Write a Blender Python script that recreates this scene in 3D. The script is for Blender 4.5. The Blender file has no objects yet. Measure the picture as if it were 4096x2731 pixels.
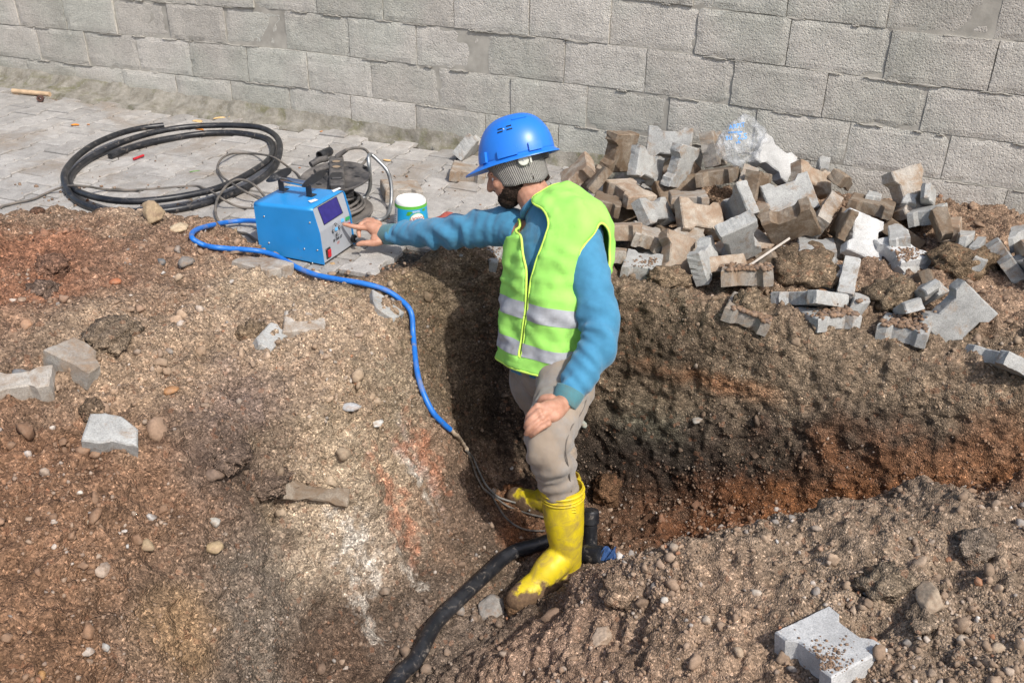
import bpy, bmesh, math, random
import numpy as np
from mathutils import Vector, Matrix
from mathutils.bvhtree import BVHTree

rng = np.random.default_rng(7)
random.seed(7)
scene = bpy.context.scene
COL = scene.collection

# ------------------------------------------------------------------ camera, sky, sun
CAM = np.array([0.0, -4.21720, 1.45438])
YAW, PITCH, ROLL, FPX = 0.415078, 0.500062, 0.020157, 3738.5
def cam_axes():
    cy, sy = math.cos(YAW), math.sin(YAW)
    f = np.array([-sy*math.cos(PITCH), cy*math.cos(PITCH), -math.sin(PITCH)])
    r = np.array([cy, sy, 0.0]); u = np.cross(r, f)
    cr, sr = math.cos(ROLL), math.sin(ROLL)
    return cr*r + sr*u, -sr*r + cr*u, f
AR, AU, AF = cam_axes()
cd = bpy.data.cameras.new('camera'); cam = bpy.data.objects.new('camera', cd); COL.objects.link(cam)
cd.sensor_width = 36.0; cd.lens = 36.0*FPX/4096.0; cd.clip_start = 0.05; cd.clip_end = 200
M = Matrix(((AR[0], AU[0], -AF[0], CAM[0]), (AR[1], AU[1], -AF[1], CAM[1]), (AR[2], AU[2], -AF[2], CAM[2]), (0, 0, 0, 1)))
cam.matrix_world = M
scene.camera = cam

SUN_EL, SUN_AZ = math.radians(50), math.radians(-31)      # azimuth of the direction towards the sun, from +X, ccw
sdir = np.array([math.cos(SUN_EL)*math.cos(SUN_AZ), math.cos(SUN_EL)*math.sin(SUN_AZ), math.sin(SUN_EL)])
w = bpy.data.worlds.new('World'); scene.world = w; w.use_nodes = True
nt = w.node_tree; nt.nodes.clear()
sky = nt.nodes.new('ShaderNodeTexSky'); sky.sky_type = 'NISHITA'; sky.sun_disc = False
sky.sun_elevation = SUN_EL; sky.sun_rotation = math.radians(90) - SUN_AZ
sky.air_density = 1.0; sky.dust_density = 3.0; sky.ozone_density = 1.0
bg = nt.nodes.new('ShaderNodeBackground'); bg.inputs[1].default_value = 0.145
wo = nt.nodes.new('ShaderNodeOutputWorld')
nt.links.new(sky.outputs[0], bg.inputs[0]); nt.links.new(bg.outputs[0], wo.inputs[0])
ld = bpy.data.lights.new('sun', 'SUN'); ld.energy = 3.4; ld.angle = math.radians(1.4); ld.color = (1.0, 0.955, 0.89)
lo = bpy.data.objects.new('sun', ld); COL.objects.link(lo)
lo.rotation_euler = Vector(sdir).to_track_quat('Z', 'Y').to_euler()
lo.location = (4, -6, 8)
vs = scene.view_settings
vs.view_transform = 'Standard'; vs.look = 'None'; vs.exposure = 0.25; vs.gamma = 1.0; vs.use_curve_mapping = False

# ------------------------------------------------------------------ helpers
def ray(px, py): return AF + AR*((px-2048)/FPX) - AU*((py-1365.5)/FPX)
def P(px, py, t): return CAM + t*ray(px, py)                 # measured point at depth t
def PZ(px, py, z=0.0):
    d = ray(px, py); return CAM + d*((z-CAM[2])/d[2])
def PPL(px, py, n, p0):
    d = ray(px, py); n = np.asarray(n, float); return CAM + d*((n@(np.asarray(p0)-CAM))/(n@d))
def project(X):
    d = np.asarray(X)-CAM; wv = d@AF
    return 2048+FPX*(d@AR)/wv, 1365.5-FPX*(d@AU)/wv, wv

def tag(o, label=None, cat=None, group=None, kind=None):
    if label: o['label'] = label
    if cat: o['category'] = cat
    if group: o['group'] = group
    if kind: o['kind'] = kind
    return o
def link(name, me, mat=None, parent=None):
    o = bpy.data.objects.new(name, me); COL.objects.link(o)
    if mat is not None and len(me.materials) == 0: me.materials.append(mat)
    if parent is not None: o.parent = parent
    return o
def empty(name, loc=(0, 0, 0)):
    o = bpy.data.objects.new(name, None); COL.objects.link(o); o.empty_display_size = 0.05
    o.location = loc; return o
def mesh(name, V, F, smooth=False):
    me = bpy.data.meshes.new(name); me.from_pydata([tuple(v) for v in np.asarray(V, float)], [], [tuple(int(i) for i in f) for f in F])
    if smooth: me.polygons.foreach_set('use_smooth', [True]*len(me.polygons))
    me.update(); return me
def mesh_np(name, V, F, smooth=False, col=None):
    # F: (n,3) or (n,4) int array
    me = bpy.data.meshes.new(name); n, k = F.shape
    me.vertices.add(len(V)); me.vertices.foreach_set('co', np.ascontiguousarray(V, dtype=np.float32).ravel())
    me.loops.add(n*k); me.loops.foreach_set('vertex_index', F.astype(np.int32).ravel())
    me.polygons.add(n); me.polygons.foreach_set('loop_start', np.arange(0, n*k, k, dtype=np.int32))
    me.polygons.foreach_set('loop_total', np.full(n, k, dtype=np.int32))
    if smooth: me.polygons.foreach_set('use_smooth', np.ones(n, dtype=bool))
    me.update(calc_edges=True)
    if col is not None: set_col(me, col)
    return me
def set_col(me, col):
    a = me.color_attributes.new('Col', 'FLOAT_COLOR', 'POINT')
    c = np.ones((len(me.vertices), 4), np.float32); c[:, :3] = col
    a.data.foreach_set('color', c.ravel())
class MB:
    def __init__(s): s.V = []; s.F = []
    def add(s, V, F):
        o = len(s.V); s.V += [tuple(v) for v in V]; s.F += [tuple(i+o for i in f) for f in F]
    def box(s, c, d, Rm=None, bev=0.0):
        d = np.array(d)/2; c = np.array(c, float)
        Rm = np.eye(3) if Rm is None else np.asarray(Rm)
        if bev <= 0:
            V = [Rm@(np.array([x, y, z])*d)+c for z in (-1, 1) for y in (-1, 1) for x in (-1, 1)]
            F = [(0, 2, 3, 1), (4, 5, 7, 6), (0, 1, 5, 4), (2, 6, 7, 3), (0, 4, 6, 2), (1, 3, 7, 5)]
            s.add(V, F); return
        V = []
        for z in (-1, 1):
            for y in (-1, 1):
                for x in (-1, 1):
                    V += [Rm@(np.array([x*(d[0]-bev), y*(d[1]-bev), z*d[2]]))+c, Rm@(np.array([x*(d[0]-bev), y*d[1], z*(d[2]-bev)]))+c, Rm@(np.array([x*d[0], y*(d[1]-bev), z*(d[2]-bev)]))+c]
        bm = bmesh.new()
        for v in V: bm.verts.new(v)
        r = bmesh.ops.convex_hull(bm, input=bm.verts)
        bm.verts.index_update(); bm.verts.ensure_lookup_table()
        s.add([v.co[:] for v in bm.verts], [[v.index for v in f.verts] for f in bm.faces]); bm.free()
    def tube(s, pts, rad, n=10, caps=True, squash=1.0, up=None):
        V, F = tube_vf(pts, rad, n, caps); s.add(V, F)
    def lathe(s, prof, c=(0, 0, 0), n=32, Rm=None):
        Rm = np.eye(3) if Rm is None else np.asarray(Rm); c = np.array(c, float)
        V = []; F = []; m = len(prof)
        for i in range(n):
            a = 2*math.pi*i/n
            for (r, z) in prof: V.append(Rm@np.array([r*math.cos(a), r*math.sin(a), z])+c)
        for i in range(n):
            j = (i+1) % n
            for k in range(m-1): F.append((i*m+k, j*m+k, j*m+k+1, i*m+k+1))
        s.add(V, F)
    def build(s, name, mat=None, parent=None, smooth=False, autos=None):
        me = mesh(name, s.V, s.F, smooth)
        bm = bmesh.new(); bm.from_mesh(me); bmesh.ops.recalc_face_normals(bm, faces=bm.faces); bm.to_mesh(me); bm.free()
        if autos:
            me.polygons.foreach_set('use_smooth', [True]*len(me.polygons))
            try: me.set_sharp_from_angle(angle=math.radians(autos))
            except Exception: pass
        return link(name, me, mat, parent)
def spline(pts, n):
    p = np.asarray(pts, float); m = len(p)
    if m == 2:
        t = np.linspace(0, 1, n)[:, None]; return p[0]*(1-t)+p[1]*t
    q = np.vstack([2*p[0]-p[1], p, 2*p[-1]-p[-2]])
    d = np.linalg.norm(np.diff(p[:, :3], axis=0), axis=1); s = np.concatenate([[0], np.cumsum(d)]); s = s/s[-1]*(m-1)
    par = np.interp(np.linspace(0, s[-1], n), s, np.arange(m))
    out = []
    for x in par:
        i = min(int(x), m-2); t = x-i
        a, b, c, e = q[i], q[i+1], q[i+2], q[i+3]
        out.append(0.5*((2*b)+(c-a)*t+(2*a-5*b+4*c-e)*t*t+(3*b-a-3*c+e)*t**3))
    return np.array(out)
def frames(pts):
    T = np.gradient(pts, axis=0); T /= np.linalg.norm(T, axis=1)[:, None]+1e-12
    a = np.array([0, 0, 1.0]) if abs(T[0][2]) < 0.9 else np.array([1.0, 0, 0])
    N = [a-T[0]*(a@T[0])]; N[0] /= np.linalg.norm(N[0])
    for i in range(1, len(pts)):
        v = N[-1]-T[i]*(N[-1]@T[i]); N.append(v/np.linalg.norm(v))
    N = np.array(N); return T, N, np.cross(T, N)
def tube_vf(pts, rad, n=10, caps=True, wr=None):
    pts = np.asarray(pts, float); m = len(pts); rad = np.broadcast_to(rad, (m,)) if np.ndim(rad) < 2 else np.asarray(rad)
    T, N, B = frames(pts); V = []; F = []
    th = np.arange(n)*2*math.pi/n
    for i in range(m):
        r = rad[i]
        rr = np.full(n, r) if wr is None else r+wr(i/(m-1), th)
        V += [pts[i]+rr[k]*(math.cos(th[k])*N[i]+math.sin(th[k])*B[i]) for k in range(n)]
    for i in range(m-1):
        for k in range(n):
            k2 = (k+1) % n; F.append((i*n+k, i*n+k2, (i+1)*n+k2, (i+1)*n+k))
    if caps:
        F.append(tuple(range(n-1, -1, -1))); F.append(tuple((m-1)*n+k for k in range(n)))
    return V, F
def capsule_vf(pts, rads, n=14, sub=6):
    # a rounded, tapering limb: spline centre line with hemispherical ends
    q = np.hstack([np.asarray(pts, float), np.asarray(rads, float)[:, None]])
    s = spline(q, max(6, sub*len(pts))); c, r = s[:, :3], np.maximum(s[:, 3], 1e-4)
    t0 = c[0]-c[1]; t0 /= np.linalg.norm(t0); t1 = c[-1]-c[-2]; t1 /= np.linalg.norm(t1)
    pre = [(c[0]+t0*r[0]*math.sin(a), r[0]*math.cos(a)) for a in (1.45, 1.1, .75, .4)]
    post = [(c[-1]+t1*r[-1]*math.sin(a), r[-1]*math.cos(a)) for a in (.4, .75, 1.1, 1.45)]
    cc = np.array([x[0] for x in pre]+list(c)+[x[0] for x in post]); rr = np.array([x[1] for x in pre]+list(r)+[x[1] for x in post])
    return tube_vf(cc, rr, n)
def ellipsoid_vf(c, ax, Rm=None, n=20, m=12):
    Rm = np.eye(3) if Rm is None else np.asarray(Rm); V = [np.array(c)+Rm@np.array([0, 0, -ax[2]])]; F = []
    for j in range(1, m):
        a = math.pi*j/m-math.pi/2
        for i in range(n):
            b = 2*math.pi*i/n; V.append(np.array(c)+Rm@np.array([ax[0]*math.cos(a)*math.cos(b), ax[1]*math.cos(a)*math.sin(b), ax[2]*math.sin(a)]))
    V.append(np.array(c)+Rm@np.array([0, 0, ax[2]]))
    for i in range(n):
        j = (i+1) % n; F.append((0, 1+j, 1+i)); F.append((len(V)-1, 1+(m-2)*n+i, 1+(m-2)*n+j))
        for k in range(m-2): F.append((1+k*n+i, 1+k*n+j, 1+(k+1)*n+j, 1+(k+1)*n+i))
    return V, F
def rotv(r):
    th = np.linalg.norm(r)+1e-12; k = np.array(r)/th
    K = np.array([[0, -k[2], k[1]], [k[2], 0, -k[0]], [-k[1], k[0], 0]])
    return np.eye(3)+math.sin(th)*K+(1-math.cos(th))*K@K

# vectorised gradient noise
_h = np.random.default_rng(3).permutation(256); _h = np.concatenate([_h, _h, _h])
_g = np.random.default_rng(4).normal(size=(256, 3)); _g /= np.linalg.norm(_g, axis=1)[:, None]
def pnoise(p):
    p = np.asarray(p, np.float64); i = np.floor(p).astype(int); f = p-i; i &= 255
    u = f*f*f*(f*(f*6-15)+10); out = 0
    for dx in (0, 1):
        wx = u[:, 0] if dx else 1-u[:, 0]
        for dy in (0, 1):
            wy = u[:, 1] if dy else 1-u[:, 1]
            for dz in (0, 1):
                wz = u[:, 2] if dz else 1-u[:, 2]
                hh = _h[_h[_h[(i[:, 0]+dx) & 255]+((i[:, 1]+dy) & 255)]+((i[:, 2]+dz) & 255)]
                out = out+wx*wy*wz*(_g[hh]*(f-np.array([dx, dy, dz]))).sum(1)
    return out*1.6
def fbm(p, sc, octv=4, gain=.5):
    a = 1.0; o = 0; s = sc
    for k in range(octv): o = o+a*pnoise(np.asarray(p)*s+k*17.3); a *= gain; s *= 2.03
    return o
def remesh(V, F, voxel, name='m', smooth_it=0, smooth_f=.5):
    me = mesh(name, V, F); o = bpy.data.objects.new(name, me); COL.objects.link(o)
    md = o.modifiers.new('r', 'REMESH'); md.mode = 'VOXEL'; md.voxel_size = voxel; md.use_smooth_shade = True
    if smooth_it:
        ms = o.modifiers.new('s', 'SMOOTH'); ms.iterations = smooth_it; ms.factor = smooth_f
    dg = bpy.context.evaluated_depsgraph_get(); ev = o.evaluated_get(dg)
    out = bpy.data.meshes.new_from_object(ev); out.name = name
    bpy.data.objects.remove(o); bpy.data.meshes.remove(me); return out
def getco(me):
    a = np.empty(len(me.vertices)*3, np.float32); me.vertices.foreach_get('co', a); return a.reshape(-1, 3).astype(np.float64)
def getno(me):
    a = np.empty(len(me.vertices)*3, np.float32); me.vertices.foreach_get('normal', a); return a.reshape(-1, 3).astype(np.float64)
def setco(me, V): me.vertices.foreach_set('co', np.ascontiguousarray(V, dtype=np.float32).ravel()); me.update()

# ------------------------------------------------------------------ materials
class NT:
    def __init__(s, name, rough=.8, spec=.3):
        s.m = bpy.data.materials.new(name); s.m.use_nodes = True; s.t = s.m.node_tree
        s.b = s.t.nodes['Principled BSDF']; s.b.inputs['Roughness'].default_value = rough
        s.b.inputs['Specular IOR Level'].default_value = spec
        s.tc = s.n('ShaderNodeTexCoord'); s.obj = s.tc.outputs['Object']
    def n(s, t, **k):
        x = s.t.nodes.new(t)
        for a, b in k.items(): setattr(x, a, b)
        return x
    def l(s, a, b): s.t.links.new(a, b)
    def noise(s, scale, det=4, rough=.55, vec=None, dist=0, out=0):
        x = s.n('ShaderNodeTexNoise'); x.inputs['Scale'].default_value = scale; x.inputs['Detail'].default_value = det
        x.inputs['Roughness'].default_value = rough; x.inputs['Distortion'].default_value = dist
        s.l(vec or s.obj, x.inputs['Vector']); return x.outputs[out]
    def vor(s, scale, out='Distance', vec=None, feature='F1', rand=1):
        x = s.n('ShaderNodeTexVoronoi', feature=feature); x.inputs['Scale'].default_value = scale; x.inputs['Randomness'].default_value = rand
        s.l(vec or s.obj, x.inputs['Vector']); return x.outputs[out]
    def ramp(s, fac, stops, interp='LINEAR'):
        x = s.n('ShaderNodeValToRGB'); x.color_ramp.interpolation = interp; e = x.color_ramp.elements
        while len(e) < len(stops): e.new(.5)
        for i, (p, c) in enumerate(stops):
            e[i].position = p; e[i].color = (c, c, c, 1) if np.isscalar(c) else (*c, 1)
        s.l(fac, x.inputs[0]); return x.outputs[0]
    def mix(s, f, a, b, mode='MIX'):
        x = s.n('ShaderNodeMix', data_type='RGBA', blend_type=mode)
        for ii, v in ((0, f), (6, a), (7, b)):
            sock = x.inputs[ii]
            if isinstance(v, (int, float)): sock.default_value = v if ii == 0 else (v, v, v, 1)
            elif isinstance(v, tuple): sock.default_value = (*v, 1)
            else: s.l(v, sock)
        return x.outputs[2]
    def math(s, op, a, b=0.0):
        x = s.n('ShaderNodeMath', operation=op)
        for i, v in enumerate((a, b)):
            if isinstance(v, (int, float)): x.inputs[i].default_value = v
            else: s.l(v, x.inputs[i])
        return x.outputs[0]
    def bump(s, h, strength=.5, dist=.002, prev=None):
        x = s.n('ShaderNodeBump'); x.inputs['Strength'].default_value = strength; x.inputs['Distance'].default_value = dist
        s.l(h, x.inputs['Height'])
        if prev is not None: s.l(prev, x.inputs['Normal'])
        return x.outputs[0]
    def col(s, c):
        if isinstance(c, tuple): s.b.inputs['Base Color'].default_value = (*c, 1)
        else: s.l(c, s.b.inputs['Base Color'])
    def nor(s, x): s.l(x, s.b.inputs['Normal'])
    def rgh(s, x): s.l(x, s.b.inputs['Roughness'])
def shifted(s, k=30.0):
    # object coordinates shifted per object so that copies do not repeat
    oi = s.n('ShaderNodeObjectInfo'); x = s.n('ShaderNodeVectorMath', operation='MULTIPLY_ADD')
    cb = s.n('ShaderNodeCombineXYZ')
    s.l(oi.outputs['Random'], cb.inputs[0]); s.l(oi.outputs['Random'], cb.inputs[1]); s.l(oi.outputs['Random'], cb.inputs[2])
    s.l(cb.outputs[0], x.inputs[0]); x.inputs[1].default_value = (k, k*1.7, k*.6); s.l(s.obj, x.inputs[2])
    return x.outputs[0], oi.outputs['Random']

def mat_simple(name, c, rough=.6, spec=.4, metal=0, var=.12, dirt=None, dirt_amt=.3, scale=30, bump=.1):
    s = NT(name, rough, spec); s.b.inputs['Metallic'].default_value = metal
    base = s.mix(s.ramp(s.noise(scale), [(.3, 0), (.7, 1)]), tuple(x*(1-var) for x in c), tuple(min(1, x*(1+var)) for x in c))
    if dirt:
        m = s.ramp(s.noise(scale*.35, 6, .7), [(.62-dirt_amt*.4, 0), (.78-dirt_amt*.25, 1)])
        base = s.mix(s.math('MULTIPLY', m, .85), base, dirt)
        s.rgh(s.mix(m, rough, .9))
    s.col(base)
    if bump: s.nor(s.bump(s.noise(scale*8, 3), bump, .001))
    return s.m

SOIL = (0.255, 0.175, 0.120)
def mat_soil():
    s = NT('soil', .95, .15)
    at = s.n('ShaderNodeVertexColor', layer_name='Col'); base = at.outputs[0]
    g = s.vor(190, 'Color'); gd = s.vor(190)
    g2 = s.vor(75, 'Color')
    sep = s.n('ShaderNodeSeparateColor'); s.l(g, sep.inputs[0])
    sep2 = s.n('ShaderNodeSeparateColor'); s.l(g2, sep2.inputs[0])
    v = s.ramp(sep.outputs[0], [(0, .48), (.5, .93), (.85, 1.15), (1, 1.7)])
    base = s.mix(1.0, base, v, 'MULTIPLY')
    v2 = s.ramp(sep2.outputs[0], [(0, .72), (.6, 1.0), (.9, 1.12), (1, 1.35)])
    base = s.mix(1.0, base, v2, 'MULTIPLY')
    # pale and rusty grit
    base = s.mix(s.ramp(sep.outputs[1], [(.90, 0), (.93, .75)]), base, s.mix(1.0, base, (2.0, 2.0, 2.0), 'MULTIPLY'))
    base = s.mix(s.ramp(sep2.outputs[1], [(.94, 0), (.97, .35)]), base, (.29, .14, .08))
    big = s.ramp(s.noise(7, 5, .6), [(.3, .76), (.7, 1.2)])
    base = s.mix(1.0, base, big, 'MULTIPLY')
    s.col(base)
    h = s.math('ADD', s.math('MULTIPLY', s.ramp(gd, [(0, 1), (.8, 0)]), .6), s.noise(60, 6, .7))
    s.nor(s.bump(h, .9, .008)); return s.m
M_SOIL = mat_soil()

def mat_stone():
    s = NT('stone', .85, .25)
    at = s.n('ShaderNodeVertexColor', layer_name='Col')
    base = s.mix(1.0, at.outputs[0], s.ramp(s.noise(120, 4, .6), [(.3, .75), (.7, 1.2)]), 'MULTIPLY')
    base = s.mix(s.ramp(s.noise(45, 5, .6), [(.5, 0), (.62, .55)]), base, SOIL)
    s.col(base); s.nor(s.bump(s.noise(220, 4), .4, .002)); return s.m
M_STONE = mat_stone()

def mat_paver(name, base, dirtc, lo, hi, vari=.12, weather=0.0):
    s = NT(name, .88, .25); vec, rnd = shifted(s); dvec = vec; dsc = 13
    if name == 'paver_floor':
        gg = s.n('ShaderNodeNewGeometry'); dvec = gg.outputs['Position']; dsc = 2.6
    c = s.mix(s.ramp(s.noise(35, 5, .6, vec), [(.3, 0), (.7, 1)]), tuple(x*(1-vari) for x in base), tuple(x*(1+vari) for x in base))
    c = s.mix(1.0, c, s.ramp(rnd, [(0, .86), (1, 1.12)]), 'MULTIPLY')
    c = s.mix(1.0, c, s.ramp(s.noise(230, 4, .8, vec), [(.3, .62), (.5, 1), (.7, 1.25)]), 'MULTIPLY')
    c = s.mix(1.0, c, s.ramp(s.noise(9, 4, .6, vec), [(.3, .78), (.7, 1.16)]), 'MULTIPLY')
    m = s.ramp(s.noise(dsc, 9, .72, dvec, .6), [(lo, 0), (hi, 1)])
    d = s.mix(s.noise(90, 4, .6, vec), tuple(x*.6 for x in dirtc), tuple(min(1, x*1.35) for x in dirtc))
    c = s.mix(s.math('MULTIPLY', m, .92), c, d)
    # dark pores
    pr = s.ramp(s.vor(160, vec=vec), [(.05, .72), (.18, 1)])
    c = s.mix(1.0, c, pr, 'MULTIPLY')
    s.col(c)
    h = s.math('ADD', s.noise(300, 4, .7, vec), s.math('MULTIPLY', s.noise(60, 5, .6, vec), 1.2))
    h = s.math('ADD', h, s.math('MULTIPLY', m, .5))
    s.nor(s.bump(h, .55, .0028)); return s.m
DUST = (.27, .19, .125)
PAV_M = {
 'grey': mat_paver('paver_grey', (.36, .36, .345), DUST, .52, .68),
 'white': mat_paver('paver_white', (.50, .50, .49), DUST, .60, .78, .08),
 'mixed': mat_paver('paver_mixed', (.36, .33, .29), DUST, .44, .62),
 'brown': mat_paver('paver_brown', (.27, .225, .175), (.165, .115, .075), .40, .56),
 'tan': mat_paver('paver_tan', (.40, .345, .28), (.29, .20, .135), .40, .58),
 'floor': mat_paver('paver_floor', (.365, .348, .325), (.265, .22, .175), .50, .70, .12)}

def mat_block():
    s = NT('concrete_block', .95, .15); vec, rnd = shifted(s, 8)
    c = s.mix(s.ramp(rnd, [(0, 0), (1, 1)]), (.45, .422, .378), (.54, .51, .462))
    tint = s.n('ShaderNodeValToRGB'); s.l(s.noise(2.2, 3, .5), tint.inputs[0]); e = tint.color_ramp.elements
    e[0].position = .42; e[0].color = (1, 1, 1, 1); e[1].position = .62; e[1].color = (.92, .965, .95, 1)
    c = s.mix(1.0, c, tint.outputs[0], 'MULTIPLY')
    c = s.mix(1.0, c, s.ramp(s.noise(5, 5, .6), [(.3, .86), (.7, 1.1)]), 'MULTIPLY')
    c = s.mix(1.0, c, s.ramp(s.noise(75, 4, .75, vec), [(.32, .72), (.46, .98), (.7, 1.12)]), 'MULTIPLY')
    # pale lime runs at the right and damp moss close to the ground
    sep = s.n('ShaderNodeSeparateXYZ'); g = s.n('ShaderNodeNewGeometry'); s.l(g.outputs['Position'], sep.inputs[0])
    mp = s.n('ShaderNodeMapping'); mp.inputs['Scale'].default_value = (9, 1, .8); mp.inputs['Rotation'].default_value = (0, math.radians(-9), 0)
    s.l(g.outputs['Position'], mp.inputs[0])
    st = s.ramp(s.noise(1.6, 4, .6, mp.outputs[0]), [(.62, 0), (.72, .55)])
    zone = s.ramp(s.math('ADD', sep.outputs[0], 0.6), [(.2, 0), (.6, 1)])
    c = s.mix(s.math('MULTIPLY', st, zone), c, (.62, .60, .55))
    hgt = s.math('ADD', sep.outputs[2], s.math('MULTIPLY', s.noise(6, 4), .10))
    damp = s.ramp(hgt, [(.03, 1), (.16, 0)])
    lefty = s.ramp(s.math('MULTIPLY', sep.outputs[0], -.25), [(.3, .35), (.8, 1)])
    c = s.mix(s.math('MULTIPLY', s.math('MULTIPLY', damp, lefty), .75), c, (.17, .155, .09))
    s.col(c)
    h = s.math('ADD', s.noise(95, 5, .75, vec), s.math('MULTIPLY', s.ramp(s.vor(110, vec=vec), [(.0, 0), (.5, 1)]), .5))
    s.nor(s.bump(h, .75, .006)); return s.m
M_BLOCK = mat_block()
M_MORTAR = mat_simple('mortar', (.36, .34, .30), .95, .1, var=.25, scale=12, bump=.6)
def mat_moss():
    s = NT('mossy_footing', .95, .1)
    c = s.mix(s.ramp(s.noise(14, 6, .7), [(.35, 0), (.65, 1)]), (.17, .155, .125), (.32, .30, .26))
    c = s.mix(s.ramp(s.noise(8, 6, .7, dist=.5), [(.50, 0), (.64, .6)]), c, (.12, .12, .05))
    c = s.mix(s.ramp(s.noise(90, 3), [(.66, 0), (.72, .7)]), c, (.45, .43, .40))
    s.col(c); s.nor(s.bump(s.noise(60, 6, .7), .9, .008)); return s.m
M_MOSS = mat_moss()

def mat_pipe():
    s = NT('black_pipe', .42, .45)
    c = s.mix(s.ramp(s.noise(20, 6, .65), [(.45, 0), (.7, 1)]), (.012, .013, .016), (.035, .036, .04))
    m = s.ramp(s.noise(38, 7, .75, dist=.8), [(.56, 0), (.70, .8)])
    c = s.mix(m, c, (.25, .215, .18)); s.col(c); s.rgh(s.mix(m, .38, .9)); s.nor(s.bump(s.noise(120, 4), .25, .001)); return s.m
M_PIPE = mat_pipe()
M_CABLE = mat_simple('grey_cable', (.085, .078, .07), .6, .4, var=.2, dirt=(.22, .19, .16), dirt_amt=.5, scale=40)
M_BLUECABLE = mat_simple('blue_cable', (.015, .155, .55), .42, .5, var=.1, dirt=(.22, .21, .20), dirt_amt=.18, scale=40)
M_BLUEPAINT = mat_simple('blue_paint', (.022, .25, .60), .38, .5, var=.06, dirt=(.17, .15, .11), dirt_amt=-.04, scale=14, bump=.05)
M_PANEL = mat_simple('grey_panel', (.34, .36, .39), .5, .4, var=.05, scale=20, bump=.05)
M_BLACKMETAL = mat_simple('black_metal', (.02, .02, .022), .4, .5, var=.3, dirt=(.2, .18, .16), dirt_amt=.1, scale=30)
M_CHROME = mat_simple('chrome', (.62, .62, .64), .22, .5, metal=1, var=.08)
M_GALV = mat_simple('galvanised_steel', (.36, .37, .37), .45, .5, metal=.85, var=.25, dirt=(.25, .22, .19), dirt_amt=.1, scale=30)
M_SCREEN = mat_simple('lcd_screen', (.035, .03, .19), .18, .6, var=.15, dirt=(.30, .30, .42), dirt_amt=-.25, scale=60, bump=0)
M_SCREW = mat_simple('screw_steel', (.45, .45, .42), .35, .5, metal=.8)
M_INK = mat_simple('black_print', (.03, .03, .035), .6, .2, bump=0)
M_REDINK = mat_simple('red_print', (.45, .11, .07), .6, .2, bump=0)
M_CYAN = mat_simple('light_blue_key', (.12, .42, .75), .5, .3, bump=0)
M_GREEN = mat_simple('green_key', (.03, .30, .10), .5, .3, bump=0)
M_RED = mat_simple('red_key', (.52, .02, .03), .4, .4, bump=0)
M_WHITE = mat_simple('white_print', (.72, .72, .70), .5, .3, bump=0)
M_REEL = mat_simple('dusty_black_plastic', (.05, .048, .048), .6, .35, var=.3, dirt=(.20, .18, .16), dirt_amt=.55, scale=26)
M_BRASS = mat_simple('socket_tan', (.28, .21, .14), .7, .3)
M_LID = mat_simple('tub_white', (.74, .73, .70), .4, .4, var=.04, dirt=(.42, .24, .10), dirt_amt=-.1, scale=18, bump=0)
M_TUBGREEN = mat_simple('tub_green', (.12, .46, .06), .45, .4, var=.1, bump=0)
M_TUBBLUE = mat_simple('tub_blue', (.015, .33, .62), .4, .4, var=.06, bump=0)
M_LEAF = mat_simple('leaf_green', (.08, .32, .03), .5, .3, bump=0)
M_RAG = mat_simple('red_rag', (.30, .075, .06), .9, .2, var=.35, dirt=(.2, .1, .08), scale=30)
M_WOOD = mat_simple('pale_wood', (.50, .36, .23), .75, .2, var=.2)
M_RUST = mat_simple('rusty_iron', (.10, .055, .045), .8, .3, var=.4)
M_BREAD = mat_simple('bread_crust', (.62, .42, .20), .8, .2, var=.25, scale=60)
M_ORANGE = mat_simple('orange_peel', (.62, .22, .03), .6, .3, var=.2, scale=60)
M_REDPLASTIC = mat_simple('red_plastic', (.45, .02, .03), .4, .4)
M_DKBLUE = mat_simple('blue_rag', (.03, .075, .20), .6, .3, var=.3)

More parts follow.
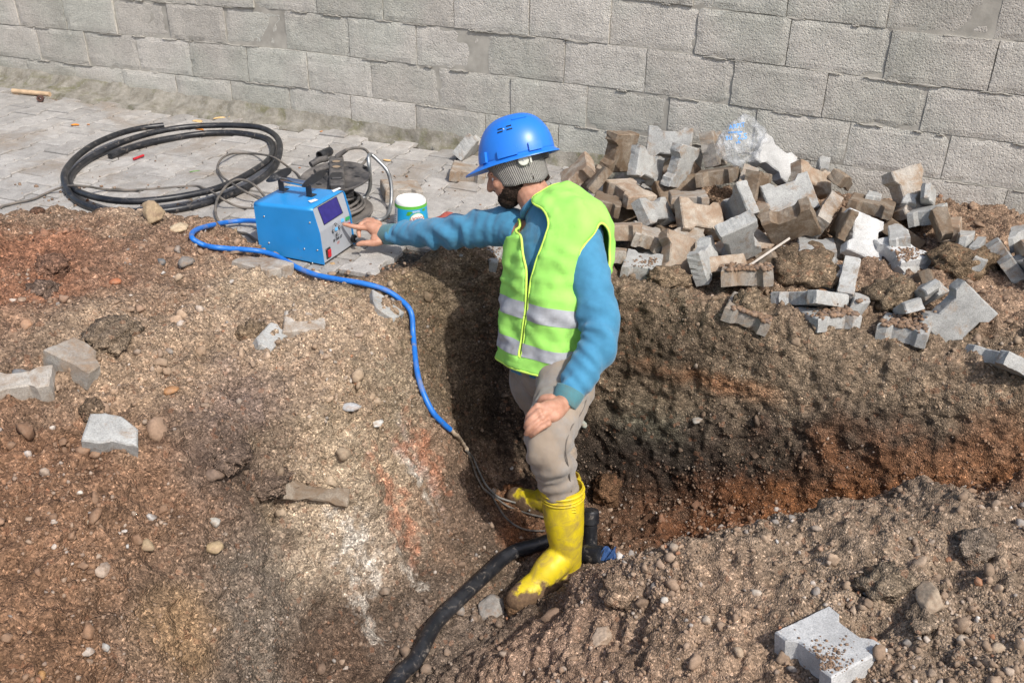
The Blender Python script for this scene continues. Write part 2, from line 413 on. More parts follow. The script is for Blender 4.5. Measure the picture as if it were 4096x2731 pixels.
# ------------------------------------------------------------------ terrain
FLOOR = -0.72
ctrl_px = [ # measured px, py and height: the dug soil
 (0,870,.03),(300,850,.03),(560,860,.05),(900,905,.03),(1000,965,.02),(1130,1060,.02),(1290,1095,.0),(1420,1105,-.01),
 (0,1000,.12),(300,1000,.13),(600,1000,.10),(900,1060,.06),(-400,1000,.12),(-400,1500,.15),
 (0,1300,.17),(300,1250,.16),(600,1250,.12),(900,1250,.07),(1200,1250,.03),(1450,1260,-.02),
 (0,1560,.12),(300,1600,.10),(600,1550,.08),(900,1500,.04),(1200,1480,-.02),(1500,1450,-.06),
 (0,1900,.05),(350,1930,.0),(700,1850,-.03),(1000,1800,-.08),(1300,1750,-.14),(1520,1700,-.20),
 (0,2300,-.03),(350,2300,-.08),(700,2180,-.15),(1000,2080,-.24),(1250,2100,-.36),(1500,1950,-.33),
 (0,2731,-.10),(350,2731,-.16),(700,2650,-.30),(1000,2500,-.42),(1200,2300,-.44),(1400,2300,-.52),
 (1560,1420,-.09),(1590,1560,-.16),(1650,1700,-.28),(1750,1850,-.42),(1860,1990,-.58),(1600,2150,-.54),(1730,2280,-.66),(1500,2450,-.64),(1350,2600,-.64),(1150,2731,-.60),
 (1640,2731,FLOOR-.02),(1900,2400,FLOOR-.03),(1800,2560,FLOOR-.02),(2000,2230,FLOOR-.02),(2080,2080,FLOOR-.01),(1960,2010,FLOOR),(2250,2250,FLOOR-.03),
 (2090,2440,FLOOR-.03),(2330,2150,FLOOR-.03),
 (2250,2440,-.60),(2340,2320,-.53),(2450,2270,-.42),(2700,2180,-.30),(3000,2090,-.26),(3300,2010,-.24),(3700,1930,-.23),(4096,1880,-.22),(4500,1800,-.2),
 (2200,2560,-.55),(2500,2450,-.43),(2850,2350,-.31),(3300,2300,-.25),(3700,2250,-.22),(4096,2200,-.20),
 (1950,2680,-.64),(2300,2700,-.50),(2700,2700,-.40),(3200,2650,-.33),(3650,2650,-.26),(4096,2700,-.22),
]
ctrl_w = [ # world points: the vertical cut, pile bed and the ground round about
 (-1.1,-1.52,FLOOR-.01),(-.85,-1.54,FLOOR),(-.55,-1.56,-.67),(-.3,-1.56,-.62),(.0,-1.53,-.52),(.3,-1.49,-.41),(.6,-1.42,-.32),
 (-.85,-1.75,FLOOR-.02),(-.6,-1.75,FLOOR+.03),(-.35,-1.70,-.62),(-.05,-1.62,-.53),(.25,-1.52,-.42),
 (-.55,-2.0,-.66),(-.42,-1.98,-.52),(-.15,-1.80,-.42),
 (-1.1,-.9,-.02),(-.8,-.9,-.02),(-.4,-.9,.0),(.0,-.9,.02),(.3,-.9,.04),(.6,-.8,.05),(1.0,-.8,.05),
 (-1.1,-.5,-.01),(-.8,-.45,.0),(-.4,-.45,.02),(.0,-.45,.06),(.4,-.45,.07),(.9,-.4,.03),
 (-1.1,-.12,.0),(-.8,-.12,.0),(-.4,-.12,.04),(.0,-.12,.08),(.4,-.12,.08),(1.0,-.1,.02),
 (1.5,-1.0,.0),(1.6,-2.0,-.15),(1.6,-3.0,-.2),(.5,-3.2,-.28),(-.3,-3.3,-.42),(-.3,-4.2,-.3),(1.5,-4.2,-.25),(-1.2,-4.2,-.3),(-2.5,-4.2,-.1),(-4.3,-4.2,.0),
 (-4.3,-2.5,.1),(-4.5,-1.6,.02),(-1.05,-3.2,-.72),(-.8,-3.2,-.68),(-.95,-3.7,-.6),
]
def dense(L, step=.07):
    L = np.array(L, float); out = []
    for a, b in zip(L[:-1], L[1:]):
        k = max(1, int(np.linalg.norm(b-a)/step)); out += [a+(b-a)*i/k for i in range(k)]
    return [list(q) for q in out]+[list(L[-1])]
# upper and lower edges of the steep cut faces
cut = dense([(-1.36,-1.265,-.03),(-.85,-1.30,-.05),(-.4,-1.32,-.07),(0,-1.31,-.07),(.4,-1.30,-.07),(.9,-1.22,-.06)])
cut += dense([(-1.36,-1.17,-.012),(.9,-1.10,-.02)], .15)
cut += dense([(-1.28,-1.40,FLOOR),(-.85,-1.455,FLOOR+.03),(-.4,-1.46,-.60),(0,-1.45,-.48),(.4,-1.42,-.34),(.9,-1.34,-.25)])
cut += dense([(-1.68,-1.44,-.01),(-1.52,-1.36,-.02),(-1.36,-1.265,-.03)], .05)
rimL = [list(PZ(a, b, z)) for a, b, z in [(1622,1120,-.015),(1628,1250,-.06),(1640,1400,-.13),(1668,1520,-.20),(1715,1630,-.28),(1790,1745,-.40)]]
cut += dense(rimL, .05)
cut += dense([(-1.36,-1.36,FLOOR+.10),(-1.40,-1.46,-.60),(-1.36,-1.58,-.62),(-1.28,-1.70,-.62),(-1.20,-1.82,-.66)], .06)
cw = np.array([list(PZ(a, b, z)) for a, b, z in ctrl_px]+[list(c) for c in ctrl_w]+cut)
def kern(A, B):
    return np.sqrt(((A[:, None, :]-B[None, :, :])**2).sum(2)+6e-5)
Kc = np.zeros((len(cw)+3, len(cw)+3)); Kc[:-3, :-3] = kern(cw[:, :2], cw[:, :2])-1e-3*np.eye(len(cw))
Kc[:-3, -3] = 1; Kc[:-3, -2:] = cw[:, :2]; Kc[-3:, :-3] = Kc[:-3, -3:].T
sol = np.linalg.solve(Kc, np.concatenate([cw[:, 2], [0, 0, 0]]))
def rbf(X):
    o = np.empty(len(X))
    for i in range(0, len(X), 40000):
        q = X[i:i+40000]; o[i:i+40000] = kern(q, cw[:, :2])@sol[:-3]+sol[-3]+q@sol[-2:]
    return o
# the edge where soil meets the intact paving
edge_px = [(-500,840),(-150,850),(0,875),(150,880),(260,855),(380,875),(520,870),(600,850),(700,900),(860,925),(1000,965),(1100,1030),(1200,1085),(1330,1105),(1450,1105),(1560,1075),(1650,1050),(1740,1035),(1840,1020)]
edge = [tuple(PZ(a, b)[:2]) for a, b in edge_px]
pave_poly = np.array(edge+[(-1.33,-1.22),(-1.02,-1.2),(-.98,-.6),(-.98,.3),(-9,.3),(-9,edge[0][1])])
def sdf_poly(X, poly):
    d = np.full(len(X), 1e9); inside = np.zeros(len(X), bool); n = len(poly)
    for i in range(n):
        a, b = poly[i], poly[(i+1) % n]; e = b-a; v = X-a
        t = np.clip((v@e)/(e@e+1e-12), 0, 1); d = np.minimum(d, np.linalg.norm(v-t[:, None]*e, axis=1))
        c = ((a[1] <= X[:, 1]) & (b[1] > X[:, 1])) | ((b[1] <= X[:, 1]) & (a[1] > X[:, 1]))
        xc = a[0]+(X[:, 1]-a[1])/(b[1]-a[1]+1e-12)*e[0]; inside ^= c & (X[:, 0] < xc)
    return np.where(inside, d, -d)      # positive inside the paving
def height(X):
    z = rbf(X); s = sdf_poly(X, pave_poly)
    nz = fbm(np.c_[X, X[:, 0]*0], 5, 3)*.02
    k = np.clip((s+nz+.03)/.05, 0, 1); k = k*k*(3-2*k)
    return z*(1-k)+(-.016)*k
gx = np.arange(-4.6, 1.72, .0125); gy = np.arange(-4.25, .06, .0125)
GX, GY = np.meshgrid(gx, gy); XY = np.c_[GX.ravel(), GY.ravel()]
Z = height(XY); nx, ny = len(gx), len(gy)
idx = np.arange(nx*ny).reshape(ny, nx)
Ft = np.stack([idx[:-1, :-1], idx[:-1, 1:], idx[1:, 1:], idx[1:, :-1]], -1).reshape(-1, 4)
nV = nx*ny
Vt = np.c_[XY, Z]; Vb = np.c_[XY, np.full(nV, -1.15)]
# closed body, so that the voxel remesher can even out the steep faces
rim = np.concatenate([idx[0, :], idx[1:, -1], idx[-1, -2::-1], idx[-2:0:-1, 0]])
Fs = np.stack([rim, rim+nV, np.roll(rim, -1)+nV, np.roll(rim, -1)], -1)
me = mesh_np('t', np.vstack([Vt, Vb]), np.vstack([Ft, Ft[:, ::-1]+nV, Fs]))
ob = bpy.data.objects.new('t', me); COL.objects.link(ob)
md = ob.modifiers.new('r', 'REMESH'); md.mode = 'VOXEL'; md.voxel_size = .0078; md.adaptivity = 0
ev = ob.evaluated_get(bpy.context.evaluated_depsgraph_get()); tm = bpy.data.meshes.new_from_object(ev)
bpy.data.objects.remove(ob); bpy.data.meshes.remove(me)
V = getco(tm)
nq = len(tm.polygons); lv = np.empty(len(tm.loops), np.int32); tm.loops.foreach_get('vertex_index', lv)
Fq = lv.reshape(nq, 4)
keep = (V[:, 2] > -1.10) & (V[:, 0] > -4.58) & (V[:, 0] < 1.69) & (V[:, 1] > -4.23) & (V[:, 1] < .035)
keep &= ~((sdf_poly(V[:, :2], pave_poly) > .22) & (V[:, 0] < -1.5))
kf = keep[Fq].all(1); Fq = Fq[kf]; used = np.unique(Fq); mp_ = -np.ones(len(V), int); mp_[used] = np.arange(len(used))
V = V[used]; Fq = mp_[Fq]; bpy.data.meshes.remove(tm)
tm = mesh_np('dug_soil', V, Fq, True); N = getno(tm)
if N[:, 2].mean() < 0: Fq = Fq[:, ::-1]; bpy.data.meshes.remove(tm); tm = mesh_np('dug_soil', V, Fq, True); N = getno(tm)
sp = sdf_poly(V[:, :2], pave_poly)
inpile = (V[:, 1] > -1.15) & (V[:, 0] > -1.1)
loose = np.clip(-sp/.05, 0, 1)
steep = 1-np.clip(N[:, 2], 0, 1)
# clumps on loose soil, smoother scraped relief with vertical gouges on the steep cut faces
n1 = fbm(V, 4.5, 3); n2 = fbm(V*np.array([1, 1, .8]), 15, 4, .6); n3 = 1-np.abs(pnoise(V*28+3))*2; n4 = pnoise(V*62)+.5*pnoise(V*105); n5 = 1-np.abs(pnoise(V*13+9))*2.2
gouge = fbm(V*np.array([1, 1, .22]), 9, 3)
dis = loose*(.010*fbm(V, 2.2, 2)+(1-.45*steep)*(.024*n1+.016*n2+.011*np.maximum(n3, -.4)+.012*np.maximum(n5, -.3)+.0062*n4)+steep*.022*gouge)+(1-loose)*.0022*n2
V2 = V+N*dis[:, None]
for px_, py_, z_, r_, dp in [(1085,2000,-.26,.055,.085),(640,1985,-.06,.07,.05),(1010,2020,-.24,.05,.05),(620,1240,.12,.10,.03),(2520,2560,-.45,.08,.04),(3480,2480,-.25,.06,.04),(3820,2290,-.22,.07,.05),(3200,2180,-.25,.08,.035),(1560,2420,-.6,.06,.05)]:
    c_ = PZ(px_, py_, z_); V2[:, 2] -= dp*np.exp(-(((V2[:, :2]-c_[:2])**2).sum(1))/r_**2*1.4)
setco(tm, V2)

# soil colours by place: layers and spoil, with shade painted low in the trench
def spot(px, py, z): return PZ(px, py, z)[:3]
col = np.tile(np.array(SOIL), (len(V2), 1))
def tint(c, r, rgb, k=1.0, sq=(1, 1, 1), nsc=9):
    global col
    d = np.sqrt((((V2-np.array(c))*np.array(sq))**2).sum(1))/r+.35*nz_
    wgt = np.clip(1.35-d, 0, 1); wgt = (wgt*wgt*(3-2*wgt)*k)[:, None]
    col = col*(1-wgt)+np.array(rgb)*wgt
nz_ = fbm(V2, 6, 4, .6)
def tp(px, py, z, r, rgb, k=1.0, sq=(1, 1, 1)): tint(PZ(px, py, z), r, rgb, k, sq)
RED = (.25, .118, .068); ORG = (.22, .095, .04); DRK = (.085, .062, .045); GRY = (.17, .14, .115); PAL = (.40, .30, .215); WET_SHADE = (.06, .045, .034); GRN = (.10, .10, .075); OLV = (.20, .155, .095)  # the wet tone also carries painted shade for the trench foot
for a in [
 (60,1000,.12,.35,RED,.9),(250,1080,.14,.30,(.235,.12,.075),.7),(0,1200,.15,.3,(.25,.12,.07),.8),(620,870,.05,.16,PAL,.8),
 (700,1000,.1,.3,(.24,.15,.10),.7),(400,1350,.14,.25,(.17,.125,.09),.7),
 (900,1500,.03,.45,PAL,.75),(700,1650,.03,.35,(.30,.20,.13),.8),(1300,1300,.0,.35,(.38,.285,.20),.85),(1100,1150,.03,.25,(.37,.285,.20),.8),(600,1450,.08,.3,(.33,.24,.165),.7),
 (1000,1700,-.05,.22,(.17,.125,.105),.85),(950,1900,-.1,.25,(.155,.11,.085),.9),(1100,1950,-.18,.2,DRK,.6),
 (100,2000,.03,.35,(.20,.105,.06),.85),(250,2400,-.07,.45,(.20,.115,.07),.85),(600,2300,-.15,.3,(.22,.135,.085),.7),(50,2700,-.1,.35,(.19,.11,.065),.8),
 (850,2600,-.38,.3,(.16,.12,.09),.9),(1150,2500,-.45,.28,(.17,.14,.11),.85),(700,2550,-.3,.14,(.30,.19,.10),.7),
 (1450,1800,-.2,.3,(.33,.245,.165),.85),(1480,2000,-.33,.28,(.34,.265,.185),.85),(1400,2230,-.46,.2,(.42,.335,.245),.85),(1550,2200,-.5,.18,(.38,.30,.225),.8),
 (1650,1500,-.13,.2,(.27,.215,.15),.8),(1720,1300,-.2,.3,OLV,.9),(1750,1500,-.4,.35,(.165,.125,.08),.9),(1850,1400,-.3,.3,(.15,.11,.07),.7),
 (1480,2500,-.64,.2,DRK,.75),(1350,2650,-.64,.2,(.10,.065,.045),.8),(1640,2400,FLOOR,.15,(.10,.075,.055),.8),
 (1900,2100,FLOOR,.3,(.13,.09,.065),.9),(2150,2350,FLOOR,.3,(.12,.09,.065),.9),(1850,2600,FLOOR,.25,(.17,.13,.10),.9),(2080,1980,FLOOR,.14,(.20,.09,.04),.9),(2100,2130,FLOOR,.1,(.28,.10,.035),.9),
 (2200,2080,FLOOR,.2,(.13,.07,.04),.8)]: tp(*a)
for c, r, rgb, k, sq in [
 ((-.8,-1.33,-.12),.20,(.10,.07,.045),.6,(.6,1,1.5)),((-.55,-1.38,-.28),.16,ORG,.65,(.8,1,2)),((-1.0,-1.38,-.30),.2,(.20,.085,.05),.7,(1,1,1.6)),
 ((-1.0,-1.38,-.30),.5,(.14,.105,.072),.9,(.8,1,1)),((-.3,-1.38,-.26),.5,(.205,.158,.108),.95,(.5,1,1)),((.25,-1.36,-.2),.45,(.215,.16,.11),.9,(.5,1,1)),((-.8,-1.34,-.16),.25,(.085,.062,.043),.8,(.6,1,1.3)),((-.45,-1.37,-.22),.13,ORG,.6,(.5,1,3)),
 ((-.65,-1.42,-.48),.20,GRN,.8,(.8,1,1.5)),((-.8,-1.45,-.64),.2,WET_SHADE,.85,(.6,1,1.2)),((-.45,-1.45,-.56),.18,WET_SHADE,.8,(.5,1,1.4)),
 ((-.1,-1.45,-.46),.24,(.055,.04,.03),.95,(.45,1,1.5)),((.30,-1.43,-.33),.26,(.065,.047,.036),.95,(.5,1,1.4)),((-.5,-1.46,-.6),.26,(.04,.032,.026),.95,(.45,1,1.5)),  # darkest tints along the wall foot: wet soil and painted-in shade
 ((-1.2,-1.34,-.4),.3,(.07,.05,.035),.85,(1,1,.8)),((-1.1,-1.40,-.6),.25,WET_SHADE,.8,(1,1,1)),
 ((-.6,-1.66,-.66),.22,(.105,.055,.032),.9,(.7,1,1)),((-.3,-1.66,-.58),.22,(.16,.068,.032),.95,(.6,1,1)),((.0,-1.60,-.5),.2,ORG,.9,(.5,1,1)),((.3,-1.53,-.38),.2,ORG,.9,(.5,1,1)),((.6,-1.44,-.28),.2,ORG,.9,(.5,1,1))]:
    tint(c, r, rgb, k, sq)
for a in [(2450,2400,-.42,.28,(.24,.165,.115),.8),(2250,2600,-.53,.3,(.30,.20,.14),.85),(2900,2250,-.3,.35,(.265,.198,.14),.8),(3300,2150,-.25,.4,(.27,.20,.142),.85),
          (3900,2100,-.22,.4,(.255,.19,.137),.85),(3900,2500,-.22,.4,(.25,.185,.13),.85),(2850,2600,-.38,.3,(.30,.21,.145),.8),(3600,2350,-.24,.3,(.28,.21,.15),.8)]: tp(*a)
# scraped pale lime streaks on the left cut face
def pz_line(p, q, z0, z1, n=10):
    return [PZ(p[0]+(q[0]-p[0])*i/(n-1), p[1]+(q[1]-p[1])*i/(n-1), z0+(z1-z0)*i/(n-1)) for i in range(n)]
STR = [((1620,1770),(1740,2000),-.30,-.52,.028),((1640,1900),(1720,2030),-.40,-.52,.02),((1590,1720),(1660,1830),-.22,-.33,.02),((1370,2160),(1500,2330),-.42,-.60,.035),
       ((1400,2280),(1480,2480),-.52,-.62,.03),((1600,2240),(1680,2330),-.58,-.66,.022),((1640,2010),(1690,2080),-.50,-.58,.018)]
nf = fbm(V2*np.array([1, 1, .6]), 28, 4, .65)
for p, q, z0, z1, r in STR:
    L = np.array(pz_line(p, q, z0, z1, 14)); d = np.full(len(V2), 9.0)
    for c in L: d = np.minimum(d, np.sqrt(((V2[:, :2]-c[:2])**2).sum(1)))
    wgt = np.clip(1.0-d/r+nf*1.3, 0, 1)[:, None]*.8; col = col*(1-wgt)+np.array((.50, .45, .385))*wgt
for p, q, z0, z1, r in [((1690,1950),(1740,2030),-.5,-.58,.045),((1560,2050),(1620,2130),-.46,-.52,.05),((1600,1820),(1640,1880),-.33,-.40,.025)]:
    L = np.array(pz_line(p, q, z0, z1, 8)); d = np.full(len(V2), 9.0)
    for c in L: d = np.minimum(d, np.sqrt(((V2[:, :2]-c[:2])**2).sum(1)))
    wgt = np.clip(1.2-d/r+nf*.9, 0, 1)[:, None]*.75; col = col*(1-wgt)+np.array((.38, .17, .10))*wgt
col *= (1+.22*fbm(V2, 11, 4, .65))[:, None]
# dusty sand in the paving joints
ps = np.clip(sp/.04, 0, 1)[:, None]; col = col*(1-ps)+np.array((.085, .075, .063))*ps*(1+.3*fbm(V2, 30, 3))[:, None]
col = np.clip(col, .01, .8)
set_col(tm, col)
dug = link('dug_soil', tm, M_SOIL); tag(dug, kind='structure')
BV = BVHTree.FromPolygons(V2.tolist(), Fq.tolist())
def hit(px, py):
    d = ray(px, py); r = BV.ray_cast(Vector(CAM), Vector(d).normalized())
    if r[0] is None: return PZ(px, py), np.array([0, 0, 1.0])
    return np.array(r[0]), np.array(r[1])
def drop(x, y, z0=2.0):
    r = BV.ray_cast(Vector((x, y, z0)), Vector((0, 0, -1)))
    return r[0].z if r[0] is not None else 0.0

# wide ground beyond the worked area
def ring_sheet():
    V = []; F = []; xs = [-30, -12, -4.55, 1.66, 8, 25]; ys = [-30, -10, -4.2, .02, 8, 30]
    for y in ys:
        for x in xs: V.append((x, y, -.02 if y > -1.5 and x < 0 else (-.12 if y > -4.5 else -.2)))
    for j in range(5):
        for i in range(5):
            if i == 2 and j == 2: continue
            a = j*6+i; F.append((a, a+1, a+7, a+6))
    return mesh('ground', V, F)
gm = ring_sheet(); set_col(gm, np.tile(np.array(SOIL), (len(gm.vertices), 1)))
tag(link('ground', gm, M_SOIL), kind='structure')

sv = [(-4.60, -1.60, -.0165), (-1.45, -1.60, -.0165), (-1.45, .05, -.0165), (-4.60, .05, -.0165)]
bm = bmesh.new(); g_ = 40; vv = {}
for i in range(g_+1):
    for j in range(g_+1): vv[i, j] = bm.verts.new((-4.60+i*3.1/g_, -1.6+j*1.65/g_, -.0165))
for i in range(g_):
    for j in range(g_):
        c_ = np.array([[-4.60+(i+.5)*3.1/g_, -1.6+(j+.5)*1.65/g_]])
        if sdf_poly(c_, pave_poly)[0] > .17: bm.faces.new((vv[i, j], vv[i+1, j], vv[i+1, j+1], vv[i, j+1]))
bmesh.ops.delete(bm, geom=[v for v in bm.verts if not v.link_faces], context='VERTS')
me = bpy.data.meshes.new('paving_sand'); bm.to_mesh(me); bm.free(); set_col(me, np.tile((.085, .075, .063), (len(me.vertices), 1)))
tag(link('paving_sand', me, M_SOIL), kind='structure')

# ------------------------------------------------------------------ gravel and small stones
ico = bmesh.new(); bmesh.ops.create_icosphere(ico, subdivisions=1, radius=1); IV1 = np.array([v.co[:] for v in ico.verts]); IF1 = np.array([[v.index for v in f.verts] for f in ico.faces]); ico.free()
ico = bmesh.new(); bmesh.ops.create_icosphere(ico, subdivisions=2, radius=1); IV2 = np.array([v.co[:] for v in ico.verts]); IF2 = np.array([[v.index for v in f.verts] for f in ico.faces]); ico.free()
ico = bmesh.new(); bmesh.ops.create_icosphere(ico, subdivisions=4, radius=1); IV4 = np.array([v.co[:] for v in ico.verts]); IF4 = np.array([[v.index for v in f.verts] for f in ico.faces]); ico.free()
PALETTE = np.array([(.235,.15,.096),(.20,.13,.085),(.26,.18,.125),(.30,.22,.16),(.36,.29,.23),(.45,.40,.35),(.17,.12,.09),(.33,.15,.08),(.26,.24,.22),(.52,.50,.47),(.22,.14,.09)])
PW = np.array([.17,.14,.18,.17,.11,.055,.05,.03,.045,.02,.03]); PW /= PW.sum()
# sample positions on the soil that the picture shows
C4 = V2[Fq].mean(1); A4 = np.linalg.norm(np.cross(V2[Fq[:, 2]]-V2[Fq[:, 0]], V2[Fq[:, 3]]-V2[Fq[:, 1]]), axis=1)/2
pxx, pyy, pw_ = project(C4); spc = sdf_poly(C4[:, :2], pave_poly)
vis = (pxx > -250) & (pxx < 4350) & (pyy > 0) & (pyy < 2950) & (pw_ > .5) & (spc < .01)
NS = N[Fq[:, 0]]
def scatter(n, rmin, rmax, power, IV, IF, name, wfun=None, soilk=None):
    wg = A4*vis*np.clip(NS[:, 2], 0.0, 1)**2.6*1.2+.03/np.maximum(pw_, 1)**1.2
    cl = np.clip(.55+1.1*fbm(C4, 3.5, 3), .06, 1.6); wg = wg*cl
    if wfun is not None: wg = wg*wfun
    if rmax > .008: wg = wg*np.where(NS[:, 2] < .72, .10, 1)
    fi = rng.choice(len(C4), n, p=wg/wg.sum())
    quad = V2[Fq[fi]]; u = rng.random((n, 1)); v = rng.random((n, 1))
    pos = quad[:, 0]*(1-u)*(1-v)+quad[:, 1]*u*(1-v)+quad[:, 2]*u*v+quad[:, 3]*(1-u)*v
    uu = rng.random(n); r = (rmin**(-power)+uu*(rmax**(-power)-rmin**(-power)))**(-1/power)
    q = rng.normal(size=(n, 4)); q /= np.linalg.norm(q, axis=1)[:, None]; a, b, c, d = q.T
    Rm = np.stack([1-2*(c*c+d*d), 2*(b*c-a*d), 2*(b*d+a*c), 2*(b*c+a*d), 1-2*(b*b+d*d), 2*(c*d-a*b), 2*(b*d-a*c), 2*(c*d+a*b), 1-2*(b*b+c*c)], 1).reshape(n, 3, 3)
    sc = rng.uniform(.55, 1.15, (n, 3)); k = len(IV)
    dd = np.ones((n, k))
    for _ in range(7):
        pn = rng.normal(size=(n, 3)); pn /= np.linalg.norm(pn, axis=1)[:, None]; lim = rng.uniform(.36, .80, (n, 1)); q_ = pn@IV.T
        dd = np.where(q_*dd > lim, lim/np.maximum(q_, 1e-3), dd)
    L = IV[None]*(dd*(1+rng.uniform(-.17, .17, (n, k))))[:, :, None]*sc[:, None, :]*r[:, None, None]*1.22
    W = np.einsum('nij,nkj->nki', Rm, L)+pos[:, None, :]+(NS[fi]*(r*.25)[:, None])[:, None, :]
    FF = (IF[None]+(np.arange(n)*k)[:, None, None]).reshape(-1, 3)
    # a stone takes either a stone colour or the colour of the soil it came from
    ci = rng.choice(len(PALETTE), n, p=PW); cc = PALETTE[ci]; own = col[Fq[fi, 0]]
    mixk = np.where(np.isin(ci, [3, 4, 5, 7, 8, 9]), .15, .75)[:, None]; mixk = mixk if soilk is None else soilk; cc = cc*(1-mixk)+own*mixk*1.08
    cc = cc*rng.uniform(.8, 1.2, (n, 1)); cc = np.repeat(cc, k, 0)
    m = mesh_np(name, W.reshape(-1, 3), FF, False, cc)
    o = link(name, m, M_STONE); tag(o, kind='stuff'); return o
right = np.where((pxx > 2200) & (pyy > 1850), 2.3, 1.0)
g0 = scatter(64000, .0024, .0075, 1.4, IV1, IF1, 'gravel', right, .66)
tag(g0, 'fine gravel and grit scattered over the loose soil', 'gravel')
g1 = scatter(5200, .0065, .013, 2.4, IV2, IF2, 'gravel', right); g3 = scatter(9000, .0055, .009, 2.4, IV1, IF1, 'gravel', right); tag(g3, 'angular chips of stone mixed into the loose soil', 'gravel')
tag(g1, 'small loose stones lying over the dug soil', 'gravel')
g2 = scatter(950, .0115, .022, 3.2, IV2, IF2, 'gravel', right)
tag(g2, 'larger loose stones on the mounds', 'gravel')
g4 = scatter(900, .012, .030, 2.8, IV2, IF2, 'gravel', None, .93)
tag(g4, 'lumps and crumbs of the same brown soil lying on the mounds', 'gravel')

# ------------------------------------------------------------------ intact paving
def bone(L, W, nd=.022, gap=0.0):
    a = L*.195; d = L*.11; x0, x1, x2 = -L/2+gap, -L/2+a, -L/2+a+d; y0, y1 = -W/2+gap, -W/2+nd+gap
    return [(x0, y0), (x1, y0), (x2, y1), (-x2, y1), (-x1, y0), (-x0, y0), (-x0, -y0), (-x1, -y0), (-x2, -y1), (x2, -y1), (x1, -y0), (x0, -y0)]
def paver_mesh(L, W, T, name='paver', detail=0, seed=0, broken=False):
    r = np.random.default_rng(seed); ol = bone(L, W, min(.022, W*.14))
    if broken:
        ol = [(-L/2, -W/2), (-L*.1, -W/2), (L*.05, -W/2+.008), (L/2, -W*.42), (L*.46, W*.1), (L/2, W/2), (L*.1, W*.46), (-L*.2, W/2), (-L/2, W*.4)]
        ci_ = int(r.integers(0, 4)); cut_ = r.uniform(.25, .5); sg = [(-1, -1), (1, -1), (1, 1), (-1, 1)][ci_]
        ol = [(x-sg[0]*L*max(0, (x*sg[0]/L+y*sg[1]/W)-(1-cut_))*.6, y-sg[1]*W*max(0, (x*sg[0]/L+y*sg[1]/W)-(1-cut_))*.6) for x, y in ol]
        ol = [(x+r.normal()*.003, y+r.normal()*.003) for x, y in ol]
    ol = np.array(ol, float); bv = .005
    if detail:      # split the outline finely and wear the edges
        pts = []
        for i in range(len(ol)):
            p, q = ol[i], ol[(i+1) % len(ol)]; m = max(1, int(np.linalg.norm(q-p)/.011))
            for k in range(m): pts.append(p+(q-p)*k/m)
        ol = np.array(pts)
    c = ol.mean(0); n = len(ol)
    def jit(z, ins, amp):
        d = ol-c; ln = np.linalg.norm(d, axis=1)[:, None]; o = ol-d/ln*ins
        if detail: o = o+r.normal(size=o.shape)*amp
        zz = np.full(n, z)+(r.normal(size=n)*amp*.8 if detail else 0)
        return np.c_[o, zz]
    rings = [jit(0, bv, .0005), jit(-bv*.9, 0, .0006)]
    if detail: rings += [jit(-T*.5, -.0005, .0007)]
    rings += [jit(-T, .001, .0012)]
    V = np.vstack(rings); F = []
    m = len(rings)
    for k in range(m-1):
        for i in range(n):
            j = (i+1) % n; F.append(((k+1)*n+i, (k+1)*n+j, k*n+j, k*n+i))
    F.append(tuple(range(n))); F.append(tuple((m-1)*n+i for i in range(n-1, -1, -1)))
    me = mesh(name, V, F)
    return me
pavement = empty('pavement', (-2.5, -.9, 0)); tag(pavement, kind='structure')
pm = paver_mesh(.1925, .1530, .055)
pm.materials.append(PAV_M['floor'])
au = math.radians(4.0); ux = np.array([math.cos(au), math.sin(au)]); vx = np.array([-math.sin(au), math.cos(au)])
ref = np.array([-3.78, -1.283]); cnt = 0; pos_list = []
for i in range(-14, 24):
    for j in range(-12, 18):
        # columns run away from the viewer; neighbouring columns are shifted by half a block
        p = ref+ux*(i*.1385)+vx*((j+.5)*.2003+(.1 if i % 2 else 0))
        s = sdf_poly(p[None], pave_poly)[0]
        gapw = -.035+.16*np.clip((-p[0]-2.9)/1.3, 0, 1)
        if s < (-.07 if p[0] < -1.95 else .055) or p[1] > -gapw-.05 or p[0] < -6.6: continue
        x, y, wv = project(np.array([p[0], p[1], 0])); pos_list.append((p, s, -250 < x < 4300 and -100 < y < 2800))
vis_n = [q for q in pos_list if q[2]]
for p, s, v in vis_n[:300]:
    o = link('paver', pm, None, pavement); r = random.Random(int(p[0]*1e4)+int(p[1]*1e3))
    wob = .012 if p[0] > -2.9 else .005
    o.location = (p[0]+2.5+r.uniform(-.003, .003), p[1]+.9+r.uniform(-.003, .003), r.uniform(-.004, .003)+(r.random() < .12)*.006*(p[0] > -3.2))
    o.rotation_euler = (r.gauss(0, wob), r.gauss(0, wob), au+math.pi/2+r.gauss(0, .012 if p[0] > -2.9 else .004))
rest = [q for q in pos_list if not q[2]]+vis_n[300:]
if rest:
    b = MB(); pv = np.array([v.co[:] for v in pm.vertices]); pf = [list(f.vertices) for f in pm.polygons]
    Rz = np.array([[math.cos(au+math.pi/2), -math.sin(au+math.pi/2), 0], [math.sin(au+math.pi/2), math.cos(au+math.pi/2), 0], [0, 0, 1]])
    for p, s, v in rest: b.add(pv@Rz.T+np.array([p[0]+2.5, p[1]+.9, 0]), pf)
    tag(b.build('paver', PAV_M['floor'], pavement), kind='stuff')

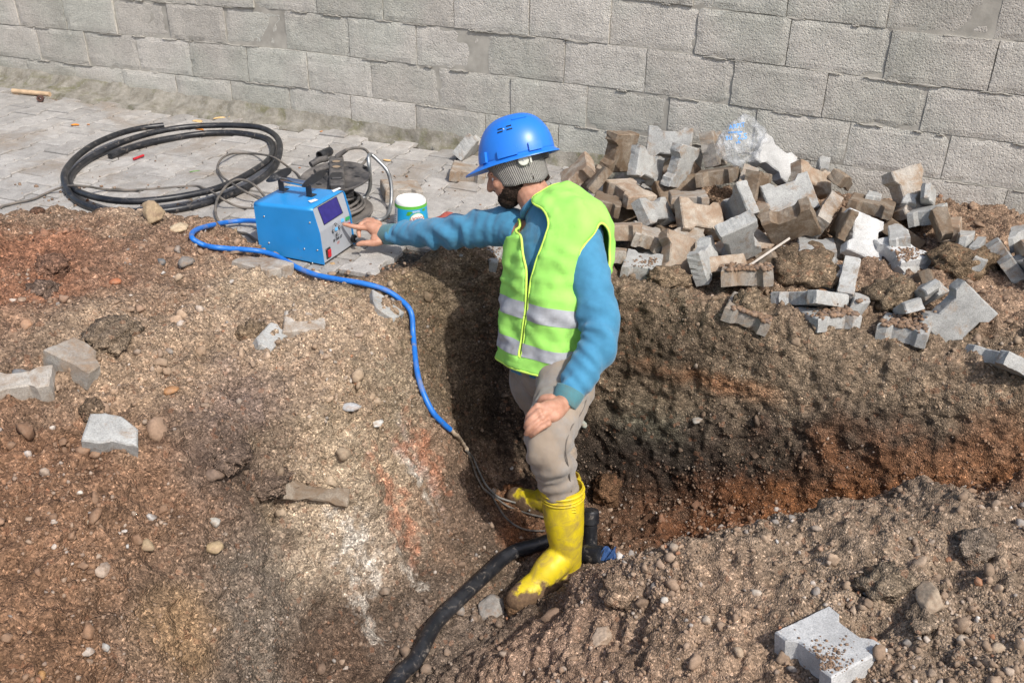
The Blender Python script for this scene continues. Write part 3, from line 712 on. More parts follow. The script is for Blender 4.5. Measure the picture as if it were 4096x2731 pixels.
# mossy mortar fillet along the foot of the wall
fx = np.linspace(-7.2, -.95, 190); prof = [(1.0, -.03), (.85, .004), (.5, .012), (.2, .028), (0, .07), (-.15, .08)]
V = []; 
for x in fx:
    wd = .045+.15*np.clip((-x-2.7)/1.6, 0, 1); 
    for (k, z) in prof: V.append((x, -k*wd-.004, z*(1.0)))
V = np.array(V); nzz = fbm(V, 9, 4, .6); V[:, 1] -= np.maximum(nzz, -.4)*.035*(V[:, 1] < -.02); V[:, 2] += nzz*.012
m = len(prof); F = [(i*m+k, (i+1)*m+k, (i+1)*m+k+1, i*m+k+1) for i in range(len(fx)-1) for k in range(m-1)]
F = np.array(F)[:, ::-1]
tag(link('mossy_footing', mesh_np('mossy_footing', V, F, True), M_MOSS), kind='structure')

# ------------------------------------------------------------------ block wall
wall = empty('block_wall', (-2.2, .1, 0)); tag(wall, 'long bare grey concrete block wall with rough dark joints behind the trench and the paving', 'wall')
rowoff = [-1.232, -.693, -.818, -1.003]                 # bottom course upward, as measured
def crs(x, k):                                          # courses dip a little, as built
    z = .2*k; return z-(.020*np.clip((x+1.2)/1.2, 0, 1)*min(k, 3)/2.)-.028*np.clip(-3.2-x, 0, 3)*(1 if k < 5 else .6)
def block_mesh(x0, x1, k, seed):
    r = np.random.default_rng(seed); nx_, nz_b = 13, 8; V = []
    prot = r.uniform(-.004, .004); tl = r.normal(0, .0022, 2)
    gp = .0026
    for j in range(nz_b+1):
        for i in range(nx_+1):
            u, v = i/nx_, j/nz_b; x = x0+gp+(x1-x0-2*gp)*u; za, zb = crs(x, k)+gp, crs(x, k+1)-gp
            V.append([x, 0, za+(zb-za)*v])
    V = np.array(V); B = V.copy(); q = V+np.array([0, seed*3.1, 0])
    e = (np.minimum(np.abs(V[:, 0]-x0), np.abs(V[:, 0]-x1)) < .006) | (np.tile(np.arange((nx_+1)*(nz_b+1))//(nx_+1), 1) == 0) | (np.arange((nx_+1)*(nz_b+1))//(nx_+1) == nz_b)
    wob = fbm(q, 22, 3, .6)
    V[:, 0] += np.where(e, wob*.0022, 0); V[:, 2] += np.where(e, pnoise(q*31+7)*.0030, 0)
    V[:, 1] = -prot+fbm(q, 16, 3)*.0022+tl[0]*(V[:, 0]-x0)*4+np.where(e, .0022+.005*np.maximum(wob, 0), 0)
    # a chipped corner here and there
    if r.random() < .3:
        cx = x0 if r.random() < .5 else x1; cz = crs(cx, k+1) if r.random() < .6 else crs(cx, k)
        d = np.hypot(V[:, 0]-cx, V[:, 2]-cz); V[:, 1] += np.clip(1-d/r.uniform(.03, .06), 0, 1)*.006
    n = len(V); ids = np.arange(n).reshape(nz_b+1, nx_+1); F = []
    for j in range(nz_b):
        for i in range(nx_): F.append((ids[j, i], ids[j, i+1], ids[j+1, i+1], ids[j+1, i]))
    rm = list(ids[0, :])+list(ids[1:, -1])+list(ids[-1, -2::-1])+list(ids[-2:0:-1, 0])
    Bk = V[rm].copy(); Bk[:, 1] = .19; off = n
    for a in range(len(rm)):
        b = (a+1) % len(rm); F.append((rm[b], rm[a], off+a, off+b))
    F.append(tuple(off+a for a in range(len(rm)-1, -1, -1)))
    me = mesh('block', np.vstack([V, Bk])-np.array([-2.2, .1, 0]), F)
    return me
bn = 0
for k in range(-1, 8):
    o_ = rowoff[k] if 0 <= k < 4 else [-.9, -1.27, -.75, -1.1, -1.0][k-4 if k >= 4 else 4]
    if k == 4: o_ = -.63
    ks = range(-16, 9)
    for q in ks:
        x0 = o_+.4*q; x1 = x0+.4
        if x1 < -7.0 or x0 > 2.6: continue
        if k == 0 and -4.3 < x0 < -3.7: # measured odd cut pieces in the bottom course
            pass
        bn += 1
        link('block', block_mesh(x0, x1, k, 100+bn), M_BLOCK, wall)
mb = MB()
xs = np.linspace(-7.0, 2.9, 100); V = []; F = []
for x in xs:
    for z in (-.25, 1.6): V.append((x+2.2, .0065-.1, crs(x, 0)+z+.0)); 
for i in range(len(xs)-1): F.append((2*i, 2*i+2, 2*i+3, 2*i+1))
mb.add(V, F); mb.build('mortar', M_MORTAR, wall)
# mortar squeezed out of the bed joints
b = MB(); r = random.Random(5)
for i in range(230):
    k = r.randint(0, 4); x = r.uniform(-6.2, 1.2); z = crs(x, k); L = r.uniform(.03, .14)
    n = 9; V = []; F = []
    for j in range(n):
        u = j/(n-1); h = (.003+.004*r.random())*math.sin(math.pi*min(max(u, .06), .94)); xx = x+L*u; zz = crs(xx, k)+r.uniform(-.003, .003)-.002
        V += [(xx+2.2, -.1-.0015, zz-h), (xx+2.2, -.1-.0025-r.random()*.0015, zz), (xx+2.2, -.1-.0015, zz+h), (xx+2.2, -.09, zz)]
    for j in range(n-1):
        for a in range(4): F.append((j*4+a, j*4+(a+1) % 4, (j+1)*4+(a+1) % 4, (j+1)*4+a))
    b.add(V, F)
tag(b.build('mortar', M_MORTAR, wall), kind='stuff')

# ------------------------------------------------------------------ loose paving blocks
PAV = [
 ('k1','brown',0,(-1.192,-0.313,0.202),(0.143,1.649,-0.424),(0.174,0.165,0.062),
  'brown dirty paving block standing on end against the wall, leftmost block leaning there'),
 ('k2','grey',0,(-1.036,-0.156,0.233),(-30.041,-1.248,-4.435),(0.201,0.147,0.060),
  "clean grey notched paving block leaning flat against the wall, tallest at the heap's left"),
 ('k3','grey',0,(-1.046,-0.386,0.187),(0.814,1.052,0.656),(0.194,0.132,0.050),
  'pale grey paving block tipped on its corner in front of the brown leaning block'),
 ('k4','grey',0,(-0.905,-0.346,0.189),(0.041,-4.365,1.467),(0.186,0.163,0.049),
  'pale grey paving block standing steeply with brown soil down its left edge'),
 ('k5','tan',0,(-1.352,-0.526,0.169),(-1.538,4.623,-2.334),(0.149,0.160,0.057),
  "tan soil-coated paving block tipped up right behind the worker's neck"),
 ('k6','brown',0,(-1.252,-0.560,0.164),(0.657,-0.650,-0.850),(0.199,0.119,0.037),
  'small-looking brown paving block wedged behind the tan tipped block beside the wall'),
 ('k7','tan',0,(-1.067,-0.599,0.156),(-0.056,0.091,-0.705),(0.198,0.140,0.055),
  'tan notched paving block lying flat with crumbly soil on top, left of the heap'),
 ('k8','brown',0,(-1.131,-0.691,0.127),(-0.081,0.127,0.241),(0.118,0.164,0.053),
  "brown paving block lying flat beside the worker's shoulder with a reddish corner"),
 ('k9','grey',0,(-0.911,-0.703,0.119),(3.085,3.802,5.943),(0.199,0.114,0.049),
  'grey paving block tilted with a soil-brown left side, just below the flat soil-covered tan block'),
 ('k10','tan',0,(-0.735,-0.677,0.116),(-3.376,-2.531,-3.376),(0.191,0.151,0.053),
  'large tan rough-faced paving block mid-heap with a dark stained lower corner'),
 ('k11','mixed',0,(-0.832,-0.551,0.150),(2.046,1.480,-5.340),(0.152,0.164,0.044),
  'mottled paving block peeking out above the large tan rough-faced block'),
 ('k12','mixed',0,(-0.803,-0.157,0.242),(-1.861,-2.752,-3.047),(0.201,0.153,0.062),
  'narrow upright paving block seen edge-on directly left of the plastic bag'),
 ('k13','brown',0,(-0.761,-0.367,0.212),(3.209,4.617,-1.904),(0.173,0.164,0.059),
  'brown paving block lying on its side below the narrow upright block left of the bag'),
 ('k14','mixed',0,(-0.613,-0.403,0.120),(0.067,1.814,0.219),(0.200,0.165,0.065),
  'narrow mottled paving block standing on end below the plastic bag'),
 ('k15','brown',0,(-0.552,-0.413,0.177),(-5.850,-7.318,-5.206),(0.200,0.121,0.062),
  'dark brown paving block in shade behind the mottled block below the plastic bag'),
 ('k16','grey',0,(-0.632,-0.592,0.130),(1.764,1.621,-2.072),(0.198,0.146,0.047),
  'grey paving block standing with its soiled edge up, left of the large pale one'),
 ('k17','white',0,(-0.551,-0.185,0.243),(0.531,0.660,0.096),(0.182,0.156,0.051),
  'bright white-grey paving block tilted against the wall just right of the plastic bag'),
 ('k18','grey',0,(-0.435,-0.479,0.182),(0.963,-0.034,0.643),(0.198,0.156,0.059),
  'large clean pale grey notched paving block facing out in the centre of the heap'),
 ('k19','tan',0,(-0.363,-0.281,0.212),(-2.910,-3.296,-2.624),(0.192,0.109,0.059),
  'tan rough paving block behind and right of the large pale grey block'),
 ('k20','grey',1,(-0.360,-0.158,0.243),(-4.055,-2.935,-3.443),(0.051,0.123,0.062),
  'small grey broken paving piece against the wall at the top right of the heap'),
 ('k21','brown',0,(-0.381,-0.698,0.125),(-0.204,-3.180,1.782),(0.190,0.164,0.062),
  'dark brown-grey paving block with rough face, directly below the large pale grey block'),
 ('k22','grey',0,(-0.536,-0.856,0.091),(-2.556,-3.454,0.551),(0.200,0.147,0.062),
  'grey paving block with a dark damp stain, left of the thin plastic strip'),
 ('k23','grey',0,(-0.622,-0.982,0.066),(-0.911,0.894,-1.378),(0.198,0.125,0.052),
  'light grey paving block standing on its corner left of the damp stained block'),
 ('k24','tan',0,(-0.740,-0.966,0.052),(0.082,-3.547,3.391),(0.182,0.139,0.055),
  "tan sandy notched paving block tilted upright above the trench edge, near the worker's elbow"),
 ('k25','grey',0,(-0.857,-1.069,0.051),(0.650,2.172,6.066),(0.139,0.163,0.059),
  'grey paving block flat at the trench edge with soil crumbs, right of the vest'),
 ('k26','mixed',1,(-0.967,-1.059,0.071),(-0.269,0.012,0.277),(0.077,0.113,0.048),
  'small mottled broken paving piece under the long tan block beside the vest'),
 ('k27','tan',0,(-1.012,-0.880,0.101),(3.930,1.895,-3.946),(0.166,0.164,0.061),
  "long tan paving block lying on its side right beside the worker's vest"),
 ('k28','mixed',0,(-0.902,-0.866,0.088),(-1.813,3.966,5.102),(0.112,0.163,0.056),
  'mottled paving block lying between the long tan block and the upright sandy block'),
 ('k29','grey',1,(-1.147,-0.686,0.030),(-3.712,-0.454,0.004),(0.080,0.123,0.062),
  "small flat grey paving piece on the ground beside the worker's shoulder"),
 ('k31','mixed',0,(-0.480,-1.029,0.071),(-0.243,-0.154,0.203),(0.180,0.164,0.061),
  "grey paving block at the heap's front under a soil layer, left of the large clod"),
 ('k32','grey',0,(-0.245,-1.094,0.056),(3.017,2.203,4.019),(0.200,0.165,0.047),
  'grey paving block seen edge-on underneath the large brown clod'),
 ('k33','mixed',0,(-0.413,-1.221,0.009),(-0.066,0.197,0.029),(0.160,0.164,0.053),
  'paving block with soil heaped on it sliding down the trench bank, lowest left block'),
 ('k34','grey',0,(-0.169,-1.157,0.018),(-1.784,-0.462,6.732),(0.165,0.152,0.048),
  'grey paving block covered in soil with its notched edge showing, middle of the trench bank'),
 ('k35','grey',0,(0.081,-1.131,0.020),(-0.156,-0.037,-0.101),(0.155,0.164,0.054),
  'grey paving block edge-on below soil on the bank, left of the big bare block'),
 ('k36','grey',0,(0.239,-1.071,0.043),(-0.673,-2.716,2.990),(0.192,0.164,0.062),
  'big bare grey notched paving block lying tilted on the soil bank at the right'),
 ('k37','grey',0,(0.396,-1.207,0.004),(-0.620,-0.113,-1.044),(0.200,0.165,0.045),
  'grey paving block half sunk in soil, lowest right on the trench bank'),
 ('k38','grey',1,(0.163,-0.915,0.085),(0.264,-4.759,2.948),(0.055,0.121,0.062),
  'small squarish corner of a paving block poking out above the big bare notched block'),
 ('k39','grey',1,(0.105,-0.987,0.070),(-3.545,-0.064,1.525),(0.049,0.120,0.062),
  'small buried grey paving fragment left of the squarish corner on the soil bank'),
 ('k39b','grey',1,(0.049,-1.085,0.050),(2.090,-0.062,-1.287),(0.039,0.123,0.062),
  'small pale buried paving fragment lowest of the three poking from the soil bank'),
 ('k40','white',0,(-0.116,-0.630,0.128),(0.037,0.834,-1.159),(0.187,0.159,0.043),
  'large white-grey notched paving block facing out in the right half of the heap'),
 ('k41','white',0,(0.018,-0.653,0.112),(0.149,0.068,-0.857),(0.176,0.130,0.053),
  'white-grey paving block lying flat with soil crumbs, overlapping the large white-grey notched block'),
 ('k42','grey',1,(-0.007,-0.593,0.153),(-2.104,5.307,-1.911),(0.074,0.136,0.062),
  'small grey paving piece just behind the flat white-grey block'),
 ('k43','mixed',0,(-0.275,-0.540,0.108),(2.314,-2.934,1.469),(0.200,0.165,0.055),
  'narrow paving block seen edge-on, stained white and brown, right of the large central grey block'),
 ('k44','mixed',0,(0.015,-0.307,0.225),(0.402,0.929,-0.548),(0.195,0.165,0.062),
  'long narrow paving block leaning upright edge-on at the right of the heap'),
 ('k45','brown',0,(-0.125,-0.403,0.192),(-0.134,0.075,-0.020),(0.170,0.164,0.048),
  'dark brown paving block lying flat behind the large white-grey notched block'),
 ('k46','grey',1,(0.002,-0.362,0.208),(6.810,-0.157,1.274),(0.058,0.049,0.060),
  'small grey paving piece behind the long narrow leaning block'),
 ('k47','grey',0,(0.075,-0.377,0.185),(-2.457,-5.587,-2.686),(0.117,0.163,0.058),
  'grey paving block with a dark damp front edge right of the long narrow leaning block'),
 ('k48','grey',1,(0.069,-0.357,0.200),(2.563,-0.076,0.175),(0.049,0.120,0.062),
  'small grey paving piece topmost behind the damp-edged block near the wall'),
 ('k49','tan',1,(0.165,-0.472,0.177),(0.029,5.856,1.574),(0.069,0.124,0.062),
  'tan half-buried paving piece at the right end of the heap by the wall'),
 ('k50','brown',1,(-0.240,-0.304,0.212),(5.605,5.743,1.885),(0.133,0.061,0.062),
  'soil-covered brown paving piece at the top of the heap against the wall'),
 ('k51','grey',1,(-0.126,-0.347,0.203),(-5.848,1.988,1.759),(0.057,0.123,0.062),
  'thin pale grey paving piece lying behind the dark brown flat block by the wall'),
 ('k52','brown',0,(-0.225,-0.595,0.149),(0.855,-0.999,-0.936),(0.200,0.117,0.032),
  'dark brown paving block deep in a shaded gap left of the large white-grey notched block'),
 ('k53','grey',0,(-0.280,-0.731,0.099),(-4.522,-5.078,10.826),(0.136,0.166,0.062),
  'pale grey paving block mostly covered by the large brown clod'),
 ('k54','grey',0,(-0.110,-0.957,0.023),(-1.066,1.350,-0.917),(0.201,0.165,0.056),
  'grey paving block standing edge-on in soil below the large white-grey notched block'),
 ('k55','grey',1,(-0.072,-1.058,0.057),(-0.177,0.212,0.026),(0.066,0.120,0.062),
  'small buried grey paving fragment at the foot of the standing block in the soil bank'),
 ('k56','grey',0,(0.412,-0.607,0.106),(2.128,-1.639,3.925),(0.200,0.165,0.050),
  'grey paving block leaning on its side over a dark gap at the far right'),
 ('k57','brown',1,(0.132,-0.567,0.210),(0.771,-0.101,0.334),(0.060,0.120,0.062),
  'small dark paving piece seen edge-on in soil right of the heap'),
 ('k58','grey',1,(0.227,-0.535,0.164),(-5.552,-2.289,2.454),(0.060,0.120,0.062),
  'small pale wedge of paving block near the wall at the right'),
 ('k59','grey',1,(0.266,-0.578,0.155),(-0.645,3.130,5.179),(0.036,0.118,0.062),
  'small grey paving piece left of the leaning block at the far right'),
 ('k60','grey',1,(0.286,-0.674,0.135),(-8.089,8.379,-5.603),(0.042,0.123,0.062),
  'small grey paving piece in soil under the leaning block at the far right'),
 ('k61','grey',0,(0.425,-0.681,0.109),(1.460,-1.462,-0.431),(0.199,0.094,0.062),
  'large flat grey paving block at the right edge of the picture'),
 ('k62','grey',1,(0.393,-0.466,0.178),(0.551,-6.405,-1.767),(0.052,0.124,0.062),
  'dark grey paving wedge by the wall at the upper right corner of the heap'),
 ('k63','tan',1,(0.407,-0.590,0.151),(1.170,-1.388,-0.602),(0.134,0.064,0.062),
  'tan paving piece at the right edge above the large flat grey block'),
 ('k64','mixed',0,(-1.929,-0.385,0.047),(0.607,-2.022,-5.483),(0.165,0.165,0.055),
  'loose paving block on the paving with a brown notched side, left of the helmet'),
 ('k65','grey',0,(-2.051,-0.085,0.025),(-2.159,-3.123,-1.118),(0.200,0.128,0.062),
  'grey paving block leaning on another just behind the helmet visor'),
 ('k66','grey',0,(-1.452,-1.218,0.040),(1.624,3.119,5.548),(0.149,0.163,0.046),
  'grey paving block overhanging the trench edge with soil crumbs on it, left of the vest'),
 ('k67','mixed',0,(-2.089,-0.742,0.047),(0.257,-0.636,-5.541),(0.169,0.164,0.056),
  'dusty paving block lying loose behind the yogurt tub'),
 ('m1','mixed',0,(-2.235,-2.688,-0.008),(-1.753,-0.455,6.974),(0.192,0.166,0.038),
  'soil-caked paving block at the left edge of the picture on the near soil mound'),
 ('m2','mixed',1,(-2.004,-2.645,0.099),(5.141,4.989,0.370),(0.123,0.064,0.062),
  'broken pale paving piece standing tilted on the near soil mound at the left'),
 ('m3','grey',1,(-1.748,-2.792,0.019),(-0.289,0.336,0.982),(0.130,0.171,0.053),
  'grey broken paving piece with a pointed end lying on the mound at the lower left'),
 ('m4','grey',0,(-1.428,-2.393,-0.388),(3.695,-0.935,-4.066),(0.190,0.164,0.037),
  'dark paving block half buried at the foot of the mound under some soil'),
 ('m5','grey',1,(-1.515,-1.838,0.037),(2.059,-4.832,-1.850),(0.130,0.141,0.062),
  'flat pale paving fragment on the bank beside the blue cable'),
 ('m6','mixed',1,(-1.630,-2.109,0.080),(-3.573,-1.642,-0.187),(0.149,0.207,0.062),
  'pinkish flat paving piece buried in soil in the middle of the mound'),
 ('m7','grey',1,(-1.733,-2.160,0.026),(0.541,1.566,0.703),(0.145,0.092,0.062),
  'grey broken stone-like paving piece sunk upright left of the pinkish flat piece'),
 ('m8','mixed',1,(-2.103,-1.710,0.036),(6.045,0.817,4.054),(0.082,0.060,0.064),
  'tan paving piece in soil just below the blue machine'),
 ('n1','white',0,(0.053,-2.395,-0.275),(-0.000,-0.161,-0.667),(0.193,0.176,0.039),
  'large white-grey notched paving block lying on the gravelly mound at the bottom right'),
]
GRP = 'loose paving blocks heaped beside the wall and trench'
LAID = {'m1': ([(-60,1650),(235,1580),(200,1530),(-40,1540)], .045, .06), 'm2': ([(232,1480),(395,1572),(443,1500),(285,1392)], .055, .06),
 'm3': ([(395,1838),(588,1842),(560,1755),(322,1700)], .055, .065), 'm4': ([(1145,2072),(1400,2102),(1410,2030),(1160,1995)], .07, .075),
 'm5': ([(1450,1215),(1590,1322),(1608,1262),(1500,1180)], .024, .05), 'm6': ([(1143,1347),(1260,1345),(1390,1276),(1128,1252)], .022, .05),
 'm7': ([(1030,1400),(1110,1440),(1142,1345),(1066,1276)], .02, .06), 'm8': ([(1010,1115),(1112,1078),(1105,1030),(985,1050)], .022, .05)}
seed = 40; heap = []
for nm, tone, free, c, r, s, label in PAV:
    seed += 1
    L, W, T = s; Rm = rotv(r)
    if nm == 'm4': tone = 'brown'
    if nm in LAID:
        q, up_, T = LAID[nm]; hs = np.array([hit(a, b)[0]+np.array([0, 0, up_]) for a, b in q]); c = hs.mean(0)
        X = (hs[1]-hs[0])+(hs[2]-hs[3]); Y = (hs[3]-hs[0])+(hs[2]-hs[1]); L, W = np.linalg.norm(X)/2, np.linalg.norm(Y)/2
        X = X/np.linalg.norm(X); Zn = np.cross(X, Y); Zn /= np.linalg.norm(Zn); Y = np.cross(Zn, X); Rm = np.stack([X, Y, Zn], 1)
    if nm == 'n1': c = (c[0], c[1], c[2]+.028); T = .068; L, W = L*.98, W
    if nm in ('k33', 'k34', 'k35', 'k36', 'k37', 'k31'): c = (c[0], c[1]-.012, c[2]+.018)
    me = paver_mesh(L, W, T, 'loose_paver', 1, seed, broken=bool(free))
    o = link('loose_paver', me, PAV_M[tone])
    M4 = Matrix([list(Rm[0])+[c[0]], list(Rm[1])+[c[1]], list(Rm[2])+[c[2]], [0, 0, 0, 1]])
    o.matrix_world = M4; tag(o, label, 'paving block', GRP)
    if nm[0] == 'k': heap.append((np.array(c), label))
# blocks deeper inside the heap, kept only where a gap shows them
bpy.context.view_layer.update(); fill = random.Random(11); taken = set(); cand = []
for i in range(44):
    x = fill.uniform(-1.12, .15); y = fill.uniform(-.95, -.18); top = .06+.20*(y+1.2)-.115+(-.03 if x < -1.0 else 0)
    tone = fill.choice(['brown', 'tan', 'mixed', 'grey', 'mixed'])
    me = paver_mesh(.198, .163, .062, 'loose_paver', 1, 900+i)
    o = link('loose_paver', me, PAV_M[tone]); o.location = (x, y, max(top, .01)+fill.uniform(-.02, .015))
    o.rotation_euler = (fill.gauss(0, .55), fill.gauss(0, .55), fill.uniform(0, 6.28)); cand.append((o, tone))
bpy.context.view_layer.update(); dg_ = bpy.context.evaluated_depsgraph_get(); dg_.update()
seen = {}
for a in range(2150, 3900, 9):
    for b_ in range(480, 1200, 9):
        r_ = scene.ray_cast(dg_, Vector(CAM), Vector(ray(a, b_)).normalized())
        if r_[0]: seen[r_[4].name] = seen.get(r_[4].name, 0)+1
TW = {'brown': 'brown', 'tan': 'tan', 'mixed': 'mottled', 'grey': 'grey'}
for o, tone in cand:
    k = seen.get(o.name, 0); p = np.array(o.location)
    order = sorted(heap, key=lambda h: np.linalg.norm(h[0]-p)); lab = None
    if k >= 12:
        for h in order[:3]:
            sh_ = h[1].split(',')[0].split()
            if h[1] not in taken and len(sh_) <= 11: taken.add(h[1]); lab = '%s block half hidden under the %s' % (TW[tone], ' '.join(sh_)); break
    if lab and len(lab.split()) > 16: lab = ' '.join(lab.split()[:16])
    if lab is None: m_ = o.data; bpy.data.objects.remove(o); bpy.data.meshes.remove(m_)
    else: tag(o, lab, 'paving block', GRP)

# ------------------------------------------------------------------ clods and single stones
def rock(name, px, py, wpx, kind, label, cat, flat=.75, group=None, z=None, c=None, seed=0, lift=.25, tall=None):
    # wpx: width in photo pixels
    h, nn = hit(px, py) if z is None else (PZ(px, py, z), np.array([0, 0, 1.0]))
    t = (h-CAM)@AF; R_ = wpx*t/FPX/2
    r = np.random.default_rng(seed); q = IV4 if wpx > 90 else IV2; F = IF4 if wpx > 90 else IF2
    off = r.uniform(0, 50, 3)
    ax = np.array([1, r.uniform(.7, .95), flat])
    if kind == 'clod':
        d = 1+.34*fbm(q*1.3+off, 1, 2)+.22*fbm(q*2.6+off, 1, 5, .68)+.08*(1-2*np.abs(pnoise(q*7+off)))+.05*pnoise(q*15+off)
    else:
        # broken faces: cut the ball with a few planes
        d = np.ones(len(q))
        for k in range(17):
            n_ = r.normal(size=3); n_ /= np.linalg.norm(n_); lim = r.uniform(.50, .88); dd = q@n_; d = np.where(dd*d > lim, lim/np.maximum(dd, 1e-3), d)
        d = d*(1+.07*fbm(q*2.2+off, 1, 4, .6))*1.12
    V_ = q*d[:, None]*ax*R_; a = r.uniform(0, 6.28); ca, sa = math.cos(a), math.sin(a)
    V_ = V_@np.array([[ca, sa, 0], [-sa, ca, 0], [0, 0, 1]])
    me = mesh_np(name, V_, F, kind == 'clod' and False)
    cc = np.array(c if c is not None else (SOIL if kind == 'clod' else (.36, .30, .24)))
    set_col(me, np.tile(cc, (len(V_), 1))*(1+.15*fbm(V_/R_*2+off, 1, 3))[:, None])
    o = link(name, me, M_SOIL if kind == 'clod' else M_STONE)
    o.location = h+nn*R_*flat*lift
    tag(o, label, cat, group); return o
G1, G2 = 'clods of soil', 'single stones lying in the soil'
rock('dirt_clod', 3225, 1080, 285, 'clod', 'biggest lump of brown gravelly soil sitting on the heap of paving blocks', 'soil clod', .55, G1, seed=1, lift=.35, c=(.20,.145,.095))
rock('dirt_clod', 2990, 1225, 150, 'clod', 'lump of soil on the tilted block at the left of the trench bank', 'soil clod', .8, G1, seed=2, c=(.20,.15,.10))
rock('dirt_clod', 3565, 1190, 190, 'clod', 'rounded lump of soil beside the squarish block corner on the bank', 'soil clod', .7, G1, seed=3, c=(.20,.15,.10))
rock('dirt_clod', 3850, 1075, 260, 'clod', 'broad lump of soil at the foot of the block leaning at the far right', 'soil clod', .55, G1, seed=4, c=(.19,.135,.085))
rock('dirt_clod', 2660, 1130, 150, 'clod', 'lump of soil at the trench edge under the upright sandy block', 'soil clod', .7, G1, seed=5, c=(.22,.16,.105))
rock('dirt_clod', 3350, 1235, 130, 'clod', 'small lump of soil lying on the block in the middle of the bank', 'soil clod', .6, G1, seed=6, c=(.20,.15,.10))
rock('dirt_clod', 430, 1345, 270, 'clod', 'large greyish lump of soil on the near mound above the pale broken block', 'soil clod', .42, G1, seed=7, c=(.20,.15,.105), lift=-.1)
rock('dirt_clod', 215, 1075, 140, 'clod', 'reddish brown lump of soil at the upper left of the near mound', 'soil clod', .7, G1, seed=8, c=(.19,.11,.075))
rock('dirt_clod', 175, 1170, 110, 'clod', 'dark brown lump of soil under the reddish one on the near mound', 'soil clod', .7, G1, seed=9, c=(.15,.105,.08))
rock('dirt_clod', 380, 1640, 120, 'clod', 'brown lump of soil left of the middle of the near mound', 'soil clod', .7, G1, seed=10, c=(.17,.12,.08))
rock('dirt_clod', 1010, 1340, 120, 'clod', 'brown lump of soil beside the upright grey piece on the mound', 'soil clod', .7, G1, seed=11, c=(.20,.145,.095))
rock('dirt_clod', 930, 1810, 200, 'clod', 'dark crumbly lump of soil in the middle of the slope', 'soil clod', .4, G1, seed=12, c=(.155,.11,.082), lift=-.1)
rock('dirt_clod', 1060, 1930, 210, 'clod', 'dark lump of soil overhanging a small hollow in the slope', 'soil clod', .4, G1, seed=13, c=(.15,.108,.08), lift=-.1)
rock('dirt_clod', 145, 855, 60, 'clod', 'small dark lump of soil on the paving by the thin grey cable', 'soil clod', .7, G1, seed=14, c=(.13,.075,.05))
rock('dirt_clod', 3555, 2330, 210, 'clod', 'lump of gravelly soil behind the large pale stone at the lower right', 'soil clod', .7, G1, seed=15, c=(.20,.155,.11))
rock('dirt_clod', 3900, 2180, 170, 'clod', 'lump of gravelly soil on the right side of the near right mound', 'soil clod', .7, G1, seed=16, c=(.19,.15,.115))
rock('dirt_clod', 3700, 2480, 160, 'clod', 'brown lump of soil just right of the white-grey paving block', 'soil clod', .6, G1, seed=17, c=(.19,.145,.105))
rock('dirt_clod', 2480, 2370, 150, 'clod', 'sandy lump of soil right of the yellow boot', 'soil clod', .7, G1, seed=18, c=(.27,.19,.13))
rock('dirt_clod', 2420, 1960, 140, 'clod', 'rusty lump of soil on the trench floor right of the boot', 'soil clod', .7, G1, seed=19, c=(.14,.08,.045))
rock('dirt_clod', 2060, 1985, 110, 'clod', 'rusty mud lump stuck by the toe of the farther boot', 'soil clod', .6, G1, seed=20, c=(.17,.075,.035))
rock('rock', 610, 868, 120, 'rock', 'pale yellow-brown rock at the edge of the mound below the coiled pipe', 'rock', .8, None, seed=21, c=(.36,.27,.17), lift=.35)
rock('rock', 720, 915, 90, 'rock', 'crumbled pale yellow rock right of the larger one below the coiled pipe', 'rock', .4, None, seed=22, c=(.50,.40,.27))
rock('rock', 3700, 2390, 175, 'rock', 'large pale brown stone lying above the white-grey block at the lower right', 'rock', .75, G2, seed=23, c=(.33,.26,.19), lift=.3)
rock('rock', 855, 2190, 90, 'rock', 'knobbly yellowish stone in the middle of the lower slope', 'rock', .8, G2, seed=24, c=(.40,.30,.18))
rock('rock', 590, 2180, 75, 'rock', 'small tan stone left of the knobbly yellowish stone', 'rock', .7, G2, seed=25, c=(.33,.25,.16))
rock('rock', 1960, 2440, 130, 'rock', 'rough grey stone on the trench floor in front of the boot toe', 'rock', .7, G2, seed=26, c=(.26,.24,.215))
rock('rock', 1835, 2440, 70, 'rock', 'grey stone pressed against the black pipe on the trench floor', 'rock', .8, G2, seed=27, c=(.22,.20,.18))
rock('rock', 2410, 2560, 110, 'rock', 'pale oval stone at the bottom right of the trench mouth', 'rock', .8, G2, seed=28, c=(.36,.28,.21))
rock('rock', 690, 1560, 75, 'rock', 'orange-brown flat stone on the near mound', 'rock', .4, G2, seed=29, c=(.36,.19,.09))
rock('rock', 800, 1240, 42, 'rock', 'pale pink rounded stone in the middle of the near mound', 'rock', .9, G2, seed=30, c=(.46,.38,.31))
rock('rock', 560, 1235, 50, 'rock', 'brown stone left of the pale pink rounded one', 'rock', .8, G2, seed=31, c=(.30,.20,.14))
rock('rock', 460, 1130, 62, 'rock', 'orange-red stone on the upper near mound', 'rock', .5, G2, seed=32, c=(.42,.16,.08))
rock('rock', 550, 1410, 36, 'rock', 'small grey-brown stone under the large greyish lump of soil', 'rock', .9, G2, seed=33, c=(.28,.22,.17))
rock('rock', 110, 1300, 60, 'rock', 'pale orange stone at the left of the near mound', 'rock', .7, G2, seed=34, c=(.40,.24,.15))
rock('rock', 360, 2085, 42, 'rock', 'flat oval cream stone on the lower left slope', 'rock', .4, G2, seed=35, c=(.46,.38,.28))
rock('rock', 320, 1970, 28, 'rock', 'tiny white stone below the grey pointed paving piece', 'rock', .8, G2, seed=36, c=(.60,.55,.48))
rock('rock', 415, 2590, 50, 'rock', 'light grey stone near the bottom left of the picture', 'rock', .9, G2, seed=37, c=(.33,.32,.30))
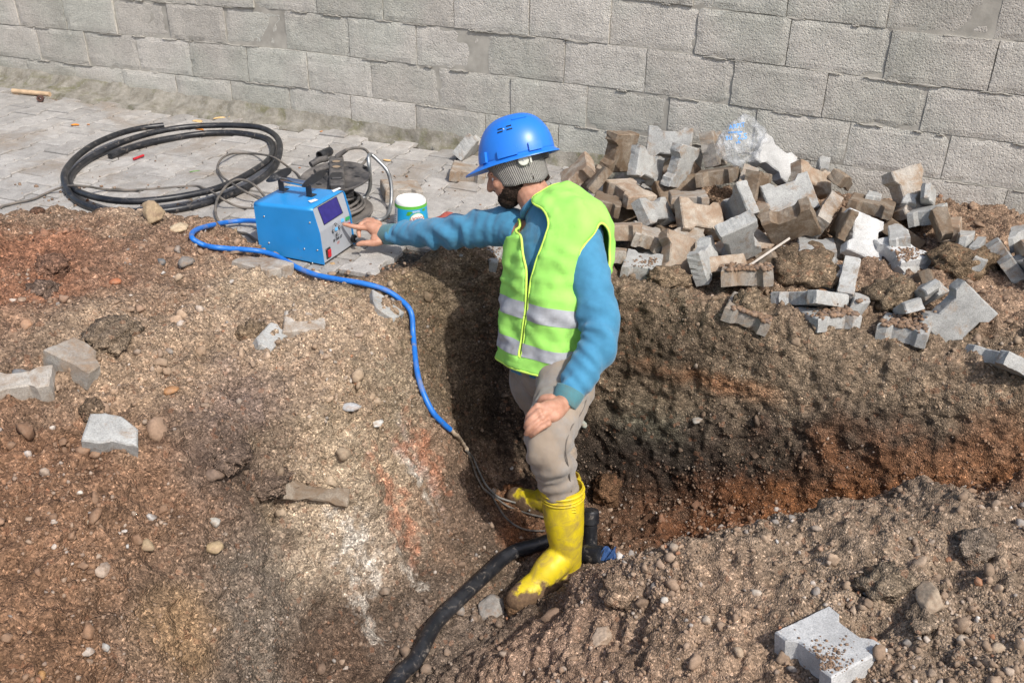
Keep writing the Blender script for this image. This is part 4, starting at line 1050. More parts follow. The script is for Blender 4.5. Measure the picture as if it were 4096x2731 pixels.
rock('rock', 165, 2700, 50, 'rock', 'small rusty stone at the bottom left edge', 'rock', .8, G2, seed=38, c=(.34,.19,.08))
rock('rock', 860, 2085, 60, 'rock', 'whitish stone lying beside the small hollow in the slope', 'rock', .7, G2, seed=39, c=(.38,.36,.32))
rock('rock', 2690, 2190, 60, 'rock', 'pale stone on the crest of the right mound', 'rock', .7, G2, seed=40, c=(.33,.27,.21))
rock('rock', 2660, 2405, 42, 'rock', 'bright oval pebble in the middle of the right mound', 'rock', .7, G2, seed=41, c=(.50,.46,.40))
rock('rock', 3025, 2370, 50, 'rock', 'cream pebble above the white-grey block', 'rock', .7, G2, seed=42, c=(.46,.40,.33))
rock('rock', 2820, 2480, 40, 'rock', 'upright cream pebble left of the white-grey block', 'rock', 1.1, G2, seed=43, c=(.46,.38,.30))
rock('rock', 3530, 2280, 38, 'rock', 'white pebble on the right mound', 'rock', .8, G2, seed=44, c=(.56,.52,.46))
rock('rock', 3615, 2335, 40, 'rock', 'round pale pebble right of the white pebble on the right mound', 'rock', .9, G2, seed=45, c=(.42,.38,.31))
rock('rock', 2950, 2600, 60, 'rock', 'tan stone touching the left corner of the white-grey block', 'rock', .7, G2, seed=46, c=(.40,.31,.22))
rock('rock', 3850, 2560, 60, 'rock', 'tan stone right of the brown lump at the lower right', 'rock', .6, G2, seed=47, c=(.40,.33,.26))
rock('rock', 4000, 2590, 90, 'rock', 'flat yellowish stone near the right bottom corner', 'rock', .5, G2, seed=48, c=(.42,.33,.24))
rock('rock', 3015, 1155, 34, 'rock', 'white chip standing on the soil lump of the bank', 'rock', 1.2, G2, seed=49, c=(.62,.58,.50), lift=1.2)
rock('rock', 3330, 1262, 34, 'rock', 'orange chip on the block in the middle of the bank', 'rock', .6, G2, seed=50, c=(.50,.22,.12))
rock('rock', 3290, 1165, 60, 'rock', 'orange-brown flat stone at the end of the edge-on block under the big clod', 'rock', .5, G2, seed=51, c=(.32,.17,.09))
rock('rock', 940, 928, 34, 'rock', 'small round brown stone on the paving left of the blue machine', 'rock', .9, G2, z=.012, seed=52, c=(.30,.22,.14), lift=.3)
rock('rock', 1325, 1070, 45, 'rock', 'yellowish stone just in front of the blue machine', 'rock', .8, G2, seed=53, c=(.44,.30,.16))
rock('rock', 1270, 1100, 50, 'rock', 'pointed cream stone below the front corner of the blue machine', 'rock', .6, G2, seed=54, c=(.52,.45,.35))
rock('rock', 1395, 1625, 90, 'rock', 'flat pale grey stone chip on the slope beside the cable', 'rock', .3, G2, seed=55, c=(.42,.42,.42))
rock('rock', 1505, 1690, 70, 'rock', 'thin whitish chip right below the flat pale grey one on the slope', 'rock', .25, G2, seed=56, c=(.50,.49,.46))
rock('rock', 75, 1500, 90, 'rock', 'dark grey veined stone at the left edge above the soil-caked block', 'rock', .5, G2, seed=57, c=(.20,.20,.20))
rock('rock', 650, 1050, 50, 'rock', 'dark grey crumpled lump on the upper near mound', 'rock', .8, G2, seed=58, c=(.14,.145,.145))
rock('rock', 745, 1055, 80, 'rock', 'grey flaky stone right of the dark grey crumpled lump', 'rock', .6, G2, seed=59, c=(.21,.19,.17))
rock('rock', 710, 1110, 45, 'rock', 'cream stone below the grey flaky stone', 'rock', .8, G2, seed=60, c=(.42,.32,.23))
rock('rock', 2330, 1695, 45, 'rock', 'greenish white stone stuck in the trench wall beside the knee', 'rock', .7, G2, seed=61, c=(.32,.35,.31))
rock('rock', 2790, 1675, 75, 'rock', 'long flat pale stone stuck in the trench wall', 'rock', .3, G2, seed=62, c=(.27,.25,.22))
# crumbs of soil on the paving
nC = 420; pc = []
while len(pc) < nC:
    px_, py_ = rng.uniform(0, 2300), rng.uniform(640, 1110); p = PZ(px_, py_)
    s = sdf_poly(p[None, :2], pave_poly)[0]
    if s > .0 and rng.random() < math.exp(-s/.09)+.05: pc.append(p[:2])
VV, FF, CC = [], [], []
for i, p in enumerate(pc):
    r_ = .0025+.008*rng.random()**3; q = IV1*(1+rng.uniform(-.25, .25, (12 if len(IV1) == 12 else len(IV1), 1)))*np.array([1, .9, .7])*r_+np.array([p[0], p[1], .001+r_*.3])
    VV.append(q); FF.append(IF1+i*len(IV1)); CC.append(np.tile(PALETTE[rng.choice(len(PALETTE), p=PW)]*rng.uniform(.7, 1.1), (len(IV1), 1)))
tag(link('soil_crumbs', mesh_np('soil_crumbs', np.vstack(VV), np.vstack(FF), False, np.vstack(CC)), M_STONE), 'crumbs of soil and grit strewn over the paving', 'gravel', kind='stuff')

# crumbs of soil lying on top of single blocks
def crumbs_on(px0, px1, py0, py1, n, rmin, rmax, label, tones=(0, 1, 2, 6)):
    dg_ = bpy.context.evaluated_depsgraph_get(); VV, FF, CC = [], [], []; k = 0; tries = 0
    while k < n and tries < n*6:
        tries += 1; g = rng.normal(0, .33, 2); a = px0+(px1-px0)*(.5+g[0]*.5*1.4); b_ = py0+(py1-py0)*(.5+g[1]*.5*1.4)
        r_ = scene.ray_cast(dg_, Vector(CAM), Vector(ray(a, b_)).normalized())
        if not r_[0] or r_[2].z < .5 or not r_[4].name.startswith('loose_paver'): continue
        q = rmin+(rmax-rmin)*rng.random()**2.5; p = np.array(r_[1])
        VV.append(IV1*(1+rng.uniform(-.25, .25, (len(IV1), 1)))*np.array([1, .9, .7])*q+p+np.array([0, 0, q*.3])); FF.append(IF1+k*len(IV1))
        CC.append(np.tile(PALETTE[rng.choice(tones)]*rng.uniform(.8, 1.15), (len(IV1), 1))); k += 1
    if k: tag(link('soil_crumbs', mesh_np('soil_crumbs', np.vstack(VV), np.vstack(FF), False, np.vstack(CC)), M_STONE), label, 'gravel', kind='stuff')
bpy.context.view_layer.update()
crumbs_on(3130, 3430, 2560, 2720, 230, .0016, .0052, 'crumbs of soil on the white-grey block at the bottom right')
crumbs_on(2900, 3110, 1055, 1100, 260, .004, .012, 'crumbs of soil on the block left of the large clod')
crumbs_on(2900, 3090, 1230, 1300, 260, .004, .012, 'crumbs of soil on the lowest left block of the bank')
crumbs_on(3250, 3450, 1210, 1290, 260, .004, .012, 'crumbs of soil on the block in the middle of the bank')
crumbs_on(3500, 3720, 1250, 1350, 240, .004, .012, 'crumbs of soil on the block left of the big bare block')
crumbs_on(3560, 3700, 980, 1050, 120, .003, .008, 'crumbs of soil on the flat white-grey block')
crumbs_on(2520, 2640, 1020, 1080, 60, .003, .007, 'crumbs of soil on the grey block at the trench edge')
crumbs_on(1860, 1990, 980, 1050, 60, .003, .007, 'crumbs of soil on the block overhanging the trench')

# ------------------------------------------------------------------ coiled pipe and cables
def s168(pts, z):   # measured on an enlarged crop (scale 1.68)
    return [PZ(a/1.68, b/1.68, z if np.isscalar(z) else zz) for (a, b), zz in zip(pts, z if not np.isscalar(z) else [z]*len(pts))]
cp = [(1100,843,.047),(950,862,.047),(800,900,.047),(650,962,.047),(540,1035,.048),(465,1110,.05),(430,1180,.05),(445,1255,.036),(485,1322,.017),(560,1372,.016),(690,1412,.016),(850,1428,.016),(1020,1424,.016),(1200,1403,.016),(1380,1362,.016),(1540,1308,.016),(1690,1243,.016),(1800,1165,.017),(1862,1085,.03),(1882,985,.047),(1850,912,.048),(1760,862,.048),(1640,846,.048),(1490,843,.047),(1340,848,.047),(1190,862,.046),(1040,890,.044),(900,930,.04),(770,980,.034),(640,1045,.02),(540,1112,.016),(480,1180,.016),(470,1235,.018),(530,1290,.03),(680,1335,.045),(870,1354,.046),(1090,1340,.046),(1290,1308,.046),(1450,1270,.046),(1590,1212,.046),(1710,1145,.045),(1800,1080,.042),(1838,1010,.03),(1812,945,.018),(1730,915,.016),(1600,895,.016),(1450,893,.016),(1300,905,.016),(1150,930,.016),(1000,962,.016),(860,1003,.016),(740,1052,.016)]
cpw = spline([PZ(a/1.68, b/1.68, z) for a, b, z in cp], 420)
b = MB(); b.tube(None, cpw[:, :3], .0148, 20, caps=True) if False else b.add(*tube_vf(cpw, .0148, 20, True))
coil = b.build('coiled_pipe', M_PIPE, None, autos=50); tag(coil, 'large loose coil of black plastic pipe lying on the paving', 'pipe')
def cable(name, pts, r, mat, label, cat, n=10, res=10, wr=None, parent=None):
    s = spline(pts, res*len(pts)); b = MB(); b.add(*tube_vf(s, r, n, True, wr)); o = b.build(name, mat, parent, autos=50)
    if label: tag(o, label, cat)
    return o
cable('power_cable', [PZ(a/1.68, b/1.68, z) for a, b, z in [(-60,1430,.006),(0,1395,.006),(100,1365,.006),(220,1340,.006),(320,1295,.006),(420,1258,.03),(500,1248,.055),(600,1256,.04),(700,1272,.010),(860,1279,.006),(1100,1265,.006),(1300,1250,.006),(1370,1265,.02),(1440,1300,.058),(1500,1340,.05),(1560,1374,.02),(1620,1393,.007),(1700,1400,.006),(1780,1396,.006)]], .0052, M_CABLE, 'thin grey cable running from the left edge across the pipe coil to the machine', 'cable')
cable('power_cable', [PZ(a/1.68, b/1.68, z) for a, b, z in [(2040,1230,.02),(2000,1172,.006),(1945,1130,.006),(1870,1075,.06),(1800,1046,.05),(1700,1033,.008),(1600,1030,.007),(1530,1042,.03),(1480,1078,.03),(1463,1130,.02),(1495,1188,.02),(1560,1235,.06),(1650,1288,.055),(1740,1338,.02),(1800,1375,.006)]], .0052, M_CABLE, 'grey cable looping inside the right end of the pipe coil', 'cable')
cable('power_cable', [PZ(a/1.68, b/1.68, z) for a, b, z in [(1800,1350,.01),(1770,1312,.02),(1722,1255,.05),(1655,1215,.07),(1590,1210,.07),(1535,1238,.062),(1490,1290,.062),(1458,1350,.058),(1447,1420,.03),(1468,1485,.012),(1520,1528,.010),(1600,1562,.012)]]+[PZ(a, b, z) for a, b, z in [(985,935,.02),(1018,958,.02),(1046,978,.02),(1062,990,.022)]], .0056, M_CABLE, 'dark cable looping over the coil and plugged into the back of the blue machine', 'cable')
D = 1.7415
bc = [(597,508,.045),(560,514,.02),(520,518,.012),(480,525,.010),(450,534,.010),(438,543,.010),(440,556,.010),(455,565,.010)]
bl = [PZ(a*D, b*D, z) for a, b, z in bc]
def onsoil(lst, off):
    out = []
    for a, b in lst:
        h, nn = hit(a*D, b*D)
        if sdf_poly(h[None, :2], pave_poly)[0] > -.03: h = PZ(a*D, b*D, max(h[2], .004))
        dv = (CAM-h)/np.linalg.norm(CAM-h); out.append(h+np.array([0, 0, off*.45])+nn*off*.3+dv*off*.4)
    return out
bl = bl[:1]+onsoil([(560,514),(520,518),(480,524),(452,532),(438,543),(440,556),(455,565)], .020)
b1 = onsoil([(470,571),(488,576)], .020)
b2 = onsoil([(500,577),(522,579),(560,579),(598,583),(630,590),(654,605),(680,625),(720,643),(780,650),(840,655),(888,667),(920,688),(941,722)], .022)
b2 = [np.array(q) for q in b2]; b2 = b2[:1]+[b2[i-1]*.22+b2[i]*.56+b2[i+1]*.22 for i in range(1, len(b2)-1)]+b2[-1:]
# from the edge the cable hangs down the face of the cut
t_h = [(949,780),(955,850),(967,900),(990,950),(1015,980),(1031,991)]
b3 = onsoil(t_h, .022)
bb = bl+b1+b2; bb = bb[:1]+[bb[i-1]*.2+bb[i]*.6+bb[i+1]*.2 for i in range(1, len(bb)-1)]+bb[-1:]
cable('welding_cable', bb+b3, .0098, M_BLUECABLE, 'bright blue cable running from the machine over the soil down into the trench', 'cable', 14, 14)
e0 = np.array(b3[-1])
tape = onsoil([(1031,991),(1045,1003),(1058,1020),(1070,1038)], .018)
cable('taped_joint', tape, .0075, mat_simple('dirty_tape', (.38, .30, .22), .9, .2, var=.35), 'dirty taped joint at the lower end of the blue cable', 'cable joint', 10, 8, wr=lambda u, th: .0018*np.sin(u*40+th))
wm = mat_simple('grey_wire', (.20, .195, .18), .6, .4, var=.2)
w1 = onsoil([(1070,1038),(1085,1058),(1098,1085),(1115,1115),(1135,1140),(1160,1152),(1195,1162),(1216,1166),(1217,1178)], .016)
w2 = onsoil([(1070,1040),(1082,1068),(1093,1098),(1112,1128),(1135,1145),(1170,1168),(1210,1183),(1250,1194)], .016)
w3 = onsoil([(1110,1126),(1130,1142),(1143,1165),(1160,1192),(1185,1212),(1215,1222),(1250,1224)], .016)
cable('thin_wire', w1, .0036, wm, 'uppermost of the thin grey wires fanning out from the taped joint', 'wire', 8)
cable('thin_wire', w2, .0036, M_CABLE, 'dark thin wire running straight from the taped joint to behind the boot', 'wire', 8)
cable('thin_wire', w3, .0036, M_CABLE, 'lowest thin wire curving down from the taped joint to the boot', 'wire', 8)
# pipe along the trench floor
pp = [(1480,2900),(1600,2731),(1665,2640),(1740,2530),(1830,2420),(1930,2320),(2040,2245),(2160,2190),(2270,2150)]
pts = []
for a, b_ in pp:
    h, nn = hit(a, b_); pts.append(h+np.array([0, 0, .016]))
pts = np.array(pts); pts[:, 2] = np.convolve(np.r_[pts[0, 2], pts[:, 2], pts[-1, 2]], [.3, .4, .3], 'valid')+.006
cable('trench_pipe', pts, .0245, M_PIPE, 'thick black pipe lying on the trench floor and running out at the bottom', 'pipe', 24, 12)
# electrofusion tee behind the boot
tee = empty('pipe_coupler', P(2365, 2230, 3.2)); tag(tee, 'black plastic pipe coupler standing in the trench behind the yellow boot', 'pipe fitting')
tl_ = np.array(tee.location); b = MB()
top = P(2362, 2045, 3.22)-tl_; bot = P(2362, 2260, 3.25)-tl_
b.add(*tube_vf(spline([bot, bot*.5+top*.5, top], 8), .024, 20)); b.build('riser', M_PIPE, tee, autos=40)
b = MB(); dn = (top-bot)/np.linalg.norm(top-bot); b.add(*tube_vf(np.array([top-dn*.045, top-dn*.04, top-dn*.002, top+dn*.006]), np.array([.024, .030, .030, .027]), 20)); b.build('collar', M_PIPE, tee, autos=40)
b = MB(); a1 = P(2340, 2215, 3.2)-tl_; a2 = P(2412, 2222, 3.14)-tl_; b.add(*tube_vf(np.array([a1, a1*.9+a2*.1, a2*.9+a1*.1, a2]), np.array([.027, .034, .034, .029]), 20)); b.build('socket', M_PIPE, tee, autos=40)
V = []; F = []
for i in range(9):
    for j in range(7):
        V.append(P(2398+i*8, 2190+j*9+8*math.sin(i*1.3+j), 3.14+.012*math.sin(i*2.1+j*1.7)-.006*i/9))
for i in range(8):
    for j in range(6): F.append((i*7+j, i*7+j+1, (i+1)*7+j+1, (i+1)*7+j))
me = mesh('blue_scrap', V, F, True); o = link('blue_scrap', me, M_DKBLUE); md = o.modifiers.new('s', 'SOLIDIFY'); md.thickness = .004
tag(o, 'small torn blue plastic scrap beside the black coupler in the trench', 'scrap')

# ------------------------------------------------------------------ the blue machine
P0 = PZ(1296, 1064); P1 = PZ(1417, 982); P2 = PZ(1063, 1000)
ex = (P1-P0); Wd = np.linalg.norm(ex); ex = ex/Wd                 # across the front
ey = P2-P0; ey -= ex*(ey@ex); Dp = np.linalg.norm(ey); ey = ey/Dp   # towards the back
ez = np.array([0, 0, 1.0])
mach = empty('fusion_machine', (0, 0, 0)); 
MO = (P0+P1+P2+ (P1+P2-P0))/4; mach.location = MO
tag(mach, 'bright blue metal pipe fusion machine with grey front panel, screen and carrying handle', 'machine')
def mw(a, d, z): return P0+ex*a+ey*d+ez*z-MO
HT = .226; T2 = .036; KN = .130
prof = [(0.0, .004), (-.008+.0165, KN), (T2, HT-.012), (T2+.012, HT), (Dp-.012, HT-.008), (Dp+.006, HT-.022), (Dp, .004)]  # depth, height: silhouette from the side
pr = [(.0, .006), (.009, KN), (T2-.002, HT-.004), (T2+.004, HT), (Dp-.004, HT-.016), (Dp+.008, HT-.024), (Dp+.003, .006)]
b = MB(); V = []; n = len(pr)
rr = .012
# the cover: side plates and top with rounded long edges
cs = [(0, 0.0), (0, 1.0)]
def cover():
    V = []; F = []
    ring = [(0, 0)]                         # across: (offset a, drop from top)
    arc = [(rr*(1-math.sin(t)), rr*(1-math.cos(t))) for t in np.linspace(math.pi/2, 0, 6)]
    left = [(a, dz) for a, dz in [(0*1.0, None)]]
    path = [(0.0, 'b')]+[(rr*(1-math.cos(t)), rr*(1-math.sin(t))) for t in np.linspace(0, math.pi/2, 6)]+[(Wd-rr*(1-math.cos(t)), rr*(1-math.sin(t))) for t in np.linspace(math.pi/2, 0, 6)]+[(Wd, 'b')]
    secs = [(-.006, None), (T2*.0, None)]
    return path
path = cover()
front = [(-.004, .006), (.005, KN), (T2-.006, HT)]
def fr(z):      # depth of the sloping front edge at height z
    if z < KN: return -.004+(.009)*z/KN
    return .005+(T2-.011)*(z-KN)/(HT-KN)
def topz(d): return HT-.020*np.clip(d/Dp, 0, 1)
V = []; F = []
nd = 8
for i in range(nd+1):
    row = []
    for (a, dz) in path:
        z = .006 if dz == 'b' else None
        if z is None:
            d0 = fr(HT-dz); d = d0+(Dp-d0+.004)*i/nd; z = topz(d)-dz
        else:
            d0 = fr(.006); d = d0+(Dp-d0)*i/nd
        row.append(mw(a, d, z))
    # one more vertex at the knee on either side
    for a in (0, Wd):
        pass
    V += row
k = len(path)
for i in range(nd):
    for j in range(k-1): F.append((i*k+j, i*k+j+1, (i+1)*k+j+1, (i+1)*k+j))
me = mesh('casing', V, F)
casing = link('casing', me, M_BLUEPAINT, mach)
# side plates with the bent front edge
bm = bmesh.new(); bm.from_mesh(me)
# drop the straight plate faces (first and last strip) and rebuild them with the knee
bm.faces.ensure_lookup_table(); kill = [f for idx_, f in enumerate(bm.faces) if idx_ % (k-1) in (0, k-2)]
bmesh.ops.delete(bm, geom=kill, context='FACES')
for a in (0, Wd):
    zt = HT-rr
    poly = [mw(a, fr(.006), .006), mw(a, fr(KN), KN), mw(a, fr(zt), zt)]
    dd = fr(zt)
    for i in range(1, nd+1):
        d = dd+(Dp-dd+.004)*i/nd; poly.append(mw(a, d, topz(d)-rr))
    poly.append(mw(a, Dp, .006))
    vs_ = [bm.verts.new(p) for p in poly]; bm.faces.new(vs_)
bmesh.ops.remove_doubles(bm, verts=bm.verts, dist=.0004); bmesh.ops.recalc_face_normals(bm, faces=bm.faces)
bm.to_mesh(me); bm.free(); me.polygons.foreach_set('use_smooth', [True]*len(me.polygons)); me.set_sharp_from_angle(angle=math.radians(22))
for p in me.polygons:
    if len(p.vertices) > 5: p.use_smooth = False
md = casing.modifiers.new('s', 'SOLIDIFY'); md.thickness = .0022; md.offset = 0
# rear and base
b = MB(); q = [mw(.002, Dp-.004, .004), mw(Wd-.002, Dp-.004, .004), mw(Wd-.002, Dp-.002, HT-.026), mw(.002, Dp-.002, HT-.026)]; b.add(q, [(0, 1, 2, 3)])
b.build('back_plate', M_BLUEPAINT, mach)
b = MB(); b.add([mw(.003, .004, .001), mw(Wd-.003, .004, .001), mw(Wd-.003, Dp-.004, .001), mw(.003, Dp-.004, .001), mw(.003, .004, .012), mw(Wd-.003, .004, .012), mw(Wd-.003, Dp-.004, .012), mw(.003, Dp-.004, .012)], [(0, 3, 2, 1), (4, 5, 6, 7), (0, 1, 5, 4), (1, 2, 6, 5), (2, 3, 7, 6), (3, 0, 4, 7)])
b.build('base_plate', M_BLACKMETAL, mach)
# front panel, set 4 mm back inside the casing
ins = .006
pl = MB(); a0, a1_ = .003, Wd-.003
q = [(a0, .008), (a1_, .008), (a1_, KN), (a0, KN), (a1_, HT-.006), (a0, HT-.006)]
pl.add([mw(a, fr(z)+ins, z) for a, z in q], [(0, 1, 2, 3), (3, 2, 4, 5)]); panel = pl.build('front_panel', M_PANEL, mach)
def pan(a, z, out=.0): # point on the panel; a from the left edge, z height, out towards the viewer
    d = fr(z)+ins
    nrm = -ey if z < KN else (-ey*(HT-KN)+ez*(T2-.011))/math.hypot(HT-KN, T2-.011)
    return P0+ex*a+ey*d+ez*z+nrm*out-MO
def pframe(z):
    up = np.array(ez) if z < KN else (ez*(HT-KN)+ey*(T2-.011))/math.hypot(HT-KN, T2-.011)
    return np.stack([ex, up, np.cross(ex, up)], 1)      # columns x, y, outward
# screen: measured corners in the photo projected on the panel
def pquad(pxs, out, h):
    res = []
    nrm = pframe(.18)[:, 2]; p0 = P0+ex*.1+ey*(fr(.18)+ins)+ez*.18+nrm*out
    for a, b_ in pxs: res.append(PPL(a, b_, nrm, p0)-MO)
    return res
def slab(name, pxs, mat, out=.003, parent=None, base=-.001):
    t_ = pquad(pxs, out, 0); nrm = pframe(.18)[:, 2]; bt = [p-nrm*(out-base) for p in t_]; n = len(t_)
    b = MB(); b.add(t_+bt, [tuple(range(n))]+[(i, i+n, (i+1) % n+n, (i+1) % n) for i in range(n)]); return b.build(name, mat, parent or mach)
C9 = lambda a, b_: (900+a/2.94, 550+b_/2.94)
bez = slab('screen_bezel', [C9(1088, 822), C9(1312, 694), C9(1390, 888), C9(1168, 1032)], M_BLACKMETAL, .0015)
slab('screen', [C9(1096, 828), C9(1308, 702), C9(1380, 885), C9(1172, 1022)], M_SCREEN, .0032)
slab('key', [C9(1366, 960), C9(1398, 948), C9(1403, 985), C9(1372, 998)], M_CYAN, .0015)
slab('key', [C9(1420, 940), C9(1465, 922), C9(1470, 958), C9(1424, 980)], M_GREEN, .0015)
slab('key', [C9(1430, 1010), C9(1474, 996), C9(1476, 1018), C9(1434, 1034)], M_RED, .0015)
slab('key', [C9(1298, 1064), C9(1324, 1052), C9(1328, 1086), C9(1303, 1098)], M_CYAN, .0015)
def disc(name, cx, cy, r, mat, out, parent=None, ring=None, seg=28, sq=1.0):
    nrm = pframe(.12)[:, 2] if cy > 1330/2.94*1 and False else pframe(.18)[:, 2]
    p0 = P0+ex*.1+ey*(fr(.18)+ins)+ez*.18+nrm*out
    c = PPL(cx, cy, nrm, p0)-MO; Fm = pframe(.18)
    b = MB(); V = [c+Fm[:, 0]*r*sq*math.cos(t)+Fm[:, 1]*r*math.sin(t) for t in np.arange(seg)*2*math.pi/seg]
    if ring:
        V2_ = [c+(v-c)*(1-ring/r) for v in V]; b.add(V+V2_, [(i, (i+1) % seg, (i+1) % seg+seg, i+seg) for i in range(seg)])
    else:
        V2_ = [v-nrm*out for v in V]; b.add(V+V2_, [tuple(range(seg))]+[(i, i+seg, (i+1) % seg+seg, (i+1) % seg) for i in range(seg)])
    return b.build(name, mat, parent or mach)
disc('key_ring', *C9(1311, 1082), .0245, M_INK, .0008, ring=.0012, sq=.92)
ARR = [((1302, 1022), 90), ((1348, 1056), 0), ((1320, 1138), -90), ((1274, 1102), 180)]
for (a, b_), ang in ARR:
    kb = disc('arrow_key', *C9(a, b_), .0058, M_INK, .0012)
    nrm = pframe(.18)[:, 2]; Fm = pframe(.18); c = PPL(*C9(a, b_), nrm, P0+ex*.1+ey*(fr(.18)+ins)+ez*.18+nrm*.0016)-MO
    t0_ = math.radians(ang); V = [c+Fm[:, 0]*.0038*math.cos(t0_+q)+Fm[:, 1]*.0038*math.sin(t0_+q) for q in (0, 2.4, 3.14-.0, -2.4)]
    V[2] = c-Fm[:, 0]*.0008*math.cos(t0_)-Fm[:, 1]*.0008*math.sin(t0_)
    b = MB(); b.add(V, [(0, 1, 2), (0, 2, 3)]); b.build('arrow_mark', M_WHITE, kb)
def text_on(txt, name, origin, X, Y, size, mat, parent, bold=.0, wrap=None):
    cu = bpy.data.curves.new(name, 'FONT'); cu.body = txt; cu.size = size; cu.align_x = 'CENTER'; cu.align_y = 'CENTER'; cu.offset = bold; cu.resolution_u = 3
    o = bpy.data.objects.new(name, cu); COL.objects.link(o)
    me = bpy.data.meshes.new_from_object(o.evaluated_get(bpy.context.evaluated_depsgraph_get())); bpy.data.objects.remove(o)
    V = getco(me)
    if wrap is None: W_ = origin+V[:, :1]*X+V[:, 1:2]*Y
    else: W_ = wrap(V)
    setco(me, W_); me.name = name; me.materials.clear(); return link(name, me, mat, parent)
Fm = pframe(.1)
def pc(a, z, out=.0012): return pan(a, z, out)
def low(px_, py_, out=.0012):
    nrm = pframe(.05)[:, 2]; return PPL(px_, py_, nrm, P0+ex*.1+ey*(fr(.06)+ins)+ez*.06+nrm*out)-MO
text_on('BF 800 ST', 'lettering', low(*C9(1328, 1188)), Fm[:, 0], Fm[:, 1], .0155, M_INK, mach, .0003)
text_on('BF', 'lettering', low(*C9(1335, 1236)), Fm[:, 0], Fm[:, 1], .017, M_REDINK, mach)
text_on('Burak Füzyon', 'lettering', low(*C9(1338, 1288)), Fm[:, 0], Fm[:, 1], .0135, M_INK, mach, -.0002)
# rocker switch and socket
sc_ = low(*C9(1208, 1358), .0); Rm3 = pframe(.05)
sw = MB(); sw.box(sc_+Rm3[:, 2]*.003, (.030, .042, .006), Rm3, .002); swo = sw.build('power_switch', M_BLACKMETAL, mach)
sw = MB(); sw.box(sc_+Rm3[:, 2]*.0075+Rm3[:, 0]*.002, (.018, .030, .007), Rm3, .002); sw.build('rocker', M_RED, swo)
cs_ = low(*C9(1497, 1187), .0); b = MB(); Rl = np.stack([Rm3[:, 0], Rm3[:, 1], Rm3[:, 2]], 1)
b.lathe([(0, .0), (.017, .0), (.017, .012), (.012, .016), (.011, .010), (0, .010)], cs_, 24, Rl); b.build('connector_socket', M_BLACKMETAL, mach, autos=40)
b = MB(); b.lathe([(0, .012), (.007, .012), (.007, .022), (.004, .024), (0, .024)], cs_, 18, Rl); b.build('connector_pin', M_CHROME, mach, autos=40)
# screws on the near side plate
for (a, b_) in [(458, 930), (996, 1003), (516, 1240), (1086, 1326), (1026, 1478), (932, 1310)]:
    nrm = -ex; c = PPL(*C9(a, b_), nrm, P0+nrm*.0012)-MO; b = MB(); Rs = np.stack([ey, ez, nrm], 1)
    b.lathe([(0.0, .0022), (.0028, .0018), (.0038, .0), ], c, 12, Rs); b.build('screw', M_SCREW, mach, autos=30)
# white stickers on the top edge
for qd in [[(975, 745), (1060, 722), (1098, 736), (1010, 768)], [(1255, 622), (1345, 588), (1368, 598), (1278, 645)]]:
    tp_ = [PPL(*C9(a, b_), ez, P0+ez*(HT-.0008))-MO for a, b_ in qd]; b = MB(); b.add(tp_, [(0, 1, 2, 3)]); b.build('sticker', M_WHITE, mach)
# handle: bar between two brackets, each with an oval paddle
topn = ez
def onTop(px_, py_, z): return PPL(px_, py_, ez, P0+ez*z)-MO
brk = []
for qd, qt in [((685, 625), (690, 470)), ((1010, 690), (1000, 560))]:
    foot = onTop(*C9(*qd), HT-.006)
    b = MB(); Rb = np.stack([ex, ey, ez], 1)
    b.box(foot+ez*.002+ex*.006, (.034, .026, .003), Rb, .001); b.box(foot+ez*.026-ex*.010, (.003, .026, .050), Rb, .001)
    brk.append((b.build('handle_bracket', M_BLACKMETAL, mach), foot))
f0, f1 = brk[0][1]+ez*.046, brk[1][1]+ez*.046
b = MB(); b.add(*tube_vf(np.array([f0, f0*.98+f1*.02, f1*.98+f0*.02, f1]), np.array([.0115, .0125, .0125, .0115]), 24)); b.build('handle_bar', M_CHROME, mach, autos=40)
# paddles: flat ovals square to the bar
hb = (f1-f0)/np.linalg.norm(f1-f0)
for f_, (e1, e2) in ((f0, ((475, 520), (790, 378))), (f1, ((890, 590), (1200, 390)))):
    A_ = PPL(*C9(*e1), hb, P0*0+f_+MO)-MO; B_ = PPL(*C9(*e2), hb, f_+MO)-MO; L_ = np.linalg.norm(B_-A_); u_ = (B_-A_)/L_; v_ = np.cross(hb, u_); c = (A_+B_)/2
    L_ = min(L_, .15); b = MB(); n = 28; V = []
    for sgn in (-.0025, .0025):
        for i in range(n):
            t_ = 2*math.pi*i/n; V.append(c+u_*L_/2*math.copysign(abs(math.cos(t_))**.85, math.cos(t_))+v_*.017*math.sin(t_)*(1+.25*math.cos(t_))+hb*sgn)
    b.add(V, [tuple(range(n)), tuple(range(2*n-1, n-1, -1))]+[(i, (i+1) % n, (i+1) % n+n, i+n) for i in range(n)]); b.build('handle_end', M_BLACKMETAL, mach, autos=40)

# ------------------------------------------------------------------ cable reel
rc = PZ(1345, 838, 0.0); reel = empty('cable_reel', rc); tag(reel, 'dusty black cable reel on a bent steel tube stand behind the blue machine', 'cable reel')
tilt = rotv(np.array([math.radians(7), 0, 0])); fc = PZ(1342, 706, .155)-rc
def flange(z0, R0, base, name):
    b = MB(); b.lathe([(.030, .0), (.034, .003), (R0-.012, .0), (R0-.004, .004), (R0, .001), (R0, -.004), (R0-.006, -.005), (.034, -.004), (.030, .0)], base, 48, tilt); return b.build(name, M_REEL, reel, autos=35)
flange(0, .150, fc, 'top_flange'); bc_ = PZ(1352, 845, .022)-rc; flange(0, .150, bc_, 'bottom_flange')
ax_ = fc-bc_; b = MB(); s = spline([bc_, (bc_+fc)/2, fc], 12); b.add(*tube_vf(s, .052, 24)); b.build('drum', M_REEL, reel, autos=35)
